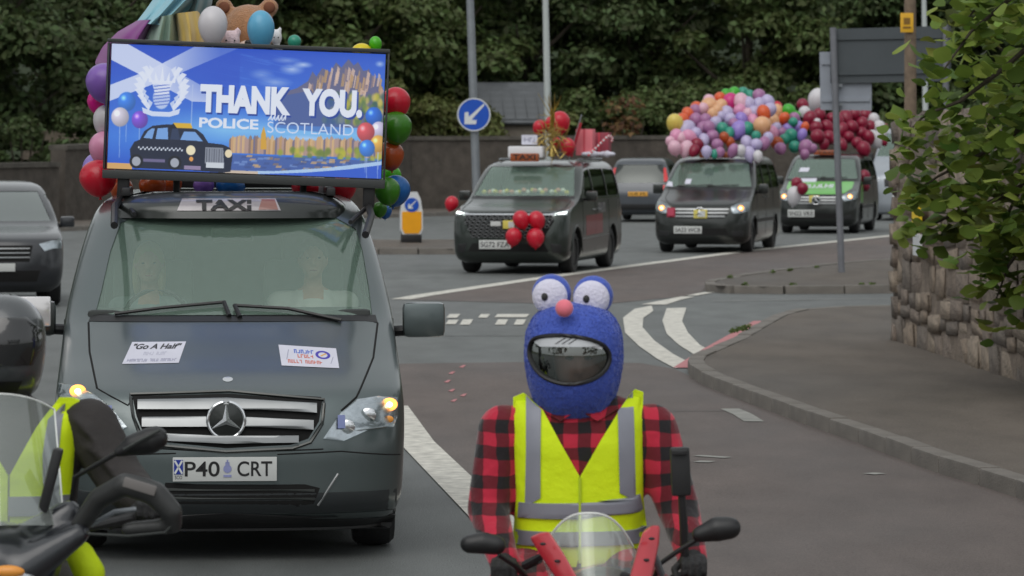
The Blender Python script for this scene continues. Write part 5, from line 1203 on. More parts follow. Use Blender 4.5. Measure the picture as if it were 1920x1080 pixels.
ws2 = wsz(L2, 1.31, 1.80, .085, .10)
sd2 = [[(1.72,1.28),(2.1,1.72),(2.55,1.76),(2.55,1.28)],[(2.63,1.28),(2.63,1.76),(3.75,1.76),(3.75,1.28)],[(3.83,1.28),(3.83,1.76),(4.72,1.73),(4.82,1.32),(4.7,1.28)]]
van_shell(V2, L2, P_blk2, ws2, sd2, (.95,4.15), fl=1.3, cav=(.55,1.82), r=.36)
L2.patch(ws2, -.012, 0, 12, 18).build('windscreen', M_ws, V2, 60)
M_sgd = glass('privacy_glass', (.05,.06,.055), .04)
for i, sp in enumerate(sd2):
    for sg in (-1,1): L2.side_patch(sp, sg, -.012, 0).build('side_window', M_sg if i == 0 else M_sgd, V2, 60)
for y in (.95,4.15):
    for sg in (-1,1): wheel(V2, sg*.84, y, .36, .24, sg)
MB().box((0,1.36,1.27), (1.65,.34,.08), bev=.03).build('dashboard', M_dash, V2); cabin(L2, V2, 2.15, (-.45,.45), ws2)
# paper flowers along the dashboard
M_dc = [mat('dash_yellow', srgb(215,200,90), .7), mat('dash_pink', srgb(220,150,130), .7), mat('dash_white', srgb(225,225,215), .7)]
for i in range(22):
    MB().ell((-.72+.068*i+random.uniform(-.02,.02), 1.40+random.uniform(-.05,.08), 1.355+random.uniform(0,.05)), (.045,.04,.04), 8, 6).build('dash_flower', M_dc[i % 3], V2)
L2.patch(wsz(L2, 1.255, 1.305, .06, .07), .005, .012, 2, 20).build('cowl', M_blk, V2)
seam(L2, V2, [(-.86,1.24),(-.88,1.1),(-.8,1.03),(0,1.045),(.8,1.03),(.88,1.1),(.86,1.24)], .006)
gp2 = [(-.72,1.0),(.72,1.0),(.78,.9),(.62,.62),(-.62,.62),(-.78,.9)]
gr = L2.patch(gp2, .004, .015, 8, 20).build('grille', M_seam, V2)
L2.patch([(-.84,1.0),(.84,1.0),(.84,1.022),(-.84,1.022)], .016, .016, 2, 24).build('grille_trim', M_chrome, gr)
n = 0
for r in range(7):
    z_ = .645+.055*r; hw_ = .60+.16*min(1,(z_-.62)/.28)-.02; x = -hw_+(.05 if r % 2 else 0)
    while x < hw_-.02:
        c = L2.P(x, z_, .012); hx = MB(); pts = [(c.x+.045*math.cos(PI/3*k), c.y, c.z+.026*math.sin(PI/3*k)) for k in range(6)]
        hx.tube(pts, .0075, 4, closed=True).build('grille_cell', M_silver, gr, 0); x += .10; n += 1
for sg in (-1,1):
    o = L2.patch([(sg*.70,1.03),(sg*.93,1.07),(sg*.965,1.10),(sg*.965,1.0),(sg*.74,.985)], .006, .015, 5, 10).build('headlight', M_lampin, V2)
    L2.patch([(sg*.76,1.02),(sg*.955,1.06),(sg*.955,1.025),(sg*.78,.995)], .012, .005, 3, 10).build('lamp_bar', M_whl, o)
    L2.patch([(sg*.72,.52),(sg*.9,.50),(sg*.9,.36),(sg*.76,.36)], .004, .01, 4, 6).build('fog_lamp_recess', M_blk, V2)
    mirror_wing(V2, sg*1.02, 1.62, 1.30, sg, P_black, .2, .17)
    L2.side_patch([(1.7,1.235),(4.85,1.255),(4.85,1.272),(1.7,1.252)], sg, .006, .006, 2, 20).build('chrome_strip', M_chrome, V2)
    L2.side_patch([(1.42,.56),(3.72,.60),(3.72,.615),(1.42,.58)], sg, .006, .006, 2, 20).build('side_crease', M_silver, V2)
    for y in (1.5,2.59,3.79): MB().tube([(sg*(L2.X(y,z)+.001), y, z) for z in (.35,.7,1.0,1.22)], .005, 6).build('door_gap', M_seam, V2)
    for y in (2.4,2.85): MB().box((sg*(L2.X(y,1.05)+.02),y,1.06), (.03,.2,.03), bev=.01).build('door_handle', M_silver, V2)
    MB().tube([(sg*.7,2.5,1.93),(sg*.7,4.6,1.93)], .018, 8).build('roof_rail', M_galv, V2)
    # wheel arch lip catching the light
    MB().tube([(sg*(L2.X(.95,.7)+.004), .95+.43*math.cos(a), .37+.43*math.sin(a)) for a in [PI*k/14 for k in range(15)]], .012, 6).build('arch_lip', P_blk2, V2)
L2.patch([(-.62,.52),(.62,.52),(.7,.38),(-.7,.38)], .003, .01, 4, 20).build('lower_intake', M_seam, V2)
L2.side_patch([(1.75,.62),(3.2,.64),(3.2,.98),(1.75,.96)], 1, .003, .002, 4, 12).build('side_advert', mat('advert_red', srgb(125,45,48), .5, coat=.5), V2, 60)
blurred_line(2.85, 3.5, 1.0, 1.17, lambda y, z: (L2.X(y,z)+.004, y, z), mat('advert_white', srgb(120,118,120), .5), V2, (3,))
plate(L2, V2, R2, ((899,450),(958,452),(958,467)), 'SG72 FZA')
o, _ = plate(L2, V2, R2, ((921,415),(940,416),(940,424)), None, .03); o.name = 'grille_badge'
o = MB().box(Vector(L2.P(*R2(955,421),.05)), (.20,.012,.14), bev=.003).build('licence_plate', mat('plate_yellow', srgb(215,200,95), .5), V2); MB().box(Vector(L2.P(*R2(960,421),.058)), (.1,.012,.1)).build('plate_panel', M_plate, o, 0)
# roof: white board, taxi lamp
def w2(p): return Matrix.Rotation(rz2, 4, 'Z') @ Vector(p)+Vector(loc2)
def l2(px, py, D): return Matrix.Rotation(-rz2, 4, 'Z') @ (at(px, py, D)-Vector(loc2))
a = l2(988,284,D2+2.0); bx = MB().box((a.x,a.y,a.z-.01), (.62,.3,.2), bev=.03).build('roof_box', mat('roof_box_white', srgb(222,222,226), .5), V2)
a = l2(984,295,D2+1.72); o = MB().box(a, (.5,.1,.145), bev=.02).build('taxi_lamp', mat('taxi_amber_dull', srgb(150,70,25), .35, coat=.6), V2)
lettering('TAXI', a.x-.2, a.x+.2, a.z-.045, a.z+.05, lambda x, z: (x, a.y-.052, z), M_ink, o, bold=.02)
a2 = l2(993,262,D2+2.05); o = MB().box(a2, (.28,.02,.17)).build('name_card', M_paper, V2, 0)
blurred_line(a2.x-.1, a2.x+.1, a2.z-.04, a2.z+.04, lambda x, z: (x, a2.y-.0115, z), M_fnt, o, (4,))
# gold tinsel, red boxes, candy cane on the roof of the second taxi
M_gold = mat('gold_foil', (.42,.31,.10), .3, 1, var=.3, vscale=20)
c = at(1035,250,D2+2.0); t = thing('gold_tinsel', 'burst of gold tinsel in front of the red balloons on the second taxi', 'tinsel', c); mb = MB()
for i in range(110):
    d = Vector((random.gauss(0,.7), random.gauss(0,.5), random.gauss(.1,1.1))).normalized(); s_ = random.uniform(.08,.36); p0 = Vector((random.gauss(0,.10), random.gauss(0,.06), random.gauss(-.1,.14)))
    mb.tube([p0, p0+d*s_*.6+Vector((0,0,.01)), p0+d*s_], [.007,.006,.002], 4)
for i in range(9):
    x = random.gauss(0,.03); mb.tube([(x,0,0),(x+.02,0,.3),(x+random.gauss(.02,.12),0,.62+random.uniform(-.1,.1))], [.012,.01,.003], 4)
mb.build('tinsel_strands', M_gold, t, 0); MB().lathe([(.001,-.42),(.07,-.4),(.05,-.3),(.02,-.2),(.02,.05),(.001,.06)], 12).build('holder', M_gold, t)
M_gift = mat('gift_red', srgb(205,70,85), .6, var=.1); M_gift2 = mat('gift_pink', srgb(225,120,130), .6, var=.08); M_gift3 = mat('gift_dark', srgb(150,60,75), .6, var=.1)
c = at(1098,290,D2+2.9); t = thing('gift_box', 'tall pink red cardboard box right of the balloons on the second taxi roof', 'box', c, rz2)
MB().box((0,0,.22), (.30,.26,.46), bev=.008).build('carton', M_gift2, t); MB().box((.0,-.133,.22), (.03,.006,.46)).build('ribbon', M_gift, t, 0)
c = at(1126,292,D2+3.3); t = thing('gift_box', 'darker red open box behind the candy cane on the second taxi roof', 'box', c, rz2)
MB().box((0,0,.2), (.34,.26,.42), bev=.008).build('carton', M_gift3, t); MB().box((.0,-.133,.2), (.03,.006,.42)).build('ribbon', M_gift, t, 0)
c = at(1080,260,D2+2.6); t = thing('red_flag', 'narrow dark red folded flag between balloons and pink box', 'flag', c); MB().box((0,0,-.02), (.05,.03,.62), Matrix.Rotation(.28,3,'Y'), bev=.008).build('cloth', mat('flag_red', srgb(150,30,45), .8), t); MB().tube([(-.12,.03,-.35),(.10,.03,.42)], .012, 8).build('stick', M_galv, t)
c = at(1103,292,D2+2.55); t = thing('candy_cane', 'red and white striped candy cane leaning against the boxes on the second taxi', 'candy cane', c); pts = []
for k in range(15): pts.append(Vector((.33*k/14, 0, .33*k/14)))
for k in range(1, 10): a = PI*.75-PI*k/9*1.05; pts.append(Vector((.33+.055*math.cos(a)+.039, 0, .33+.055*math.sin(a)-.039+.0)))
for k in range(len(pts)-1): MB().tube([pts[k], pts[k+1]], .019, 8).build('stripe', M_sw if k % 2 else M_gift, t)
c = at(1122,289,D2+2.7); t = thing('white_cloth', 'white cloth bunched at the foot of the candy cane', 'cloth', c, rz2); b = MB()
for i in range(7): b.ell((-.24+.08*i, .03*math.sin(i*2), .0), (.07,.06,.04+.012*(i % 3)))
remesh(b, 'bundle', M_paper, t, .014, 4)

# ================================================================== THIRD AND FOURTH TAXI (same model, later shape of the front one)
KV3 = [(.17,.16,.80,.30,4.95,.2),(.24,.05,.91,.40,5.1,.2),(.36,.0,.955,.44,5.13,.2),(.55,.0,.965,.44,5.14,.2),(.72,.02,.97,.43,5.14,.2),(.84,.05,.97,.42,5.14,.2),(.93,.11,.965,.40,5.14,.2),(1.02,.28,.96,.38,5.13,.2),(1.10,.52,.955,.36,5.12,.2),(1.18,.78,.95,.34,5.11,.2),(1.26,1.0,.945,.32,5.1,.2),(1.32,1.11,.935,.31,5.09,.2),(1.50,1.36,.90,.31,5.06,.2),(1.70,1.64,.85,.32,5.0,.22),(1.81,1.83,.81,.34,4.95,.24),(1.88,2.02,.75,.36,4.88,.26),(1.92,2.35,.66,.4,4.7,.3),(1.935,2.75,.5,.4,4.5,.3)]
def vito(label, loc, rz, mp, bonnet=None, txt='', lamp=True):
    L = Loft(KV3); V = thing('taxi_van', label, 'van', loc, rz); R_ = tracer(L, loc, rz)
    ws_ = wsz(L, 1.32, 1.80, .07, .10); sd_ = [[(1.68,1.28),(2.05,1.72),(2.6,1.76),(2.6,1.28)],[(2.7,1.28),(2.7,1.76),(3.75,1.76),(3.75,1.28)],[(3.85,1.28),(3.85,1.76),(4.75,1.74),(4.82,1.28)]]
    van_shell(V, L, mp, ws_, sd_, (.95,4.15), fl=1.27, cav=(.55,1.83)); L.patch(ws_, -.012, 0, 12, 18).build('windscreen', M_ws, V, 60)
    for i, sp in enumerate(sd_):
        for sg in (-1,1): L.side_patch(sp, sg, -.012, 0).build('side_window', M_sg if i == 0 else M_sgd, V, 60)
    for y in (.95,4.15):
        for sg in (-1,1): wheel(V, sg*.82, y, .335, .23, sg)
    MB().box((0,1.36,1.27), (1.6,.34,.08), bev=.03).build('dashboard', M_dash, V); cabin(L, V, 2.1, (-.45,.45), ws_)
    L.patch(wsz(L, 1.265, 1.315, .05, .06), .005, .012, 2, 20).build('cowl', M_blk, V)
    bp_ = [(-.80,1.255),(.80,1.255),(.80,1.10),(.66,.98),(.5,.955),(-.5,.955),(-.66,.98),(-.80,1.10)]
    if bonnet: L.patch(bp_, .004, .008, 14, 24).build('bonnet', bonnet, V, 60)
    else: seam(L, V, bp_[1:]+[bp_[0]], .006)
    gpl = [(-.58,.92),(.58,.92),(.56,.78),(.46,.70),(-.46,.70),(-.56,.78)]; gr = L.patch(gpl, .004, .02, 6, 20).build('grille', M_seam, V)
    for z_, hw_ in ((.88,.57),(.81,.56),(.74,.5)): L.patch([(-hw_,z_-.018),(hw_,z_-.018),(hw_,z_+.018),(-hw_,z_+.018)], .022, .018, 2, 20).build('slat', M_silver, gr)
    ye = L.Y(0,.81)-.04; MB().lathe([(.001,0),(.09,0),(.095,.012),(.001,.03)], 24, Matrix.Translation((0,ye,.81)) @ RX).build('emblem', P_black, gr)
    MB().tube([(.10*math.cos(2*PI*k/30), ye-.012, .81+.10*math.sin(2*PI*k/30)) for k in range(30)], .012, 6, closed=True).build('emblem_ring', M_chrome, gr); em = MB()
    for k in range(3): a = PI/2+2*PI*k/3; em.tube([(0,ye-.035,.81),(.095*math.cos(a),ye-.025,.81+.095*math.sin(a))], [.018,.006], 5)
    em.build('emblem_star', M_chrome, gr, 0)
    for sg in (-1,1):
        o = L.patch([(sg*.60,.92),(sg*.70,.98),(sg*.86,1.02),(sg*.945,1.03),(sg*.95,.84),(sg*.80,.80),(sg*.66,.80)], .003, .015, 8, 10).build('headlight', M_lampin, V); L.patch([(sg*.60,.92),(sg*.70,.98),(sg*.86,1.02),(sg*.945,1.03),(sg*.95,.84),(sg*.80,.80),(sg*.66,.80)], .012, .01, 8, 10).build('lens', M_lens, o)
        MB().ell(L.P(sg*.80,.90,.02), (.062,.02,.055), 12, 8).build('bulb', M_ambl, o); MB().ell(L.P(sg*.80,.90,.038), (.026,.008,.022), 10, 6).build('filament', M_core, o)
        mirror_wing(V, sg*.985, 1.45, 1.27, sg, P_black, .2, .2)
        L.patch([(sg*.62,.44),(sg*.86,.46),(sg*.86,.34),(sg*.66,.32)], .004, .01, 4, 6).build('fog_lamp_recess', M_blk, V)
        for y in (1.4,2.65,3.8): MB().tube([(sg*(L.X(y,z)+.001), y, z) for z in (.35,.7,1.0,1.25)], .005, 6).build('door_gap', M_seam, V)
        for y in (2.42,2.9): MB().box((sg*(L.X(y,1.1)+.02),y,1.1), (.03,.2,.03), bev=.01).build('door_handle', mp, V)
        MB().tube([(sg*(L.X(.95,.7)+.004), .95+.41*math.cos(a), .345+.41*math.sin(a)) for a in [PI*k/14 for k in range(15)]], .010, 6).build('arch_lip', mp, V)
        L.side_patch([(1.35,.60),(3.75,.60),(3.75,.67),(1.35,.67)], sg, .012, .012, 2, 14).build('side_moulding', M_blk, V)
    L.patch([(-.52,.50),(.52,.50),(.6,.36),(-.6,.36)], .003, .01, 4, 20).build('lower_intake', M_seam, V); L.patch([(-.85,.26),(.85,.26),(.8,.2),(-.8,.2)], .006, .01, 3, 24).build('bumper_lip', M_blk, V)
    for xs in ((-.65,.1),(-.02,.62)): wiper(L, V, [(xs[0],1.335),((xs[0]+xs[1])/2,1.345),(xs[1],1.36)])
    if lamp:
        o = MB().box((0,2.0,1.955), (.62,.16,.12), bev=.03).build('taxi_lamp', mat('taxi_amber_dull'), V); lettering('TAXI', -.2, .2, 1.925, 1.985, lambda x, z: (x, 1.918, z), M_ink, o, bold=.02)
    return L, V, R_
loc3 = (gx(1312,D3), D3, 0); rz3 = math.radians(-11.5)
L3v, V3, R3 = vito('black taxi van under the arch of pastel balloons, third in the line', loc3, rz3, P_black)
plate(L3v, V3, R3, ((1264,424),(1316,424),(1316,438)), 'SA23 WCB')
o = MB().box(Vector(L3v.P(*R3(1259,398),.05)), (.17,.03,.19), bev=.02).build('red_badge', mat('advert_red2', srgb(170,45,70), .5), V3); MB().box(Vector(L3v.P(*R3(1259,398),.07)), (.12,.01,.13)).build('badge_face', mat('badge_pink', srgb(190,70,95), .6), o, 0)
o = MB().box(Vector(L3v.P(*R3(1314,401),.05)), (.27,.014,.17), bev=.003).build('licence_plate', mat('plate_yellow'), V3); MB().box(Vector(L3v.P(*R3(1316,401),.06)), (.15,.012,.12)).build('plate_panel', M_plate, o, 0)
x, z = R3(1290,340); L3v.patch([(x-.06,z-.05),(x+.06,z-.05),(x+.07,z+.05),(x-.05,z+.05)], .004, .002, 3, 3).build('permit', M_paper, V3)
x, z = R3(1256,344); L3v.patch([(x-.08,z-.05),(x+.08,z-.06),(x+.05,z+.03),(x-.04,z+.05)], .004, .002, 3, 3).build('permit', M_paper, V3)
loc4 = (gx(1530,D4), D4, 0); rz4 = math.radians(-11.5)
L4v, V4, R4 = vito('black taxi van with bright green bonnet and maroon balloons, fourth in the line', loc4, rz4, P_black, P_green)
plate(L4v, V4, R4, ((1478,393),(1527,394),(1527,407)), 'SN22 VKE')
o = MB().box(Vector(L4v.P(*R4(1527,373),.05)), (.24,.014,.17), bev=.003).build('licence_plate', mat('plate_yellow'), V4); MB().box(Vector(L4v.P(*R4(1530,373),.06)), (.13,.012,.12)).build('plate_panel', M_plate, o, 0)
fz = lambda x, z: tuple(L4v.P(x, z, .010))
(xa, za), (xb, zb4) = R4(1505,345), R4(1562,352); blurred_line(xa, xb, zb4, za, fz, M_paper, V4, (7,))
(xa, za), (xb, zb4) = R4(1502,333), R4(1530,341); L4v.patch([(xa,zb4),(xb,zb4),(xb,za),(xa,za)], .010, .004, 3, 5).build('bonnet_logo', M_paper, V4)
L4v.side_patch([(1.0,.74),(1.42,.74),(1.75,1.24),(1.32,1.24)], 1, .003, .002, 4, 8).build('green_wing_stripe', P_green, V4)
x, z = R4(1507,318); L4v.patch([(x-.12,z-.05),(x+.12,z-.05),(x+.15,z+.05),(x-.09,z+.05)], .004, .002, 3, 3).build('permit', M_paper, V4)

# ================================================================== OTHER VEHICLES
KTALL = [(z*1.36 if z > .3 else z, yf*1.05, w_*1.04, k, yb+.8, kb) for z, yf, w_, k, yb, kb in KV3]
D5 = 112; loc5 = (gx(1690,D5), D5, 0); L5 = Loft(KTALL); V5 = thing('delivery_van', 'tall silver van following behind the green taxi, mostly hidden by the wall', 'van', loc5, math.radians(-14))
w5 = wsz(L5, 1.8, 2.44, .07, .10); van_shell(V5, L5, P_silver, w5, [[(1.9,1.75),(2.2,2.3),(2.8,2.35),(2.8,1.75)]], (1.0,4.6), fl=1.3, cav=(.6,2.48)); L5.patch(w5, -.012, 0, 12, 16).build('windscreen', M_ws, V5, 60)
for sg in (-1,1):
    L5.side_patch([(1.9,1.75),(2.2,2.3),(2.8,2.35),(2.8,1.75)], sg, -.012, 0).build('side_window', M_sg, V5, 60)
    for y in (1.0,4.6): wheel(V5, sg*.84, y, .335, .23, sg)
    L5.patch([(sg*.62,1.2),(sg*.9,1.28),(sg*.95,1.05),(sg*.7,1.02)], .004, .012, 5, 8).build('headlight', M_lampin, V5); mirror_wing(V5, sg*1.03, 1.5, 1.75, sg, M_blk, .2, .3)
L5.patch([(-.5,1.18),(.5,1.18),(.48,.95),(-.48,.95)], .004, .012, 5, 16).build('grille', M_blk, V5); plate(L5, V5, lambda a, b_: {0:(-.26,.72),1:(.26,.72),2:(.26,.61)}[a], ((0,0),(1,0),(2,0)), None)
# dark estate car driving away between the second and third taxi (its tail towards us)
KEST = [(.2,.16,.74,.2,4.3,.4),(.3,.04,.86,.22,4.5,.5),(.45,.0,.90,.24,4.6,.55),(.75,.01,.91,.24,4.62,.55),(.95,.06,.905,.24,4.5,.5),(1.02,.09,.90,.24,4.1,.45),(1.12,.14,.88,.24,3.6,.4),(1.3,.24,.83,.24,3.3,.35),(1.5,.38,.75,.24,3.0,.32),(1.66,.52,.68,.24,2.7,.3),(1.74,.72,.6,.3,2.4,.3),(1.77,1.0,.45,.3,2.1,.3)]
def car_tail(label, loc, rz, mp, sc=1.0, plate_y=True):
    L = Loft(KEST, 3.2, 3.0); V = thing('estate_car', label, 'car', loc, rz); wz_ = wsz(L, 1.08, 1.58, .10, .10)
    sdp = [[(.75,1.1),(.95,1.52),(1.6,1.6),(1.6,1.1)],[(1.7,1.1),(1.7,1.6),(2.45,1.52),(2.75,1.12)]]
    van_shell(V, L, mp, wz_, sdp, (.85,3.75), fl=-1, cav=(.5,1.68)); L.patch(wz_, -.012, 0, 10, 14).build('rear_window', M_sgd, V, 60)
    for sp in sdp:
        for sg in (-1,1): L.side_patch(sp, sg, -.012, 0).build('side_window', M_sgd, V, 60)
    for y in (.85,3.75):
        for sg in (-1,1): wheel(V, sg*.78, y, .33, .22, sg)
    for sg in (-1,1):
        L.patch([(sg*.66,1.02),(sg*.88,1.05),(sg*.90,.78),(sg*.70,.80)], .008, .015, 5, 8).build('tail_light', mat('tail_red', srgb(175,25,30), .25, coat=1, emis=(.6,.02,.02), estr=.25), V)
        L.patch([(sg*.70,1.12),(sg*.82,1.12),(sg*.72,1.5),(sg*.66,1.5)], .006, .01, 5, 4).build('tail_light', mat('tail_red'), V); mirror_wing(V, sg*.93, 2.9, 1.12, sg, M_blk, .16, .13)
    p0 = MB().box((0,L.Y(0,.78)-.012,.78), (.54,.014,.12), bev=.003).build('number_plate', mat('plate_amber', srgb(225,165,60), .5), V); blurred_line(-.23, .23, .745, .815, lambda x, z: (x, L.Y(0,.78)-.0205, z), M_ink, p0, (4,3))
    L.patch([(-.85,.5),(.85,.5),(.82,.34),(-.82,.34)], .012, .015, 4, 20).build('bumper', M_blk, V); return V
D6 = 110; car_tail('dark blue grey estate car seen from behind between the second and third taxis', (gx(1196,D6), D6, 0), math.radians(-9), P_sil2)
# dark car at the left edge
KSUV = [(.2,.16,.76,.28,4.3,.25),(.3,.04,.88,.36,4.45,.25),(.5,.0,.92,.38,4.5,.25),(.75,.03,.925,.38,4.5,.25),(.90,.10,.92,.36,4.5,.25),(.98,.3,.91,.34,4.49,.25),(1.03,.6,.905,.32,4.48,.25),(1.08,.95,.90,.3,4.46,.25),(1.14,1.15,.89,.3,4.44,.25),(1.3,1.4,.84,.28,4.38,.25),(1.5,1.75,.76,.28,4.28,.25),(1.6,2.0,.7,.28,4.2,.25),(1.66,2.3,.6,.3,4.0,.3),(1.68,2.6,.45,.3,3.8,.3)]
D7 = 54; loc7 = (gx(-8,D7), D7, 0); L7 = Loft(KSUV); V7 = thing('parked_car', 'dark car cut off by the left edge behind the motorcyclist', 'car', loc7, math.radians(9)); w7 = wsz(L7, 1.15, 1.55, .09, .10)
s7 = [[(1.55,1.14),(1.9,1.5),(2.4,1.55),(2.4,1.12)],[(2.5,1.12),(2.5,1.55),(3.6,1.5),(3.9,1.14)]]
van_shell(V7, L7, P_dark, w7, s7, (.85,3.55), fl=1.2, cav=(.5,1.6)); L7.patch(w7, -.012, 0, 10, 16).build('windscreen', glass('car_screen', (.3,.33,.36), .25), V7, 60)
for sp in s7:
    for sg in (-1,1): L7.side_patch(sp, sg, -.012, 0).build('side_window', M_sgd, V7, 60)
for y in (.85,3.55):
    for sg in (-1,1): wheel(V7, sg*.79, y, .34, .22, sg)
for sg in (-1,1):
    o = L7.patch([(sg*.58,.86),(sg*.88,.93),(sg*.91,.80),(sg*.66,.76)], .004, .012, 5, 8).build('headlight', M_lampin, V7); L7.patch([(sg*.58,.86),(sg*.88,.93),(sg*.91,.80),(sg*.66,.76)], .012, .01, 5, 8).build('lens', M_lens, o); mirror_wing(V7, sg*.93, 1.45, 1.13, sg, P_dark, .2, .15)
gr = L7.patch([(-.5,.84),(.5,.84),(.45,.62),(-.45,.62)], .004, .015, 5, 16).build('grille', M_seam, V7)
for z_ in (.68,.74,.80): L7.patch([(-.46,z_-.008),(.46,z_-.008),(.46,z_+.008),(-.46,z_+.008)], .014, .01, 2, 14).build('slat', M_silver, gr)
L7.patch([(-.6,.5),(.6,.5),(.55,.35),(-.55,.35)], .004, .01, 4, 16).build('lower_intake', M_seam, V7); plate(L7, V7, lambda a, b_: {0:(-.26,.60),1:(.26,.60),2:(.26,.49)}[a], ((0,0),(1,0),(2,0)), None)
# ================================================================== MOTORCYCLES AND RIDERS
M_visc = mat('hivis_yellow', (.64,.82,.0), .75, var=.1, vscale=5, bump=.8, bscale=7); M_refl = mat('reflective_grey', srgb(138,140,150), .5, .2, var=.08, vscale=8)
def plaid():
    m = mat('plaid_shirt', (.3,.01,.02), .95, sheen=.3); n = m.node_tree.nodes; l = m.node_tree.links; b = n['Principled BSDF']; tc = n.new('ShaderNodeTexCoord')
    ns = n.new('ShaderNodeTexNoise'); ns.inputs['Scale'].default_value = 7; l.new(tc.outputs['Object'], ns.inputs['Vector'])
    vm = n.new('ShaderNodeVectorMath'); vm.operation = 'MULTIPLY_ADD'; l.new(ns.outputs['Color'], vm.inputs[0]); vm.inputs[1].default_value = (.045,.045,.045); l.new(tc.outputs['Object'], vm.inputs[2])
    sp = n.new('ShaderNodeSeparateXYZ'); l.new(vm.outputs[0], sp.inputs[0]); rs = []
    for ax, ph in (('X',.3),('Z',.1)):
        a = n.new('ShaderNodeMath'); a.operation = 'MULTIPLY_ADD'; a.inputs[1].default_value = 11.5; a.inputs[2].default_value = ph; l.new(sp.outputs[ax], a.inputs[0])
        f = n.new('ShaderNodeMath'); f.operation = 'FRACT'; l.new(a.outputs[0], f.inputs[0]); g_ = n.new('ShaderNodeMath'); g_.operation = 'GREATER_THAN'; g_.inputs[1].default_value = .52; l.new(f.outputs[0], g_.inputs[0]); rs.append(g_)
    ad = n.new('ShaderNodeMath'); ad.operation = 'ADD'; l.new(rs[0].outputs[0], ad.inputs[0]); l.new(rs[1].outputs[0], ad.inputs[1]); dv = n.new('ShaderNodeMath'); dv.operation = 'MULTIPLY'; dv.inputs[1].default_value = .5; l.new(ad.outputs[0], dv.inputs[0])
    cr = n.new('ShaderNodeValToRGB'); cr.color_ramp.interpolation = 'CONSTANT'; e = cr.color_ramp.elements; e[0].color = (.46,.018,.045,1); e[0].position = 0; e[1].color = (.012,.010,.012,1); e[1].position = .75; q = e.new(.25); q.color = (.13,.008,.016,1); l.new(dv.outputs[0], cr.inputs[0]); l.new(cr.outputs[0], b.inputs['Base Color'])
    t2 = n.new('ShaderNodeTexNoise'); t2.inputs['Scale'].default_value = 9; t2.inputs['Detail'].default_value = 3; l.new(tc.outputs['Object'], t2.inputs['Vector']); bp_ = n.new('ShaderNodeBump'); bp_.inputs['Strength'].default_value = .6; bp_.inputs['Distance'].default_value = .03; l.new(t2.outputs[0], bp_.inputs['Height']); l.new(bp_.outputs[0], b.inputs['Normal']); return m
M_plaid = plaid(); M_jean = mat('denim', (.03,.04,.07), .9, var=.15, bump=.3); M_glove = mat('glove_black', (.012,.012,.013), .7, bump=.4, bscale=60); M_jack = mat('jacket_brown_black', (.026,.022,.021), .8, var=.2, bump=.6, bscale=12)
P_red = paint('paint_red', (.50,.02,.035), 0); M_scr = glass('bike_screen', (.80,.86,.80), .06, .03, .26)
def bike(name, label, x, D, mp):
    t = thing(name, label, 'motorcycle', (x, D, 0))
    for y, nm in ((-.35,'front_wheel'),(1.0,'rear_wheel')):
        o = MB().lathe([(.06,-.06),(.06,.06)], 16, RYX).build(nm, M_alloy, t); o.location = (0, y, .31)
        MB().lathe([(.22,-.06),(.28,-.062),(.31,-.03),(.31,.03),(.28,.062),(.22,.06),(.22,-.06)], 28, RYX).build('tyre', M_rub, o); rm = MB().lathe([(.20,-.03),(.225,-.03),(.225,.03),(.20,.03),(.20,-.03)], 28, RYX)
        for k in range(5): rot = Matrix.Rotation(2*PI*k/5, 3, 'X'); rm.box(rot @ Vector((0,0,.13)), (.02,.035,.16), rot)
        rm.build('rim', M_alloy, o)
    for sg in (-1,1): MB().tube([(sg*.10,-.35,.31),(sg*.10,-.1,.9)], .024, 10).build('fork', M_galv, t)
    MB().tube([(.075*math.cos(0),-.35+.34*math.cos(a),.31+.34*math.sin(a)) for a in [.3+2.2*k/10 for k in range(11)]], .05, 8).build('mudguard', mp, t)
    b = MB(); b.caps((0,.15,.78), .15, (0,.45,.76), .13); b.caps((0,.1,.5), .16, (0,.5,.45), .16); b.caps((0,.5,.62), .12, (0,1.2,.82), .09); remesh(b, 'bodywork', mp, t, .02, 5)
    MB().box((0,.72,.83), (.28,.62,.09), bev=.035).build('seat', M_rub, t); MB().tube([(.16,.5,.35),(.17,.9,.34),(.18,1.25,.42)], [.035,.05,.045], 10).build('exhaust', M_chrome, t)
    MB().tube([(-.09,.45,.4),(-.09,1.0,.31)], .03, 8).build('swingarm', M_blk, t); MB().ell((0,1.3,.83), (.07,.03,.04)).build('tail_light', mat('tail_red'), t)
    return t
# ------------------------------------------------------------------ right rider: red motorcycle
DR = 13.05; XR = gx(1084,DR); DBk = 12.45; XB = gx(1120,DBk)
B1 = bike('motorcycle', 'red motorcycle with clear windscreen ridden by the person in plaid shirt', XB, DBk, P_red)
def loc_b(px, py, D, O_): return at(px, py, D)-O_
OB = Vector((XB, DBk, 0)); q = lambda px, py, d=0: loc_b(px, py, DBk+d, OB)
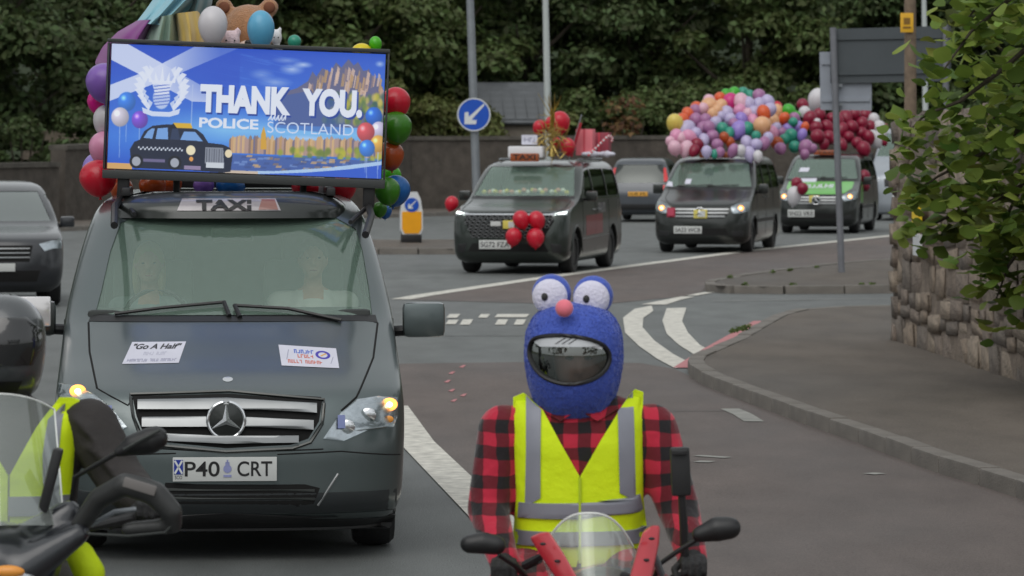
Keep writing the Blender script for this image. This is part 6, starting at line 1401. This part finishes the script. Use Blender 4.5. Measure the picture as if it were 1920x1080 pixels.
# fairing: red side strips, dark dash, screen
def slab(pts, th, name, m, parent, n_=Vector((0,1,0))):
    k = len(pts); mb = MB(); mb.add([tuple(p) for p in pts]+[tuple(p+n_*th) for p in pts], [tuple(range(k)),tuple(range(k,2*k))[::-1]]+[(i,i+k,(i+1)%k+k,(i+1)%k) for i in range(k)]); o = fixn(mb.build(name, m, None, 0))
    md = o.modifiers.new('v','BEVEL'); md.width = min(.012, th*.3); md.segments = 2; bake(o); o.data.polygons.foreach_set('use_smooth', [True]*len(o.data.polygons)); o.data.set_sharp_from_angle(angle=.6); o.parent = parent; return o
fl_ = slab([q(993,1008,.02),q(1012,1000,0),q(1030,997,-.02),q(1058,1040,-.06),q(1082,1082,-.10),q(1110,1140,-.14),q(1072,1140,-.10),q(1044,1088,-.05),q(1012,1040,0)], .03, 'fairing_left', P_red, B1)
fr_ = slab([q(1205,998,0),q(1222,986,0),q(1238,986,.02),q(1236,1020,.0),q(1222,1085,-.05),q(1208,1140,-.1),q(1168,1140,-.12),q(1180,1085,-.08),q(1196,1030,-.04)], .03, 'fairing_right', P_red, B1)
for (px, py), o in (((1018,1020),fl_),((1045,1052),fl_),((1212,1050),fr_),((1222,1010),fr_)): MB().ell(q(px,py,-.055 if o is fl_ else -.04), (.010,.006,.005), 10, 6).build('screw', M_ink, o)
# the nose below the screen
b = MB(); b.ell(q(1125,1180,.05), (.16,.20,.17)); b.caps(q(1085,1120,0), .05, q(1170,1120,0), .05); remesh(b, 'nose_fairing', P_red, B1, .015, 5)
MB().ell(q(1125,1180,-.13), (.09,.05,.07)).build('headlamp', M_lampin, B1)
sc = MB(); vs = []; fs = []; nu, nv = 20, 14
for j in range(nv+1):
    v = j/nv
    for i in range(nu+1):
        u = 2*i/nu-1; yt = 962+62*abs(u)**2.6; yb_ = 1128; py = yt+(yb_-yt)*(1-v); cxp = 1112-8*v; hwp = 92-26*(1-v)**1.3*1.0
        if v > .75: hwp *= 1-.10*((v-.75)/.25)**2
        p = q(cxp+u*hwp, py, -.10+.16*v+.12*u*u); vs.append(tuple(p))
for j in range(nv):
    for i in range(nu): a = j*(nu+1)+i; fs.append((a, a+1, a+nu+2, a+nu+1))
so_ = sc.add(vs, fs).build('windscreen', M_scr, B1, 60); MB().tube([Vector(vs[nv*(nu+1)+i]) for i in range(nu+1)]+[], .0035, 6).build('windscreen_edge', mat('clear_edge', (.8,.82,.8), .2), so_)
MB().ell(q(1130,1092,.05), (.10,.06,.05)).build('instruments', M_blk, B1)
MB().tube([q(930,1078,.30),q(1000,1100,.2),q(1110,1120,.14),q(1220,1100,.2),q(1310,1072,.30)], .014, 10).build('handlebar', M_blk, B1)
for a, b_ in (((930,1078,.30),(975,1090,.24)),((1310,1072,.30),(1262,1088,.24))): MB().tube([q(*a),q(*b_)], .019, 10).build('grip', M_rub, B1)
MB().tube([q(1000,1052,.1),q(1020,1040,.04),q(1035,1055,.02)], .012, 8).tube([q(985,1060,.16),q(1010,1048,.1)], .016, 8).build('brake_reservoir', M_blk, B1)
def mirror_pod(pts, r, name, parent, stem, tilt):
    b = MB(); n = len(pts)
    for (p0, r0), (p1, r1) in zip(pts, pts[1:]): b.caps(p0, r0, p1, r1)
    o = remesh(b, name, M_blk, parent, .007, 4); MB().tube(stem, .008, 8).build('mirror_stem', M_blk, o); return o
mirror_pod([(q(880,1020,.1),.030),(q(905,1018,.1),.036),(q(930,1022,.1),.032)], 0, 'mirror', B1, [q(935,1040,.12),q(965,1060,.15),q(990,1085,.2)], 0)
mirror_pod([(q(1312,1002,.05),.026),(q(1345,992,.05),.040),(q(1368,990,.05),.036)], 0, 'mirror', B1, [q(1312,1008,.06),q(1270,1034,.08),q(1236,1058,.1),q(1225,1090,.14)], 0)
# phone holder on a stalk
ph = MB().box(q(1276,884,.22), (.062,.03,.155), Matrix.Rotation(-.04,3,'Y'), bev=.010).build('phone_holder', M_blk, B1); MB().tube([q(1278,925,.23),q(1282,985,.24),q(1285,1085,.28)], [.012,.014,.014], 8).build('holder_arm', M_blk, ph); MB().box(q(1274,848,.20), (.05,.03,.016), bev=.005).build('holder_clip', M_rub, ph)
MB().tube([q(1226,1040,.02),q(1240,1075,.1)], .012, 8).build('clutch_lever', M_galv, B1)

def rider(name, label, x, D, shoulder_z, mats, arms, bike_D, hd=.115):
    # torso loft + limbs, one continuous body
    t = thing(name, label, 'person', (x, D, 0)); sz = shoulder_z
    T = [(.74,-.12,.17,.12,.13,.12),(.84,-.13,.195,.13,.13,.13),(.98,-.135,.205,.135,.12,.12),(1.12,-.14,.215,.14,.12,.12),(1.26,-.14,.225,.14,.12,.12),(1.34,-.125,.225,.125,.11,.11),(sz-.03,-.10,.20,.10,.10,.10),(sz,-.07,.13,.07,.08,.08),(sz+.03,-.05,.07,.05,.07,.07)]
    L = Loft(T, 2.2, 2.2); b = MB(); L.mesh([.74+(sz+.03-.74)*i/30 for i in range(31)], 0, b)
    b.caps((0,.0,sz-.02), .065, (0,-.01,sz+hd-.1), .058); b.ell((0,-.03,sz+hd), (.08,.10,.115)); b.caps((0,-.125,sz+hd+.005), .014, (0,-.14,sz+hd-.03), .017)
    for (sh, el, ha) in arms: b.caps(sh, .088, el, .070); b.caps(el, .068, ha, .050)
    for sg in (-1,1):
        b.caps((sg*.11,.02,.86), .115, (sg*.27,-.42,.80), .078); b.caps((sg*.27,-.42,.80), .074, (sg*.25,-.22,.38), .05); b.caps((sg*.25,-.22,.36), .045, (sg*.25,-.40,.30), .042)
    o = remesh(b, 'body', mats, t, .0125, 5); mi = []
    for p in o.data.polygons:
        c = p.center; k = 0
        if c.z < .9 and (c.y < -.16 or abs(c.x) > .22 or c.z < .8) and not any((c-Vector(a[2])).length < .2 for a in arms): k = 1
        if c.z > sz+hd-.08 and abs(c.x) < .11: k = 2
        mi.append(k)
    o.data.polygons.foreach_set('material_index', mi)
    for sg in (-1,1): MB().box((sg*.25,-.36,.27), (.1,.28,.1), bev=.03).build('boot', M_glove, t)
    return t, L
def hand(parent, c, side, m):
    # gloved hand closed on the grip: palm and five separate fingers
    c = Vector(c); b = MB(); b.box(c+Vector((0,.02,.03)), (.085,.075,.035), bev=.014); b.caps(c+Vector((0,.08,.03)), .034, c+Vector((0,.04,.03)), .036)
    for k in range(4):
        x = -.033+.022*k; l_ = (.9,1.0,1.04,.84)[k]; p0 = c+Vector((x,-.015,.035)); p1 = p0+Vector((0,-.036*l_,-.012)); p2 = p1+Vector((0,-.006,-.034*l_)); p3 = p2+Vector((0,.026*l_,-.014)); b.caps(p0, .0105, p1, .010); b.caps(p1, .010, p2, .0095); b.caps(p2, .0095, p3, .0085)
    s = -side; p0 = c+Vector((s*.035,.03,.02)); p1 = p0+Vector((s*.025,-.025,-.02)); p2 = p1+Vector((-s*.005,-.03,-.02)); b.caps(p0, .014, p1, .012); b.caps(p1, .012, p2, .010)
    return remesh(b, 'glove', m, parent, .0045, 2)
SZ = 1.435
rl = lambda px, py, d=0: at(px, py, DR+d)-Vector((XR, DR, 0))
hl_, hr2 = rl(945,1075,-.33), rl(1300,1068,-.33)
RD, LT = rider('person', 'motorcyclist in blue furry helmet cover, red plaid shirt and yellow high visibility vest', XR, DR, SZ, [M_plaid, M_jean, M_skin],
    [(rl(945,808,.0), rl(915,955,-.05), hl_+Vector((0,.06,.03))), (rl(1222,806,.0), rl(1275,962,-.05), hr2+Vector((0,.06,.03)))], DBk)
hand(RD, hl_, -1, M_glove); hand(RD, hr2, 1, M_glove)
RT = tracer(LT, (XR, DR, 0), 0)
ck = lambda *pp: [RT(*p) for p in pp]
# vest
vest = LT.patch([(x, z) for x, z in ck((962,745),(982,737),(1018,768),(1052,832),(1086,892),(1087,960),(1087,1040),(1080,1062),(962,1050),(962,1000),(968,930),(964,830))], .022, .03, 24, 18).build('vest', M_visc, RD, 50)
LT.patch(ck((1206,735),(1190,730),(1165,762),(1126,826),(1088,893),(1088.5,960),(1088.5,1040),(1090,1062),(1216,1046),(1214,1000),(1206,930),(1204,830)), .022, .03, 24, 18).build('vest_panel', M_visc, vest, 50)
LT.patch(ck((986,741),(1014,766),(1013,850),(1013,945),(984,945),(986,850)), .028, .01, 14, 5).build('reflective_band', M_refl, vest, 50); LT.patch(ck((1158,770),(1186,734),(1190,850),(1192,935),(1162,935),(1160,850)), .028, .01, 14, 5).build('reflective_band', M_refl, vest, 50)
LT.patch(ck((972,940),(1086,944),(1200,925),(1206,955),(1086,972),(970,968)), .031, .01, 5, 24).build('reflective_band', M_refl, vest, 50); LT.patch(ck((966,990),(1086,996),(1212,984),(1214,1014),(1086,1024),(966,1018)), .031, .01, 5, 24).build('reflective_band', M_refl, vest, 50)
MB().tube([LT.P(*RT(1087,y), .028) for y in range(894,1060,8)], .005, 6).build('zip', mat('zip_yellow', (.45,.6,.02), .6), vest)
# back of the vest
LT.patch([(-.17,.9),(.17,.9),(.20,1.2),(.17,SZ-.06),(-.17,SZ-.06),(-.20,1.2)], .022, .03, 14, 18, back=True).build('vest_back', M_visc, vest, 50)
# shirt collar
for sg in (-1,1):
    c0 = Vector((sg*.045,-.10,SZ+.02)); cl = slab([Vector((sg*.02,-.135,SZ-.05)),Vector((sg*.06,-.13,SZ-.075)),Vector((sg*.13,-.10,SZ-.035)),Vector((sg*.10,-.05,SZ+.05)),Vector((sg*.05,-.08,SZ+.045))], .012, 'collar', M_plaid, RD)
# helmet with furry cover
M_bluefur = mat('blue_plush', (.055,.10,.44), .95, sheen=.35, var=.12, vscale=14, bump=.4, bscale=60)
hc = rl(1076,678,-.06); HK = [(-.222,.02,.04,.05,.14,.05),(-.19,-.045,.095,.08,.15,.08),(-.13,-.105,.128,.125,.16,.11),(-.06,-.135,.15,.15,.17,.13),(.02,-.145,.160,.155,.18,.15),(.08,-.14,.157,.15,.175,.15),(.13,-.115,.140,.13,.155,.14),(.165,-.08,.11,.10,.12,.11),(.185,-.04,.07,.06,.08,.07),(.193,-.01,.03,.03,.04,.03)]
LH = Loft(HK, 2.2, 2.2); hm = LH.mesh([-.222+.415*i/44 for i in range(45)]); helmet = fixn(hm.build('helmet_cover', M_bluefur, None, 40))
vp_px = [(990,668),(994,640),(1010,630),(1060,628),(1110,636),(1140,652),(1146,676),(1132,700),(1104,716),(1070,722),(1036,716),(1008,700)]
RH = tracer(LH, Vector((XR, DR, 0))+hc, 0); vpoly = smooth_poly([RH(*p) for p in vp_px])
cv = MB().ell((0,.02,0), (.115,.13,.15)); cv = fixn(cv.build('cutter', M_seam, None, 0)); boolean(helmet, [cv, prism_y(vpoly, -.4, 0, M_ink)]); helmet.parent = RD; helmet.location = hc
# fur tufts
bpy.context.view_layer.update(); rnd = random.Random(3); fv = []; ffc = []
def tuft(p, nrm, ln):
    nrm = (nrm+Vector((rnd.gauss(0,.4), rnd.gauss(0,.4), rnd.gauss(-.25,.4)))).normalized(); a = nrm.cross(Vector((rnd.gauss(0,1), rnd.gauss(0,1), rnd.gauss(0,1)))).normalized()*.0013; k = len(fv); fv.extend([tuple(p-a), tuple(p+a), tuple(p+nrm*ln)]); ffc.append((k,k+1,k+2))
for i in range(26000):
    z_ = rnd.uniform(-.2,.19); yf, w_, k_, yb, kb = LH.par(z_); a = rnd.uniform(-PI,PI); x = w_*.999*math.sin(a)
    y = LH.Y(x, z_) if math.cos(a) > 0 else LH.YB(x, z_)
    if math.cos(a) > 0:
        ins = False
        for (xa,za), (xb,zb2) in zip(vpoly, vpoly[1:]+vpoly[:1]):
            if ((za > z_) != (zb2 > z_)) and (x < (xb-xa)*(z_-za)/(zb2-za)+xa): ins = not ins
        if ins: continue
    tuft(Vector((x,y,z_)), Vector((math.sin(a), -math.cos(a)*1.0, z_*2.2)).normalized(), rnd.uniform(.002,.005))
me = bpy.data.meshes.new('plush_fur'); me.from_pydata(fv, [], ffc); me.materials.append(M_bluefur); mkobj('plush_fur', me, helmet, 0, 'stuff')
vz = LH.patch(vpoly, -.008, 0, 12, 16).build('visor', glass('visor_glass', (.5,.52,.53), .16, .04), helmet, 60)
q_ = []
for a, b_ in zip(vpoly, vpoly[1:]+vpoly[:1]): q_.append(LH.P(a[0], a[1], -.002)); q_.append(LH.P((a[0]+b_[0])/2, (a[1]+b_[1])/2, -.002))
MB().tube(q_, .007, 6, closed=True).build('visor_rim', M_ink, helmet)
br_ = [RH(*p) for p in ((1000,640),(1012,632),(1060,630),(1108,638),(1132,650),(1128,656),(1100,648),(1060,648),(1012,650))]
bo = LH.patch(br_, -.004, .004, 5, 14).build('brow_strip', mat('helmet_white', srgb(195,198,202), .3, coat=1), helmet, 60)
(xa,za), (xb,zb2) = RH(1040,634), RH(1085,645); lettering('///', xa, xb, zb2, za, lambda x, z: tuple(LH.P(x, z, -.002)), M_ink, bo, bold=0, shear=.3)
M_eyew = mat('plush_white', srgb(212,210,228), .95, sheen=.4, bump=.4, bscale=90)
for px, py, r in ((1031,556,33),(1109,560,34)):
    c = rl(px,py,-.06)-hc; rr = r*DR/FP; eb = MB().ell(c+Vector((0.006,.032,.008)), (rr*1.12,.05,rr*1.12), 20, 14).build('eye_back', M_bluefur, helmet); MB().ell(c, (rr,.032,rr), 24, 14).build('eye_white', M_eyew, eb)
    pu = rl(px-10,py+0,-.06)-hc; MB().ell(pu+Vector((.0 if px < 1050 else -.0,-.031,.0)), (.011,.006,.013), 14, 8).build('pupil', mat('pupil_grey', (.02,.02,.02), .6), eb)
MB().ell(rl(1058,578,-.19)-hc, (.029,.028,.029), 18, 12).build('nose', mat('plush_pink', srgb(228,120,135), .9, sheen=.4), helmet)
# eyes behind the visor
for sg in (-1,1): MB().ell((sg*.03,-.125,SZ+.13), (.014,.008,.007), 8, 6).build('eye', M_ink, RD)

# ------------------------------------------------------------------ left rider, cut off by the frame
DL = 12.7; XL = gx(18,DL); DB2 = 12.15; XB2 = gx(-30,DB2)
B2 = bike('motorcycle', 'dark touring motorcycle at the left edge with tall clear windscreen', XB2, DB2, P_dark); OB2 = Vector((XB2, DB2, 0)); q = lambda px, py, d=0: at(px, py, DB2+d)-OB2
rl2 = lambda px, py, d=0: at(px, py, DL+d)-Vector((XL, DL, 0)); SZ2 = 1.425; hL, hR = rl2(-150,960,-.35), rl2(282,958,-.30)
R2d, LT2 = rider('person', 'motorcyclist in dark jacket, black helmet and yellow vest at the left edge', XL, DL, SZ2, [M_jack, M_jean, M_skin], [(rl2(-120,790,.0), rl2(-190,930,-.05), hL+Vector((0,.06,.03))), (rl2(165,800,.0), rl2(225,900,-.08), hR+Vector((0,.06,.03)))], DB2, .17)
hand(R2d, hL, -1, M_glove); hand(R2d, hR, 1, M_glove)
b = MB(); b.caps(rl2(168,800,.0), .092, rl2(226,898,-.08), .078); b.caps(rl2(226,898,-.08), .08, rl2(272,940,-.2), .06)
for k in range(6): p0 = rl2(172+11*k,800+19*k,-.02-.014*k); b.ell(p0, (.090+.008*(k % 2),.095,.026), rot=Matrix.Rotation(.5+.2*(k % 3),3,'Y'))
for k in range(4): b.ell(rl2(232+12*k,905+11*k,-.09-.03*k), (.03,.085,.082-.006*k), rot=Matrix.Rotation(.6,3,'Y'))
remesh(b, 'sleeve', M_jack, R2d, .010, 2)
RT2 = tracer(LT2, (XL, DL, 0), 0); ck = lambda *pp: [RT2(*p) for p in pp]
vest = LT2.patch(ck((20,890),(70,800),(112,745),(128,742),(150,750),(152,790),(140,850),(136,900),(136,1060),(20,1060)), .024, .03, 24, 16).build('vest', M_visc, R2d, 50)
LT2.patch(ck((-110,750),(-80,742),(-40,800),(16,890),(16,1060),(-110,1060)), .024, .03, 20, 14).build('vest_panel', M_visc, vest, 50)
LT2.patch(ck((92,785),(124,755),(112,850),(114,945),(84,945),(82,850)), .031, .01, 12, 5).build('reflective_band', M_refl, vest, 50); LT2.patch(ck((18,930),(136,925),(136,962),(18,966)), .034, .01, 4, 14).build('reflective_band', M_refl, vest, 50); LT2.patch(ck((18,1000),(136,996),(136,1030),(18,1034)), .034, .01, 4, 14).build('reflective_band', M_refl, vest, 50)
# helmet: glossy dark shell with black visor
hc2 = rl2(2,652,-.05); HK2 = [(-.16,-.02,.08,.09,.13,.08),(-.13,-.09,.11,.11,.15,.11),(-.06,-.125,.13,.13,.165,.13),(.02,-.13,.138,.135,.17,.14),(.08,-.115,.13,.12,.16,.13),(.125,-.085,.105,.10,.13,.11),(.155,-.045,.07,.065,.09,.07),(.168,-.0,.03,.03,.04,.03)]
LH2 = Loft(HK2, 2.2, 2.2); hm2 = fixn(LH2.mesh([-.16+.328*i/36 for i in range(37)]).build('helmet', paint('helmet_graphite', (.06,.065,.07), .4), R2d, 40)); hm2.location = hc2
LH2.patch([(-.11,-.05),(.11,-.05),(.135,.0),(.132,.06),(.09,.10),(-.09,.10),(-.132,.06),(-.135,.0)], .006, .008, 12, 18).build('visor', mat('visor_black', (.004,.004,.005), .12, coat=1), hm2, 60)
LH2.patch([(-.06,-.135),(.06,-.135),(.08,-.10),(-.08,-.10)], .006, .008, 4, 10).build('chin_vent', M_ink, hm2)
# windscreen, mirror, hand guard, dash
sc = MB(); vs = []; fs = []
for j in range(nv+1):
    v = j/nv
    for i in range(nu+1):
        u = 2*i/nu-1; yt = 738+30*abs(u)**3; py = yt+(985-yt)*(1-v); p = q(-30+u*(150-18*v), py, -.14+.22*v+.13*u*u); vs.append(tuple(p))
for j in range(nv):
    for i in range(nu): a = j*(nu+1)+i; fs.append((a, a+1, a+nu+2, a+nu+1))
so_ = sc.add(vs, fs).build('windscreen', glass('bike_screen2', (.72,.78,.75), .07, .03, .16), B2, 60); MB().tube([Vector(vs[nv*(nu+1)+i]) for i in range(nu+1)], .003, 6).tube([Vector(vs[j*(nu+1)+nu]) for j in range(nv+1)], .003, 6).build('windscreen_edge', mat('clear_edge'), so_)
o = mirror_pod([(q(222,848,.0),.016),(q(250,834,.0),.034),(q(282,826,.0),.042),(q(292,822,.0),.038)], 0, 'mirror', B2, [q(222,848,.0),q(180,872,.04),q(140,895,.08),q(132,960,.12)], 0)
MB().tube([q(232,843,-.04),q(262,826,-.05),q(300,806,-.045)], .006, 6).build('mirror_ridge', M_dash, o)
b = MB()
for (p0, r0), (p1, r1) in zip([((150,985,-.02),.03),((185,935,-.07),.034),((235,908,-.13),.036),((290,925,-.16),.038),((322,960,-.16),.034),((326,985,-.14),.026)], [((185,935,-.07),.034),((235,908,-.13),.036),((290,925,-.16),.038),((322,960,-.16),.034),((326,985,-.14),.026),((240,992,-.10),.022)]): b.caps(q(*p0), r0, q(*p1), r1)
hg = remesh(b, 'hand_guard', mat('guard_grey', (.03,.031,.031), .45, var=.15), B2, .010, 4)
MB().box(q(262,912,-.205), (.10,.008,.03), Matrix.Rotation(.30,3,'Y'), bev=.003).build('guard_trim', mat('guard_pale', srgb(112,108,106), .5), hg); MB().tube([q(150,1000,-.05),q(240,1005,-.13),q(310,998,-.16),q(332,975,-.17)], .0045, 6).build('guard_edge', M_dash, hg)
MB().tube([q(170,985,-.02),q(215,960,-.02),q(255,955,0)], .008, 8).build('lever', M_galv, B2)
MB().tube([q(-120,985,.25),q(-30,1010,.12),q(120,1000,.12),q(270,965,.24)], .014, 10).build('handlebar', M_blk, B2); MB().tube([q(205,982,.20),q(300,958,.26)], .019, 10).build('grip', M_rub, B2)
b = MB(); b.ell(q(-30,1060,.02), (.24,.2,.14)); b.caps(q(60,1010,0), .06, q(130,960,.02), .04); b.caps(q(40,1070,-.1), .07, q(150,1000,-.05), .035); remesh(b, 'front_fairing', P_dark, B2, .015, 5)
MB().box(q(95,900,-.02), (.03,.05,.2), Matrix.Rotation(.25,3,'Y'), bev=.01).build('windscreen_bracket', M_blk, B2); MB().ell(q(20,1100,-.14), (.09,.05,.06)).build('headlamp', M_lampin, B2); MB().ell(q(15,1072,-.17), (.05,.02,.02)).build('indicator', M_ambo, B2)
# yellow knee guard of the left rider
b = MB(); b.caps(rl2(150,1040,-.36), .045, rl2(168,1075,-.4), .05); remesh(b, 'knee_band', M_visc, R2d, .01, 3)
